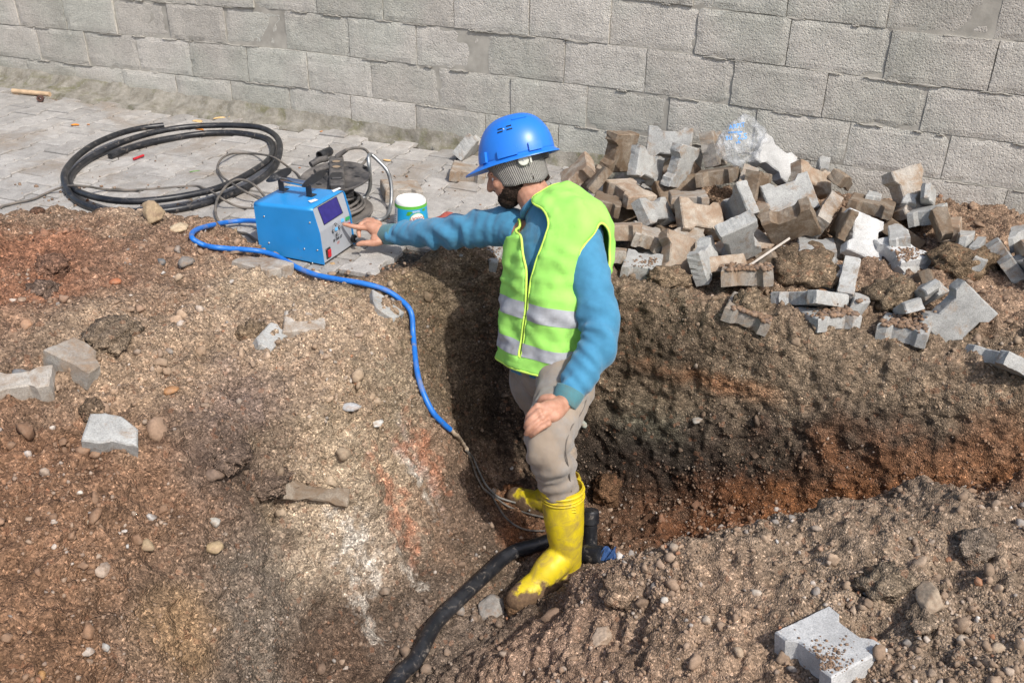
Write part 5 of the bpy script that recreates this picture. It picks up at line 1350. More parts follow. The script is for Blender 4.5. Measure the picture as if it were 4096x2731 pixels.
# wound cable, bulging to the lower flange
pts = []
for i in range(420):
    u = i/419; tt = u*2*math.pi*13; z = .5-.5*math.cos(u*2*math.pi*2.5); rad = .062+.05*(1-z)*abs(math.sin(u*9))+.012*math.sin(u*31)
    pts.append(bc_+ax_*(.08+.78*z)+np.array([math.cos(tt)*rad, math.sin(tt)*rad, 0]))
b = MB(); b.add(*tube_vf(np.array(pts), .0065, 8)); b.build('wound_cable', M_REEL, reel, autos=60)
for k, a in enumerate(np.linspace(0, 2*math.pi, 7)[:-1]):
    c = fc+tilt@np.array([.095*math.cos(a+.3), .095*math.sin(a+.3), .0036]); b = MB(); V = [c+tilt@np.array([.014*math.cos(t), .007*math.sin(t), 0]) for t in np.arange(14)*2*math.pi/14]
    b.add(V, [tuple(range(14))]); b.build('flange_slot', M_BLACKMETAL, reel)
# socket strip lying over the flange
def onz(a, b_, z): return PZ(*C9(a, b_), z)-rc
s0, s1 = onz(1308, 235, .185), onz(1318, 560, .178)
dx_ = s1-s0; Ls = np.linalg.norm(dx_); dy_ = dx_/Ls; dxx = np.cross(dy_, ez); dxx /= np.linalg.norm(dxx); dn_ = np.cross(dxx, dy_)
Rk = np.stack([dxx, dy_, dn_], 1); b = MB(); b.box((s0+s1)/2-dn_*.012, (.062, Ls+.01, .036), Rk, .006); strip = b.build('socket_block', M_REEL, reel)
for fr_ in (.22, .42):
    c = s0+dx_*fr_+dn_*.006
    b = MB(); b.lathe([(.021, .0), (.022, .004), (.018, .004), (.017, -.001)], c, 24, Rk); so = b.build('socket_rim', M_REEL, strip, autos=40)
    b = MB(); b.lathe([(0, .0015), (.0175, .0015)], c, 20, Rk); b.build('socket_face', M_BRASS, strip)
b = MB(); b.box(s0+dx_*.76+dn_*.008, (.046, .07, .012), Rk, .004); b.build('block_cover', M_BLACKMETAL, strip)
# crank arm at the left of the flange
c0_, c1_ = onz(1010, 320, .172), onz(1200, 250, .18)
b = MB(); b.add(*tube_vf(spline([c0_, (c0_+c1_)/2+ez*.006, c1_], 8), .014, 10)); b.build('crank', M_REEL, reel, autos=40)
c0_, c1_ = onz(1055, 400, .18), onz(1215, 350, .182)
b = MB(); b.add(*tube_vf(spline([c0_, c1_], 6), .010, 10)); b.build('crank', M_REEL, reel, autos=40)
b = MB(); kk = onz(1648, 400, .155); b.add(*tube_vf(np.array([kk, kk+ez*.022]), .0095, 16)); b.build('knob', M_BLACKMETAL, reel, autos=40)
# tube stand
st_pts = [PZ(1490,873,.012),PZ(1520,880,.010),PZ(1550,862,.012),PZ(1563,820,.03),PZ(1566,770,.075),PZ(1562,725,.12),PZ(1548,682,.165),PZ(1515,645,.20),PZ(1484,619,.225),PZ(1474,632,.222),PZ(1478,675,.18),PZ(1481,720,.12),PZ(1478,755,.06),PZ(1462,785,.02),PZ(1430,800,.012)]
b = MB(); b.add(*tube_vf(spline(np.array(st_pts)-rc, 120), .0082, 14)); b.build('tube_stand', M_GALV, reel, autos=50)
lead = [onz(1318, 232, .19), onz(1360, 195, .205), onz(1430, 150, .225), onz(1530, 125, .232), onz(1620, 132, .23), onz(1672, 165, .225), onz(1690, 210, .20), onz(1650, 280, .172), onz(1600, 330, .16)]
b = MB(); b.add(*tube_vf(spline(np.array(lead), 70), .0058, 10)); b.build('lead', M_CABLE, reel, autos=50)
b = MB(); b.add(*tube_vf(spline(np.array(lead[:3]), 14), np.linspace(.013, .008, 14), 12)); b.build('plug', M_REEL, reel, autos=50)
# short loose coupler
q0, q1 = PZ(*C9(1110, 215), .022), PZ(*C9(1235, 160), .022); b = MB(); L_ = spline([q0, q1], 4)
d_ = (q1-q0)/np.linalg.norm(q1-q0); nn_ = 24
T_, N_, B_ = frames(L_); V = []; F = []
for (s_, r_) in ((0, .0215), (1, .0215), (1, .0175), (0, .0175)):
    c = q0 if s_ == 0 else q1
    V += [c+r_*(math.cos(t)*N_[0]+math.sin(t)*B_[0]) for t in np.arange(nn_)*2*math.pi/nn_]
for a in range(4):
    for i in range(nn_): F.append((a*nn_+i, a*nn_+(i+1) % nn_, ((a+1) % 4)*nn_+(i+1) % nn_, ((a+1) % 4)*nn_+i))
b.add(V, F); o = b.build('pipe_sleeve', M_PIPE, None, autos=50); tag(o, 'short black pipe sleeve lying on the paving beside the cable reel', 'pipe fitting')

# ------------------------------------------------------------------ yogurt tub
tc = PZ(1622, 925, 0.0)+np.array([0, .05, 0]); tub = empty('yogurt_tub', tc); tag(tub, 'upside-down white plastic yogurt tub with blue and green label behind the pointing arm', 'tub')
TH, RT, RB = .128, .063, .071
b = MB(); b.lathe([(RB-.001, 0), (RB, .002), (RT+.0005, TH-.010), (RT-.002, TH-.004), (RT-.006, TH), (RT-.010, TH-.003), (0, TH-.003)], n=56); b.build('tub_body', M_LID, tub, autos=35)
def rad_at(z): return RB+(RT-RB)*z/TH+.0008
def band(z0, z1, a0, a1, mat, name, off=.0, wav=0):
    b = MB(); n = 60; V = []
    for i in range(n+1):
        a = a0+(a1-a0)*i/n
        for z in (z0, z1): r_ = rad_at(z)+off; V.append((r_*math.cos(a), r_*math.sin(a), z+(wav*math.sin(a*7) if z == z0 else 0)))
    b.add(V, [(2*i, 2*i+2, 2*i+3, 2*i+1) for i in range(n)]); return b.build(name, mat, tub, autos=50)
fa = math.atan2(CAM[1]-tc[1], CAM[0]-tc[0])                 # side facing the camera
band(.100, .113, 0, 2*math.pi, M_TUBGREEN, 'green_band', .0006)
band(.006, .100, fa-.95, fa+1.75, M_TUBBLUE, 'blue_label', .0004)
def wrapat(ang0, zc, off, flip=True, scale=1.0):
    def f(V):
        s_ = -1 if flip else 1
        x, y = V[:, 0]*s_, V[:, 1]*s_; z = zc+y; r_ = RB+(RT-RB)*z/TH+.0008+off; a = ang0+x/RB
        return np.c_[r_*np.cos(a), r_*np.sin(a), z]
    return f
def blob(ang0, zc, w_, h_, off, mat, name, ring=0):
    n = 40; t = np.arange(n)*2*math.pi/n; V = np.c_[w_*np.cos(t), h_*np.sin(t)]
    rings = [V*k for k in (1, .8, .6, .4, .2, .02)]; P_ = np.vstack(rings); W_ = wrapat(ang0, zc, off, False)(np.c_[P_, P_[:, 0]*0])
    F = [(k*n+i, k*n+(i+1) % n, (k+1)*n+(i+1) % n, (k+1)*n+i) for k in range(5) for i in range(n)]+[tuple(5*n+i for i in range(n))]
    return link(name, mesh(name, W_, F), mat, tub)
la = fa+.38
blob(la, .052, .036, .034, .0009, M_TUBGREEN, 'green_oval'); blob(la, .052, .0335, .0315, .0013, M_LID, 'white_oval'); 
text_on('YOĞURT', 'lettering', None, None, None, .0165, M_REDINK, tub, .0004, wrapat(la, .063, .0019))
text_on('Sütaş', 'lettering', None, None, None, .012, M_WHITE, tub, .0002, wrapat(la-.05, .091, .0013)) if False else text_on('Günlük', 'lettering', None, None, None, .012, M_WHITE, tub, .0002, wrapat(la-.05, .091, .0013))
for dx_a, zz, s_ in ((-.46, .088, 1), (-.55, .080, .8), (.50, .092, .9)): blob(la+dx_a, zz, .012*s_, .0055*s_, .0012, M_LEAF, 'printed_leaf')
band(.006, .098, fa-1.35, fa-.97, M_LID, 'white_label', .0005)
for i in range(9): band(.012+.009*i, .0145+.009*i, fa-1.27, fa-1.27+.22-.05*(i % 3), M_INK, 'label_line', .0009)

# ------------------------------------------------------------------ small things on the paving
def slug(name, p, q, r, mat, label, cat, hollow=False, n=12, wr=None):
    b = MB(); s = spline([p, (np.array(p)+np.array(q))/2, q], 8); b.add(*tube_vf(s, r, n, True, wr)); o = b.build(name, mat, None, autos=50); tag(o, label, cat); return o
C3 = lambda a, b_: (a/3.136, 350+b_/3.136)
slug('wooden_stick', PZ(*C3(160, 45), .018), PZ(*C3(625, 88), .018), .0145, M_WOOD, 'short pale round stick lying at the foot of the wall, far left', 'stick')
nut = empty('iron_nut', PZ(*C3(505, 140), .022)); tag(nut, 'rusty iron pipe nut in front of the pale stick by the wall', 'nut')
Rn = np.stack([AR, np.array([0, 0, 1.0]), np.cross(AR, [0, 0, 1.0])], 1)
b = MB(); b.lathe([(.009, -.011), (.019, -.011), (.021, 0), (.019, .011), (.009, .011), (.009, -.011)], (0, 0, 0), 8, Rn); b.build('nut_body', M_RUST, nut)
def peel(px_, py_, L_, ang, mat, label, cat, wdt=.35, seed=0, z=.004, curve=.3):
    c = PZ(px_, py_, z); V = []; F = []; n = 9; m = 5
    for i in range(n):
        u = i/(n-1)*2-1; w_ = wdt*math.sqrt(max(0.02, 1-u*u))
        for j in range(m):
            v = (j/(m-1)*2-1)*w_; x = u; y = v+curve*(1-u*u); zz = .25*(1-(v/max(w_, .01))**2)*w_+.04
            ca, sa = math.cos(ang), math.sin(ang); V.append(c+np.array([(x*ca-y*sa)*L_/2, (x*sa+y*ca)*L_/2, zz*L_/2]))
    for i in range(n-1):
        for j in range(m-1): F.append((i*m+j, (i+1)*m+j, (i+1)*m+j+1, i*m+j+1))
    me = mesh('x', V, F, True); o = link(cat.replace(' ', '_'), me, mat); md = o.modifiers.new('s', 'SOLIDIFY'); md.thickness = .003; tag(o, label, cat); return o
C4_ = lambda a, b_: (600+a/3.136, 400+b_/3.136)
peel(*C4_(870, 230), .07, .95, M_BREAD, 'left curved piece of pale bread crust by the wall behind the pipe coil', 'bread crust')
peel(*C4_(985, 225), .065, -.95, M_BREAD, 'right curved piece of pale bread crust by the wall behind the pipe coil', 'bread crust')
peel(*C4_(590, 272), .065, .0, M_BREAD, 'round pale bread crust just behind the pipe coil', 'bread crust', .6)
peel(*C4_(620, 372), .055, .1, M_ORANGE, 'orange peel just inside the far side of the pipe coil', 'orange peel', .3)
peel(*C4_(2160, 398), .03, .1, M_ORANGE, 'small orange scrap on the paving near the wall', 'orange scrap', .4)
peel(300, 500, .045, .5, M_ORANGE, 'crumpled orange leaf on the paving left of the pipe coil', 'leaf', .6)
peel(353, 498, .02, .1, M_ORANGE, 'tiny orange scrap right of the crumpled orange leaf', 'orange scrap', .4)
peel(1548, 641, .045, .1, M_BREAD, 'oval slice of pale bread crust right of the cable reel', 'bread crust', .45, curve=0)
slug('lighter', PZ(534, 637, .008), PZ(574, 622, .008), .006, M_REDPLASTIC, 'small red plastic stick lying inside the pipe coil', 'plastic stick')
peel(*C4_(560, 895), .05, .9, mat_simple('green_leaf', (.14, .26, .08), .7), 'narrow green leaf on the paving inside the pipe coil', 'leaf', .2, curve=.1)
# red rag behind the arm
V = []; F = []
for i in range(15):
    for j in range(7):
        u, v = i/14, j/6; c = PZ(1695+u*130, 895-u*34+v*26-14*math.sin(u*3.1), .012); V.append(c+np.array([0, 0, .014*math.sin(u*9+v*3)*math.sin(v*3.1)+.012*math.sin(v*3.1)+rng.uniform(-.002, .002)]))
for i in range(14):
    for j in range(6): F.append((i*7+j, (i+1)*7+j, (i+1)*7+j+1, i*7+j+1))
o = link('red_rag', mesh('red_rag', V, F, True), M_RAG); md = o.modifiers.new('s', 'SOLIDIFY'); md.thickness = .004; md2 = o.modifiers.new('u', 'SUBSURF'); md2.levels = 1; md2.render_levels = 1
tag(o, 'crumpled dirty red rag on the paving right of the yogurt tub', 'rag')
# clear plastic strip in the heap
pa, pb = P(2997, 1062, 3.36), P(3160, 952, 3.46); sd_ = np.cross(pb-pa, AF); sd_ /= np.linalg.norm(sd_)
b = MB(); b.add([pa-sd_*.004, pb-sd_*.004, pb+sd_*.004, pa+sd_*.004, pa-sd_*.004+AF*.003, pb-sd_*.004+AF*.003, pb+sd_*.004+AF*.003, pa+sd_*.004+AF*.003], [(0, 1, 2, 3), (7, 6, 5, 4), (0, 4, 5, 1), (1, 5, 6, 2), (2, 6, 7, 3), (3, 7, 4, 0)])
o = b.build('plastic_strip', mat_simple('clear_strip', (.42, .38, .33), .35, .5)); tag(o, 'thin pale plastic strip sticking out between the blocks and the big clod', 'plastic strip')

# plastic bag caught between the blocks
s = NT('clear_plastic_bag', .18, .5); s.b.inputs['Transmission Weight'].default_value = .0
fil = s.ramp(s.noise(16, 4, .6, dist=1.2), [(.40, .10), (.64, .48)]); s.l(fil, s.b.inputs['Alpha']); s.col((.62, .64, .66)); s.nor(s.bump(s.noise(28, 3, .5, dist=2.0), 1.0, .012)); M_BAG = s.m
bq = Q2 = lambda a, b_: (2750+a/3.92, 480+b_/3.92)
c = P(*Q2(850, 330), 3.93); V_ = IV4.copy()
off = 11.3; fold = fbm(V_*1.6+off, 1, 2)*.35+(1-2*np.abs(pnoise(V_*3.1+off)))*.13+(1-2*np.abs(pnoise(V_*6+off)))*.06
sh = np.c_[V_[:, 0]*(1+fold), V_[:, 1]*(1+fold), V_[:, 2]*(1+fold)]
sh[:, 0] += .35*np.clip(sh[:, 2], 0, 2)+.25*np.clip(sh[:, 2], -2, 0)*-1*0; 
Bx = AR*.088; By = AF*.05; Bz = AU*.088
W_ = c+sh[:, :1]*Bx+sh[:, 1:2]*By+sh[:, 2:3]*Bz
bag = link('plastic_bag', mesh_np('plastic_bag', W_, IF4, True), M_BAG); tag(bag, 'crumpled clear plastic bag with faded blue print caught on top of the heap', 'plastic bag')
M_BLP = mat_simple('faded_blue_print', (.10, .33, .75), .5, .3, bump=0)
def bagprint(txt, a, b_, size, ang):
    p0 = P(*Q2(a, b_), 3.85); X = AR*math.cos(ang)+AU*math.sin(ang); Y = -AR*math.sin(ang)+AU*math.cos(ang)
    tr = BVHTree.FromPolygons(W_.tolist(), IF4.tolist())
    def wr(V):
        out = []
        for v in V:
            q = p0+X*v[0]+Y*v[1]; r_ = tr.ray_cast(Vector(CAM), Vector(q-CAM).normalized())
            out.append(np.array(r_[0])-AF*.0015 if r_[0] is not None else q)
        return np.array(out)
    text_on(txt, 'blue_print', None, None, None, size, M_BLP, bag, .0003, wr)
bagprint('ARPIT', 775, 100, .026, .18); bagprint('_______', 745, 165, .018, .05); bagprint('≈≈≈≈≈', 745, 195, .018, .05); bagprint('su  2,5', 765, 268, .034, .05); bagprint('v6', 790, 350, .022, .2)

# ------------------------------------------------------------------ the worker
def mat_skin():
    s = NT('skin', .55, .35); s.b.inputs['Subsurface Weight'].default_value = .08; s.b.inputs['Subsurface Radius'].default_value = (.01, .004, .002)
    c = s.mix(s.ramp(s.noise(40, 4), [(.35, 0), (.65, 1)]), (.40, .20, .13), (.52, .28, .19)); s.col(c); s.nor(s.bump(s.noise(260, 3), .25, .0015)); return s.m
M_SKIN = mat_skin()
def mat_cloth(name, c, dirt, amt=.2, rib=None, var=.12, knit=900, rough=.9, sheen=.2):
    s = NT(name, rough, .15)
    b_ = s.mix(s.ramp(s.noise(22, 5, .6), [(.3, 0), (.7, 1)]), tuple(x*(1-var) for x in c), tuple(min(1, x*(1+var)) for x in c))
    if dirt: b_ = s.mix(s.math('MULTIPLY', s.ramp(s.noise(9, 7, .7), [(.66-amt, 0), (.82-amt*.6, 1)]), .75), b_, dirt)
    s.col(b_); s.b.inputs['Sheen Weight'].default_value = sheen
    s.nor(s.bump(s.math('ADD', s.noise(knit, 2), s.math('MULTIPLY', s.noise(60, 4), 1.5)), .35, .0015)); return s.m
M_SWEAT = mat_cloth('blue_sweater', (.060, .225, .37), (.12, .19, .20), .06)
M_CUFF = mat_cloth('grubby_cuff', (.075, .20, .23), (.12, .13, .10), .2)
M_VEST = mat_cloth('lime_vest', (.33, .70, .135), (.19, .33, .08), .06, var=.05, sheen=.0)
M_VEDGE = mat_cloth('lime_piping', (.60, .86, .14), None, sheen=0, var=.04)
M_TAPE = mat_simple('reflective_tape', (.36, .37, .39), .45, .5, var=.15, scale=35, dirt=(.22, .21, .19), dirt_amt=.1)
M_TROU = mat_cloth('grey_trousers', (.25, .25, .245), (.31, .235, .165), .40, var=.18)
def mat_boot():
    s = NT('yellow_rubber', .48, .4)
    c = s.mix(s.ramp(s.noise(16, 5), [(.35, 0), (.65, 1)]), (.58, .44, .012), (.70, .55, .02))
    m = s.ramp(s.noise(20, 8, .7, dist=.6), [(.45, 0), (.66, .8)]); c = s.mix(m, c, (.30, .21, .08))
    sep = s.n('ShaderNodeSeparateXYZ'); s.l(s.obj, sep.inputs[0]); h = s.math('ADD', sep.outputs[2], s.math('MULTIPLY', s.noise(26, 4), .09))
    mud = s.ramp(h, [(.112, 1), (.124, 0)]); md_ = s.ramp(s.noise(70, 4), [(.3, 0), (.7, 1)]); mc = s.mix(md_, (.10, .06, .035), (.20, .125, .07))
    c = s.mix(mud, c, mc); s.col(c); s.rgh(s.mix(mud, .48, .92)); s.nor(s.bump(s.math('ADD', s.math('MULTIPLY', mud, s.noise(110, 5, .7)), s.math('MULTIPLY', s.noise(50, 3), .15)), .8, .006)); return s.m
M_BOOT = mat_boot()
M_HELM = mat_simple('blue_helmet_plastic', (.020, .185, .68), .36, .5, var=.03, dirt=(.30, .42, .62), dirt_amt=-.28, scale=26, bump=.0)
s = NT('grey_knit', .95, .1); wv = s.n('ShaderNodeTexWave', wave_type='BANDS', bands_direction='X'); 
s.l(s.n('ShaderNodeUVMap').outputs[0], wv.inputs[0]); wv.inputs['Scale'].default_value = 4.5; wv.inputs['Distortion'].default_value = 1.0; wv.inputs['Detail'].default_value = 2
c_ = s.mix(wv.outputs[1], (.21, .20, .185), (.40, .385, .355)); c_ = s.mix(s.ramp(s.noise(320, 2), [(.3, 0), (.7, 1)]), s.mix(1.0, c_, (.7, .7, .7), 'MULTIPLY'), c_); s.col(c_)
s.nor(s.bump(s.math('ADD', wv.outputs[1], s.noise(400, 2)), .8, .003)); M_KNIT = s.m
def mat_hair(name, c):
    s = NT(name, .85, .2); cc = s.mix(s.ramp(s.noise(240, 3), [(.35, 0), (.65, 1)]), tuple(x*.45 for x in c), tuple(x*1.7 for x in c)); s.col(cc); s.nor(s.bump(s.noise(330, 3, .7), .9, .004)); return s.m
M_HAIR = mat_hair('dark_hair', (.028, .018, .013))
M_HAIRW = M_HAIR

person = empty('person', P(2200, 2330, 3.1)); PO = np.array(person.location)
tag(person, 'man in blue helmet, lime vest and yellow boots standing in the trench, pointing', 'person')
def W(px_, py_, t): return P(px_, py_, t)
def cap(lst, pts, rads, n=16, sub=7): lst.append(capsule_vf(np.array(pts)-PO, rads, n, sub))
def merge(lst):
    V = []; F = []; o = 0
    for v, f in lst:
        V.append(np.array(v)); F += [tuple(i+o for i in q) for q in f]; o += len(v)
    return np.vstack(V), F

# skeleton, in depth order from measured points
NECK = W(2158, 822, 3.13); HEAD = W(2058, 655, 3.15)
SHL = W(2318, 985, 2.99); ELL = W(2392, 1340, 2.92); WRL = W(2262, 1602, 2.87)
SHR = W(2030, 905, 3.24); ELR = W(1790, 930, 3.38)
nrmP = pframe(.18)[:, 2]; TIP = PPL(1372, 897, nrmP, P0+ex*.1+ey*(fr(.18)+ins)+ez*.18+nrmP*.008)
tT = (TIP-CAM)@AF
WRR = W(1540, 938, tT+.015)
HPL = W(2265, 1475, 3.08); KNL = W(2195, 1765, 2.84); ANL = W(2268, 2215, 3.03)
HPR = W(2155, 1475, 3.24); KNR = W(2222, 1770, 3.30); ANR = None

BTL = W(2246, 1990, 2.97)
heelL = PZ(2290, 2300, FLOOR); ballL = PZ(2150, 2385, FLOOR); toeL = PZ(2085, 2420, FLOOR)
dirL = (toeL-heelL); dirL /= np.linalg.norm(dirL)
heelR = PZ(2275, 2125, FLOOR-.045); toeR = PZ(2130, 2050, FLOOR-.045); dirR = toeR-heelR; dirR /= np.linalg.norm(dirR); ANR = heelR+dirR*.03+np.array([0, 0, .13])
LEGL = [W(2262, 1440, 3.10), W(2262, 1530, 3.02), KNL*.45+HPL*.55+AR*.01, KNL, (KNL+BTL)/2, BTL, heelL+dirL*.03+np.array([0, 0, .13])]
LEGR = [W(2150, 1440, 3.22), W(2150, 1530, 3.24), (HPR+KNR)/2, KNR, ANR]
# head frame
def hframe(f_, u_):
    f_ = f_/np.linalg.norm(f_); u_ = u_-f_*(u_@f_); u_ /= np.linalg.norm(u_); r_ = np.cross(f_, u_); return r_, f_, u_
hr_, hf_, hu_ = hframe(-AR*.93-AU*.20+AF*.28, AU*.96-AR*.12-AF*.16)       # the helmet sits flatter than the face looks
rgt, fwd, upv = hframe(-AR*.88-AU*.36+AF*.28, AU*.95-AR*.2-AF*.12)         # rgt: the man's right, away from the viewer
HR = np.stack([rgt, fwd, upv], 1); HRH = np.stack([hr_, hf_, hu_], 1)
HC = W(2050, 662, 3.15)                          # centre of the skull
def hd(x, y, z): return HC+HR@np.array([x, y, z])-PO
# body: one continuous skin
body = []
def ell(c, ax, R_=HR): body.append(ellipsoid_vf(c, ax, R_, 28, 18))
ell(hd(0, -.012, .025), (.076, .094, .088))       # cranium
ell(hd(0, .028, -.045), (.062, .064, .075))       # face
ell(hd(0, .052, -.092), (.040, .036, .032))       # chin
ell(hd(0, .020, -.080), (.054, .055, .038))       # jaw
ell(hd(0, .070, .000), (.050, .022, .014))        # brow
ell(hd(-.034, .062, -.040), (.022, .022, .018)); ell(hd(.034, .062, -.040), (.022, .022, .018))   # cheeks
cap(body, [HC+HR@np.array(q) for q in [(0, .078, -.002), (0, .095, -.025), (0, .103, -.040)]], [.010, .0125, .0125], 10, 5)   # nose
ell(hd(.012, .090, -.043), (.009, .011, .008)); ell(hd(-.012, .090, -.043), (.009, .011, .008))
ell(hd(0, .078, -.062), (.024, .013, .006)); ell(hd(0, .076, -.073), (.022, .013, .007))        # lips
for sx in (-1, 1): ell(hd(sx*.068, -.008, -.030), (.008, .015, .024))  # ears
cap(body, [NECK-(HC-NECK)*.25, NECK, HC+HR@np.array([0, -.022, -.075]), HC+HR@np.array([0, -.02, -.01])], [.068, .061, .057, .06], 20, 5)
SP = [W(2200, 1470, 3.15), W(2215, 1300, 3.10), W(2230, 1130, 3.07), W(2215, 990, 3.09), W(2170, 880, 3.12)]
cap(body, SP, [.085, .085, .09, .085, .055], 20, 6)
cap(body, [SHL, SP[3], SHR], [.048, .075, .048], 16, 6)
cap(body, [SHL, (SHL+ELL)/2+AR*.012, ELL+AR*.008, (ELL+WRL)/2+AR*.004-AU*.01, WRL], [.048, .046, .042, .038, .028], 16, 8); cap(body, [SHR, (SHR+ELR)/2, ELR, (ELR+WRR)/2, WRR], [.045, .044, .040, .035, .028], 16, 8)
cap(body, LEGL, [.06, .068, .060, .048, .040, .036, .034], 16, 8); cap(body, LEGR, [.06, .065, .058, .046, .036], 16, 8)
FTL = [LEGL[-1], heelL+dirL*.06+np.array([0, 0, .06]), heelL+dirL*.17+np.array([0, 0, .045])]; cap(body, FTL, [.028, .026, .022], 14, 6)
FTR = [LEGR[-1], heelR+dirR*.06+np.array([0, 0, .06]), heelR+dirR*.17+np.array([0, 0, .045])]; cap(body, FTR, [.026, .024, .020], 14, 6)
HX = lambda a, b_, dt=0: W(1330+a/4.48, 860+b_/4.48, tT+dt)
# right hand, pointing
hand = body
cap(hand, [WRR, HX(860, 300, .012), HX(740, 250, .012), HX(640, 200, .012)], [.027, .028, .026, .018], 16, 5)
cap(hand, [WRR, HX(860, 400, .008), HX(760, 420, .004)], [.026, .024, .017], 14, 5)
cap(hand, [HX(800, 180, .03), HX(700, 140, .035), HX(640, 130, .035)], [.02, .018, .015], 12, 5)
cap(hand, [HX(640, 235, .012), HX(520, 225, .004), HX(410, 212, -.002), HX(300, 190, -.004), HX(205, 168, -.002)], [.0125, .0108, .0100, .0088, .0072], 12, 6)
cap(hand, [HX(650, 160, .026), HX(560, 150, .03), HX(500, 190, .026), HX(470, 290, .016), HX(478, 380, .010)], [.0125, .0112, .0105, .0095, .0080], 12, 6)
cap(hand, [HX(690, 110, .042), HX(610, 100, .048), HX(560, 150, .05), HX(540, 240, .044)], [.012, .0108, .0098, .008], 12, 6)
cap(hand, [HX(720, 95, .056), HX(660, 90, .062), HX(615, 130, .064), HX(600, 190, .06)], [.0105, .0096, .0088, .007], 12, 6)
cap(hand, [HX(840, 470, -.002), HX(740, 500, -.010), HX(610, 505, -.014), HX(520, 510, -.014), HX(460, 528, -.012)], [.018, .0148, .0118, .0108, .0088], 12, 6)
# left hand, resting on the thigh
HY = lambda a, b_, t=2.80: W(2060+a/3.897, 1550+b_/3.897, t-.020)
cap(hand, [WRL, HY(620, 300, 2.83), HY(500, 300, 2.81), HY(400, 320, 2.80)], [.028, .025, .021, .014], 16, 5)
cap(hand, [WRL, HY(620, 420, 2.82), HY(500, 470, 2.80)], [.027, .022, .015], 14, 5)
cap(hand, [HY(600, 360, 2.83), HY(470, 390, 2.80), HY(400, 410, 2.795)], [.022, .019, .013], 14, 5)
for (pts_, tt_) in (([(350, 290), (265, 372), (205, 455), (190, 515)], 2.80), ([(370, 372), (275, 455), (195, 545), (168, 622)], 2.785), ([(420, 468), (315, 552), (215, 640), (172, 722)], 2.78), ([(510, 560), (415, 615), (320, 690), (250, 752)], 2.778)):
    cap(hand, [HY(pts_[0][0], pts_[0][1], tt_+.004), HY(pts_[1][0], pts_[1][1], tt_-.010), HY(pts_[2][0], pts_[2][1], tt_-.006), HY(pts_[3][0], pts_[3][1], tt_+.012)], [.0108, .0100, .0090, .0072], 12, 6)
    ell(HY(pts_[0][0], pts_[0][1], tt_-.002)-PO, (.0125, .0125, .0110))
cap(hand, [HY(560, 170, 2.85), HY(440, 170, 2.86), HY(380, 230, 2.87)], [.016, .0125, .009], 12, 6)
V, F = merge(body)
bm_ = remesh(V, F, .0034, 'body', 2, .4); bo = link('body', bm_, M_SKIN, person)
# eyes and brows
for sx in (-1, 1):
    b = MB(); b.add(*ellipsoid_vf(hd(sx*.031, .067, -.020), (.0110, .0110, .0095), HR, 16, 10)); eo = b.build('eye', M_WHITE, person, smooth=True)
    b = MB(); b.add(*ellipsoid_vf(hd(sx*.031, .0752, -.021), (.0050, .004, .0050), HR, 12, 8)); b.build('iris', M_HAIR, eo, smooth=True)
    b = MB(); b.add(*tube_vf(spline([hd(sx*.014, .086, -.003), hd(sx*.034, .082, .001), hd(sx*.050, .066, -.003)], 8), np.array([.002, .0028, .003, .003, .003, .0026, .002, .001]), 8)); b.build('eyebrow', M_HAIR, person, smooth=True)
# beard: a furred shell over jaw, chin and upper lip
lst = [ellipsoid_vf(hd(0, .054, -.094), (.044, .040, .036), HR, 26, 16), ellipsoid_vf(hd(0, .026, -.078), (.0605, .060, .044), HR, 26, 16),
       ellipsoid_vf(hd(-.053, -.006, -.055), (.013, .026, .036), HR, 20, 12), ellipsoid_vf(hd(.053, -.006, -.055), (.013, .026, .036), HR, 20, 12),
       ellipsoid_vf(hd(-.045, .030, -.070), (.018, .028, .028), HR, 20, 12), ellipsoid_vf(hd(.045, .030, -.070), (.018, .028, .028), HR, 20, 12),
       ellipsoid_vf(hd(0, .083, -.053), (.026, .012, .007), HR, 18, 10)]
V, F = merge(lst); bd = remesh(V, F, .0028, 'beard', 3); Vb_ = getco(bd); Nb = getno(bd); Vb_ += Nb*(fbm(Vb_, 190, 2)*.0022)[:, None]; setco(bd, Vb_); link('beard', bd, M_HAIR, person)
lst = []
for i in range(90):
    a = rng.uniform(-1.0, 1.0); q = HC+HR@np.array([.074*math.sin(a), -.085*math.cos(a)*.95-.006, -.035+rng.uniform(-.03, .02)]); d = HR@np.array([rng.normal(0, .3), -.4, -1+rng.normal(0, .2)])
    lst.append(tube_vf(spline([q-PO, q+d*.012-PO, q+d*.024+HR@np.array([0, .004, 0])-PO], 5), np.array([.0035, .0035, .003, .002, .001]), 5))
V, F = merge(lst); link('hair', mesh('hair', V, F, True), M_HAIR, person)

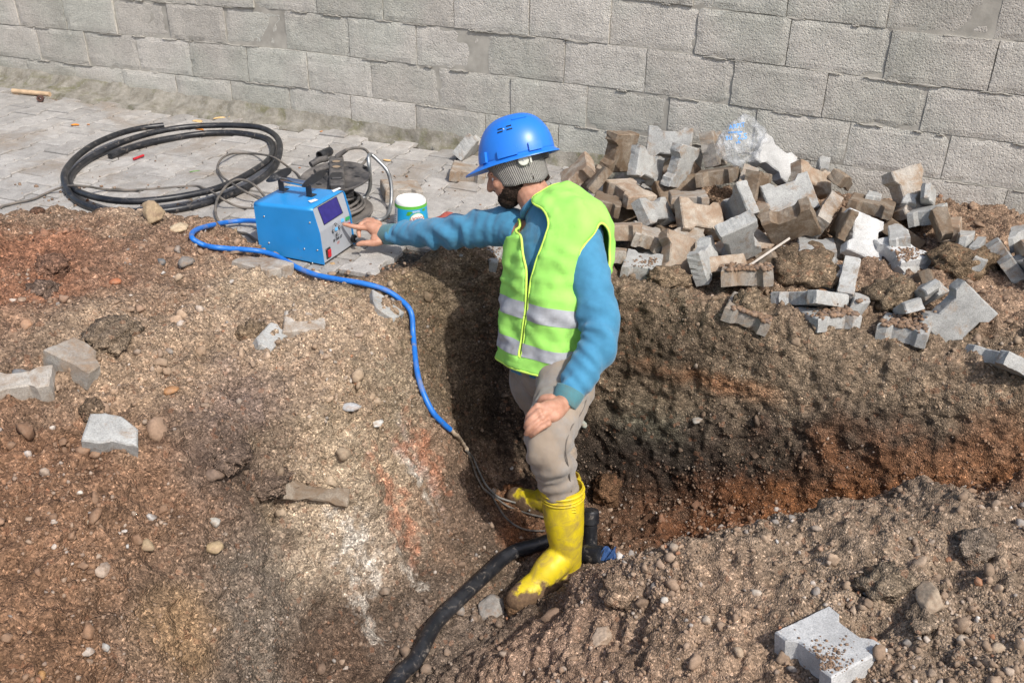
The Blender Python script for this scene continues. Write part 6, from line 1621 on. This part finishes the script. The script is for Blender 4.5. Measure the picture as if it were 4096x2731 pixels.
# sweater: torso and sleeves grown together
def wr_sleeve(seed, amp, frq, elbow=.5, wid=.3):
    def f(u, th):
        g = .35+math.exp(-((u-elbow)/wid)**2)*1.0+.5*math.exp(-((u-.97)/.10)**2)
        return amp*g*(np.sin(u*frq*.8+2.6*np.sin(th+seed)+1.3*np.sin(2*th+seed*2.1+u*5)+seed)*(.55+.45*np.sin(th*1+u*11+seed))+.5*np.sin(u*frq*1.7+2.9*np.cos(th+seed*3)+seed*5+1.5*np.sin(u*8))*(.5+.5*np.cos(th+u*7)))
    return f
def sleeve(pts, rads, seed, amp, frq, el, n=34, m=110):
    s_ = spline(np.hstack([np.array(pts)-PO, np.array(rads)[:, None]]), m); return tube_vf(s_[:, :3], s_[:, 3], n, True, wr_sleeve(seed, amp, frq, el))
def torso_rings(secs, m, n, grow=0.0, expo=2.3):
    # secs: (px, py, t, half width a, half depth b)
    C_ = np.array([list(W(s[0], s[1], s[2]))+[s[3], s[4]] for s in secs]); S_ = spline(C_, m); ctr = S_[:, :3]
    R_ = SHR-SHL; R_ /= np.linalg.norm(R_); out = []
    T = np.gradient(ctr, axis=0); T /= np.linalg.norm(T, axis=1)[:, None]
    for i in range(m):
        up_ = T[i]; r_ = R_-up_*(R_@up_); r_ /= np.linalg.norm(r_); f_ = np.cross(up_, r_)
        a, b_ = S_[i, 3]+grow, S_[i, 4]+grow; th = np.arange(n)*2*math.pi/n; ct, st_ = np.cos(th), np.sin(th)
        x = a*np.sign(ct)*np.abs(ct)**(2/expo); y = b_*np.sign(st_)*np.abs(st_)**(2/expo)
        out.append(ctr[i]+x[:, None]*r_+y[:, None]*f_)
    return np.array(out)-PO, ctr
SEC = [(2200, 1490, 3.15, .155, .118), (2200, 1400, 3.135, .150, .118), (2206, 1270, 3.11, .158, .122), (2218, 1140, 3.09, .170, .128), (2222, 1030, 3.09, .178, .130), (2222, 945, 3.10, .180, .120), (2200, 870, 3.115, .130, .100), (2158, 812, 3.13, .072, .070)]
TR, ctr_ = torso_rings(SEC, 40, 48, -.010)
def ringsmesh(R3, cap=True):
    m, n = R3.shape[:2]; V = R3.reshape(-1, 3); F = []
    for i in range(m-1):
        for k in range(n): F.append((i*n+k, i*n+(k+1) % n, (i+1)*n+(k+1) % n, (i+1)*n+k))
    if cap: F.append(tuple(range(n-1, -1, -1))); F.append(tuple((m-1)*n+k for k in range(n)))
    return V, F
lst = [ringsmesh(TR)]
lst.append(sleeve([SHL+(SP[3]-SHL)*.35, SHL, (SHL+ELL)/2+AR*.012, ELL+AR*.008, (ELL+WRL)/2+AR*.004-AU*.01, WRL+(ELL-WRL)*.10], [.068, .073, .067, .062, .054, .043], 1.3, .0062, 46, .62))
lst.append(sleeve([SHR+(SP[3]-SHR)*.35, SHR, (SHR+ELR)/2, ELR, (ELR+WRR)/2, WRR+(ELR-WRR)*.12], [.062, .068, .064, .058, .050, .040], 4.1, .0066, 52, .5))
V, F = merge(lst); sm = remesh(V, F, .0050, 'sweater', 3, .5); Vs = getco(sm); Ns = getno(sm)
Vs += Ns*(.0035*fbm(Vs*np.array([1, 1, 1]), 14, 3))[:, None]; setco(sm, Vs); swt = link('sweater', sm, M_SWEAT, person)
def cuff(A_, B_, r0, r1, name='cuff'):
    s_ = spline([A_-PO, (A_+B_)/2-PO, B_-PO], 12); b = MB(); b.add(*tube_vf(s_, np.linspace(r0, r1, 12)+.0015*np.sin(np.linspace(0, 3.1, 12)), 40, True, lambda u, th: .0007*np.sin(th*20))); b.build(name, M_CUFF, swt, smooth=True)
cuff(WRL+(ELL-WRL)*.16, WRL-(ELL-WRL)*.06, .047, .040); cuff(WRR+(ELR-WRR)*.19, WRR-(ELR-WRR)*.03, .0405, .0375)
# ribbed collar
cr_ = []
NA = W(2160, 818, 3.13); ax_n = W(2158, 812, 3.13)-W(2200, 870, 3.115); ax_n = ax_n/np.linalg.norm(ax_n); x_ = rgt-ax_n*(rgt@ax_n); x_ /= np.linalg.norm(x_); y_ = np.cross(ax_n, x_)
ring = [NA-PO+x_*.071*math.cos(t)+y_*.069*math.sin(t) for t in np.linspace(0, 2*math.pi, 60)]
b = MB(); b.add(*tube_vf(np.array(ring), .0105, 10, False)); b.build('collar', M_SWEAT, swt, smooth=True)

# high-visibility vest
m, n = 70, 96; VR, vc = torso_rings([(2178, 1462, 3.15, .164, .128), (2188, 1375, 3.135, .166, .130), (2200, 1270, 3.11, .172, .135), (2216, 1140, 3.09, .182, .140), (2224, 1030, 3.09, .190, .142), (2228, 945, 3.10, .196, .136), (2206, 868, 3.115, .145, .118), (2165, 812, 3.13, .088, .086)], m, n, .0)
th = np.arange(n)*2*math.pi/n        # 0: his right, pi/2: chest, pi: his left, 3pi/2: back
RN = VR.copy(); 
for i in range(m):
    c = vc[i]-PO; d = VR[i]-c; dn = d/np.linalg.norm(d, axis=1)[:, None]; u = i/(m-1)
    wv_ = .0075*fbm(VR[i]*np.array([1, 1, .7]), 9, 3)+.006*fbm(VR[i]+3, 24, 2)+.007*np.clip(1-4*np.abs(pnoise(VR[i]*np.array([5, 5, 8])+u*2)), 0, 1)+.0050*np.sin(th*5+u*9)*(1-u)+.0038*np.sin(th*9-u*14+1)+.006*np.sin(u*26+2*np.sin(th*2))*np.exp(-((th-2.6)/.8)**2)*(u < .7)
    flare = .012*(1-u)**3*(1+np.sin(th*3+1))
    RN[i] = VR[i]+dn*(wv_+flare)[:, None]
def keepf(i, k):
    u = (i+.5)/(m-1); a = th[k]+math.pi/n
    # arm holes
    for ca in (math.pi, 0):
        da = abs((a-ca+math.pi) % (2*math.pi)-math.pi); v0, v1 = .44, .84
        if v0 < u < v1+.2:
            wdt = .50*math.sqrt(max(0, 1-((u-.62)/.19)**2)) if u < .62 else .50*(1-((u-.62)/.15)**2)
            if wdt > 0 and da < wdt: return False
    # open front with a V neck
    da = (a-(math.pi/2+.12)+math.pi) % (2*math.pi)-math.pi; vw = .025+max(0, (u-.50))*.95
    if u > .06 and abs(da) < vw: return False
    return True
V = RN.reshape(-1, 3); F = []; keepm = np.zeros((m-1, n), bool)
for i in range(m-1):
    for k in range(n):
        if keepf(i, k): keepm[i, k] = True; F.append((i*n+k, i*n+(k+1) % n, (i+1)*n+(k+1) % n, (i+1)*n+k))
vm = mesh('vest', V, F, True); bmm = bmesh.new(); bmm.from_mesh(vm)
bmesh.ops.delete(bmm, geom=[v for v in bmm.verts if not v.link_faces], context='VERTS')
# relax the stair-stepped openings
for _ in range(9):
    nw = {}
    for v in bmm.verts:
        if v.is_boundary:
            nb = [e.other_vert(v) for e in v.link_edges if e.is_boundary]
            if len(nb) == 2: nw[v] = v.co*.4+(nb[0].co+nb[1].co)*.3
    for v, c in nw.items(): v.co = c
edges_b = [[v.co.copy() for v in e.verts] for e in bmm.edges if e.is_boundary]
bmm.to_mesh(vm); 
vest = link('safety_vest', vm, M_VEST, person); md = vest.modifiers.new('s', 'SOLIDIFY'); md.thickness = .0028; md.offset = 1
# piping along every edge
loops = []; bmm.edges.ensure_lookup_table(); left = {e.index for e in bmm.edges if e.is_boundary}
bmm.verts.ensure_lookup_table()
while left:
    e = bmm.edges[left.pop()]; chain = [e.verts[0], e.verts[1]]
    while True:
        nx = [x for x in chain[-1].link_edges if x.index in left]
        if not nx: break
        left.discard(nx[0].index); chain.append(nx[0].other_vert(chain[-1]))
    if len(chain) > 6: loops.append([np.array(v.co) for v in chain])
bmm.free()
for L in loops:
    b = MB(); s_ = spline(L, max(20, len(L)*2)); b.add(*tube_vf(s_, .0042, 8, True)); b.build('piping', M_VEDGE, vest, smooth=True)
# reflective tapes
def tape(u0, u1, name='reflective_tape'):
    i0, i1 = int(u0*(m-1)), int(u1*(m-1)); V = []; F = []; q = {}
    for i in range(i0, i1):
        for k in range(n):
            if not keepm[i, k]: continue
            ids = []
            for (a, b_) in ((i, k), (i, (k+1) % n), (i+1, (k+1) % n), (i+1, k)):
                if (a, b_) not in q:
                    c = vc[a]-PO; d = RN[a, b_]-c; q[(a, b_)] = len(V); V.append(RN[a, b_]+d/np.linalg.norm(d)*.0046)
                ids.append(q[(a, b_)])
            F.append(tuple(ids))
    me = mesh(name, V, F, True); return link(name, me, M_TAPE, vest)
tape(.095, .195); tape(.31, .405)

# trousers
def leg(pts, rads, seed, el): return sleeve(pts, rads, seed, .0066, 52, el, 36, 110)
lst = [leg(LEGL[:6]+[BTL*.75+LEGL[6]*.25], [.095, .098, .088, .074, .064, .057, .054], 2.2, .62),
       leg([W(2150, 1440, 3.22), W(2150, 1530, 3.24), (HPR+KNR)/2, KNR, (KNR+ANR)/2], [.095, .095, .082, .068, .058], 5.2, .7),
       ellipsoid_vf(W(2200, 1480, 3.16)-PO, (.150, .12, .11), np.stack([(SHR-SHL)/np.linalg.norm(SHR-SHL), np.cross(AU, (SHR-SHL)/np.linalg.norm(SHR-SHL)), AU], 1), 30, 16)]
V, F = merge(lst); trm = remesh(V, F, .0050, 'trousers', 2, .5); Vt_ = getco(trm); Nt_ = getno(trm); Vt_ += Nt_*(.003*fbm(Vt_, 16, 3))[:, None]; setco(trm, Vt_); tro = link('trousers', trm, M_TROU, person)
# outer seam down the near leg
seam = []
bvt = BVHTree.FromPolygons(Vt_.tolist(), [list(p.vertices) for p in trm.polygons])
for a, b_ in [(2345, 1600), (2325, 1650), (2290, 1700), (2270, 1750), (2262, 1800), (2272, 1860), (2280, 1920), (2285, 1965)]:
    r_ = bvt.ray_cast(Vector(CAM-PO), Vector(ray(a, b_)).normalized())
    if r_[0] is not None: seam.append(np.array(r_[0])-ray(a, b_)*.0005)
if len(seam) > 3: b = MB(); b.add(*tube_vf(spline(seam, 50), .0022, 6)); b.build('seam', mat_simple('seam_thread', (.15, .13, .11), .9), tro, smooth=True)

# rubber boots
def boot(rim, ank, heel, ball, toe, rr_, name='rubber_boot', flip=0):
    bt = empty('rubber_boot', (0, 0, 0)); bt.parent = person
    base = heel.copy(); bt.location = Vector(base-PO)
    lst = []
    c3 = lambda v: np.array(v)-base
    s_ = spline([list(c3(rim))+[rr_[0]], list(c3(rim*.55+ank*.45))+[rr_[1]], list(c3(ank))+[rr_[2]], list(c3(ank*.35+heel*.65))+[rr_[3]]], 40)
    tv = tube_vf(s_[:, :3], s_[:, 3], 40); lst.append(tv)
    lst.append(capsule_vf([c3(heel)+[0, 0, .038], c3(heel*.5+ball*.5)+[0, 0, .046], c3(ball)+[0, 0, .040], c3(toe)+[0, 0, .034]], [.044, .046, .050, .041], 28, 8))
    lst.append(capsule_vf([c3(ank), c3(ank*.5+ball*.5)+[0, 0, .035], c3(ball)+[0, 0, .042]], [rr_[2], .050, .040], 26, 7))
    V, F = merge(lst); bm2 = remesh(V, F, .0042, 'boot_shell', 9, .5); Vq = getco(bm2); Vq[:, 2] = np.where(Vq[:, 2] < .002, .002+(Vq[:, 2]-.002)*.15, Vq[:, 2])
    Nq = getno(bm2); Vq += Nq*(.0016*fbm(Vq*np.array([1, 1, .6]), 22, 2))[:, None]
    setco(bm2, Vq); link('boot_shell', bm2, M_BOOT, bt)
    # sole caked in mud
    V, F = merge([capsule_vf([c3(heel)+[0, 0, .010], c3(ball)+[0, 0, .008], c3(toe)+[0, 0, .010]], [.049, .054, .046], 26, 9)]); V[:, 2] = np.clip(V[:, 2], -.012, .030)
    so = remesh(V, F, .005, 'muddy_sole', 2); Vq = getco(so); Nq = getno(so); Vq += Nq*(.007*fbm(Vq, 28, 4, .6))[:, None]; setco(so, Vq); set_col(so, np.tile((.15, .09, .05), (len(Vq), 1))); link('muddy_sole', so, M_SOIL, bt)
    ax2 = (rim-ank)/np.linalg.norm(rim-ank); X2 = np.cross(ax2, AF); X2 /= np.linalg.norm(X2); Y2 = np.cross(ax2, X2)
    for k, (o_, r_) in enumerate(((.004, .0042), (-.012, .0030), (-.022, .0028))):
        ring = np.array([c3(rim)+ax2*o_+X2*(rr_[0]+.0015)*math.cos(t)+Y2*(rr_[0]+.0015)*math.sin(t) for t in np.linspace(0, 2*math.pi, 49)])
        b = MB(); b.add(*tube_vf(ring, r_, 8, False)); b.build('rim_ring', M_BOOT, bt, smooth=True)
    b = MB(); V = []; F = []
    for i in range(48):
        t_ = 2*math.pi*i/48
        for (o_, r_) in ((-.01, rr_[0]+.001), (.016, rr_[0]+.002), (.016, rr_[0]-.003), (-.03, rr_[0]-.004)): V.append(c3(rim)+ax2*o_+X2*r_*math.cos(t_)+Y2*r_*math.sin(t_))
    for i in range(48):
        for a in range(3): F.append((i*4+a, ((i+1) % 48)*4+a, ((i+1) % 48)*4+a+1, i*4+a+1))
    b.add(V, F); b.build('boot_rim', M_BOOT, bt, autos=50)
    return bt, c3, ax2, X2, Y2
rimL = W(2250, 1962, 2.96); ankL = heelL+dirL*.035+np.array([0, 0, .115])
bt, c3, ax2, X2, Y2 = boot(rimL, ankL, heelL+dirL*.02, heelL+dirL*.165, heelL+dirL*.235, (.0665, .065, .050, .046))
for k in range(3): # moulded ribs near the top
    ring = []
    for t_ in np.linspace(-.45, .25, 10):
        d_ = -AF*math.cos(t_)+AR*math.sin(t_+.35); ring.append(c3(rimL)-ax2*(.045+.010*k)+d_*.0655)
    b = MB(); b.add(*tube_vf(np.array(ring), .0022, 6)); b.build('moulded_rib', M_BOOT, bt, smooth=True)
ua_ = KNR-ANR; ua_ /= np.linalg.norm(ua_)
boot(ANR+ua_*.07, heelR+dirR*.035+np.array([0, 0, .115]), heelR+dirR*.02, heelR+dirR*.165, heelR+dirR*.24, (.0665, .065, .050, .046))

# knitted cap under the helmet
V = []; F = []; n = 72; rows_ = 14; uv = []
for j in range(rows_):
    v = j/(rows_-1)
    for i in range(n):
        a = 2*math.pi*i/n; low_ = -.034-.020*max(0, math.sin(-a-.2)) if False else 0
        # hem dips over the ear and rises at the brow and nape
        hem = .002-.076*abs(math.cos(a))**1.1-(.070 if math.sin(a) < 0 else 0)*max(0, -math.sin(a))**1.5
        z = hem+(.085-hem)*v; bulge = .004*math.sin(v*3.14)+(.003 if j == 0 else 0)-.010*(1-v)**2
        V.append(hd((.0850+bulge)*math.cos(a), (.0960+bulge)*math.sin(a)-.014, z)+HR@np.array([math.cos(a), math.sin(a), 0])*(.0012*math.sin(a*60))); uv.append((a/6.2832*6, v))
for j in range(rows_-1):
    for i in range(n): F.append((j*n+i, j*n+(i+1) % n, (j+1)*n+(i+1) % n, (j+1)*n+i))
me = mesh('knitted_cap', V, F, True); ul = me.uv_layers.new(name='UVMap')
for p in me.polygons:
    for li, vi in zip(p.loop_indices, p.vertices): ul.data[li].uv = uv[vi]
kc = link('knitted_cap', me, M_KNIT, person); md = kc.modifiers.new('s', 'SOLIDIFY'); md.thickness = .004
# helmet
helm = empty('hard_hat', (0, 0, 0)); helm.parent = person; HB = W(2058, 632, 3.15)-PO+hf_*-.004; helm.location = Vector(HB)
Rh = HRH*.91
n = 96; m2 = 26; V = []; F = []
def shell(a, v):
    # a: angle round, v: 0 rim .. 1 crown
    el = v*math.pi/2; ca, sa = math.cos(a), math.sin(a)
    ax_, by_ = .118, (.140 if sa > 0 else .150); k = math.cos(el)**.82
    x = ax_*ca*k; y = by_*sa*k-.012*math.sin(el); z = .152*math.sin(el)**.92
    rd = 0.0
    # three raised ridges running front to back
    for xc in (-.032, 0, .032): rd += .0035*math.exp(-((x-xc)/.009)**2)*(1 if v > .35 else 0)*min(1, (v-.35)*5 if v > .35 else 0)
    # a swept side rib behind
    q = np.array([x, y, z+rd]); return q
for j in range(m2+1):
    v = min(j/m2, .9995)
    for i in range(n): V.append(Rh@shell(2*math.pi*i/n, v))
for j in range(m2):
    for i in range(n): F.append((j*n+i, j*n+(i+1) % n, (j+1)*n+(i+1) % n, (j+1)*n+i))
F.append(tuple(m2*n+i for i in range(n)))
me = mesh('shell', V, F, True); so = link('shell', me, M_HELM, helm); md = so.modifiers.new('s', 'SOLIDIFY'); md.thickness = .003
# brim with peak
V = []; F = []
prof = [(0, .004), (.3, -.001), (.7, -.004), (1, -.006), (1.02, -.010), (.7, -.009), (0, -.003)]
for i in range(n):
    a = 2*math.pi*i/n; s_ = shell(a, 0); d = np.array([math.cos(a), math.sin(a), 0]); sf = math.sin(a)
    ext = .010+.052*max(0, sf)**3.2+.006*max(0, -sf); dropf = -.010*max(0, sf)**3+.004*abs(math.cos(a))
    for (u_, z_) in prof: V.append(Rh@(s_+d*ext*u_+np.array([0, 0, z_-.014*max(0, sf)**2*u_-.004*(1-max(0, sf))*u_])))
k = len(prof)
for i in range(n):
    for a in range(k): F.append((i*k+a, ((i+1) % n)*k+a, ((i+1) % n)*k+(a+1) % k, i*k+(a+1) % k))
b = MB(); b.add(V, F); b.build('brim', M_HELM, helm, autos=60)
def onshell(a, v, out=0):
    p = shell(a, v); e = .01; n_ = np.cross(shell(a+e, v)-shell(a-e, v), shell(a, min(v+e, .99))-shell(a, max(v-e, 0))); n_ /= np.linalg.norm(n_)
    if n_@p < 0: n_ = -n_
    return p+n_*out, n_
def patch(a0, a1, v0, v1, out, name, mat, thick=.006, na=8, nv=4):
    V = []; F = []
    for s_ in (out, out-thick):
        for j in range(nv+1):
            for i in range(na+1):
                p, n_ = onshell(a0+(a1-a0)*i/na, v0+(v1-v0)*j/nv, s_); V.append(Rh@p)
    N_ = (na+1)*(nv+1)
    for j in range(nv):
        for i in range(na): q = j*(na+1)+i; F.append((q, q+1, q+na+2, q+na+1)); F.append((q+N_, q+na+1+N_, q+na+2+N_, q+1+N_))
    rim_ = [i for i in range(na+1)]+[j*(na+1)+na for j in range(1, nv+1)]+[nv*(na+1)+i for i in range(na-1, -1, -1)]+[j*(na+1) for j in range(nv-1, 0, -1)]
    for x in range(len(rim_)): p, q = rim_[x], rim_[(x+1) % len(rim_)]; F.append((p, p+N_, q+N_, q))
    b = MB(); b.add(V, F); return b.build(name, mat, helm, autos=35)
pi = math.pi        # his left side faces the viewer: a = pi; front pi/2, back 3pi/2
patch(pi-.24, pi+.26, .01, .115, .010, 'side_lug', M_HELM, .012); patch(pi-.84, pi-.62, .01, .15, .011, 'side_lug', M_HELM, .012); patch(pi+.55, pi+.90, .01, .12, .010, 'side_lug', M_HELM, .012)
patch(-.22, .24, .03, .115, .006, 'side_lug', M_HELM)
for (a0, v0) in ((pi-.24, .46), (pi-.23, .40), (pi+.06, .475), (pi+.07, .405)):
    patch(a0, a0+.17, v0, v0+.022, .0022, 'vent_slot', M_BLACKMETAL, .004, 6, 1)
patch(pi-.035, pi-.005, .432, .45, .004, 'rivet', M_WHITE, .004, 2, 1)
patch(pi+.30, pi+.90, .60, .635, .0045, 'moulded_rib', M_HELM, .006, 12, 2)
# headband, adjuster and strap
b = MB(); V = []; F = []
for i in range(25):
    a = pi+.40+(1.9)*i/24
    for (z_, r_) in ((.004, .004), (-.030, .001), (-.030, -.003), (.004, -.001)): V.append(Rh@np.array([(.098+r_)*math.cos(a), (.118+r_)*math.sin(a)-.004, z_]))
for i in range(24):
    for a in range(4): F.append((i*4+a, (i+1)*4+a, (i+1)*4+(a+1) % 4, i*4+(a+1) % 4))
b.add(V, F); b.build('headband', M_BLACKMETAL, helm, autos=40)
M_CLIP = mat_simple('off_white_plastic', (.56, .56, .50), .5, .4, var=.05, bump=0)
cc = np.array([-.101, -.050, -.022]); b = MB(); Rc = np.stack([np.array([0.25, -.97, 0]), np.array([0, 0, 1.0]), np.array([-.97, -.25, 0])], 1)
b.lathe([(0, .005), (.018, .005), (.021, .001), (.021, -.003)], Rh@cc, 24, Rh@Rc); cl = b.build('strap_clip', M_CLIP, helm, autos=40)
b = MB(); b.box(Rh@(cc+np.array([-.000, -.006, .016])), (.040, .022, .004), Rh@Rc, .001); b.box(Rh@(cc+np.array([.003, -.026, .004])), (.007, .040, .006), Rh@Rc, .001); b.build('clip_plate', M_CLIP, cl)
b = MB(); b.lathe([(0, .0065), (.0045, .006), (.005, .004)], Rh@cc, 14, Rh@Rc); b.build('rivet', M_SCREW, cl, autos=30)
b = MB(); b.box(Rh@np.array([-.109, .012, -.010]), (.004, .014, .010), Rh, .001); b.build('strap_lug', M_HELM, helm)
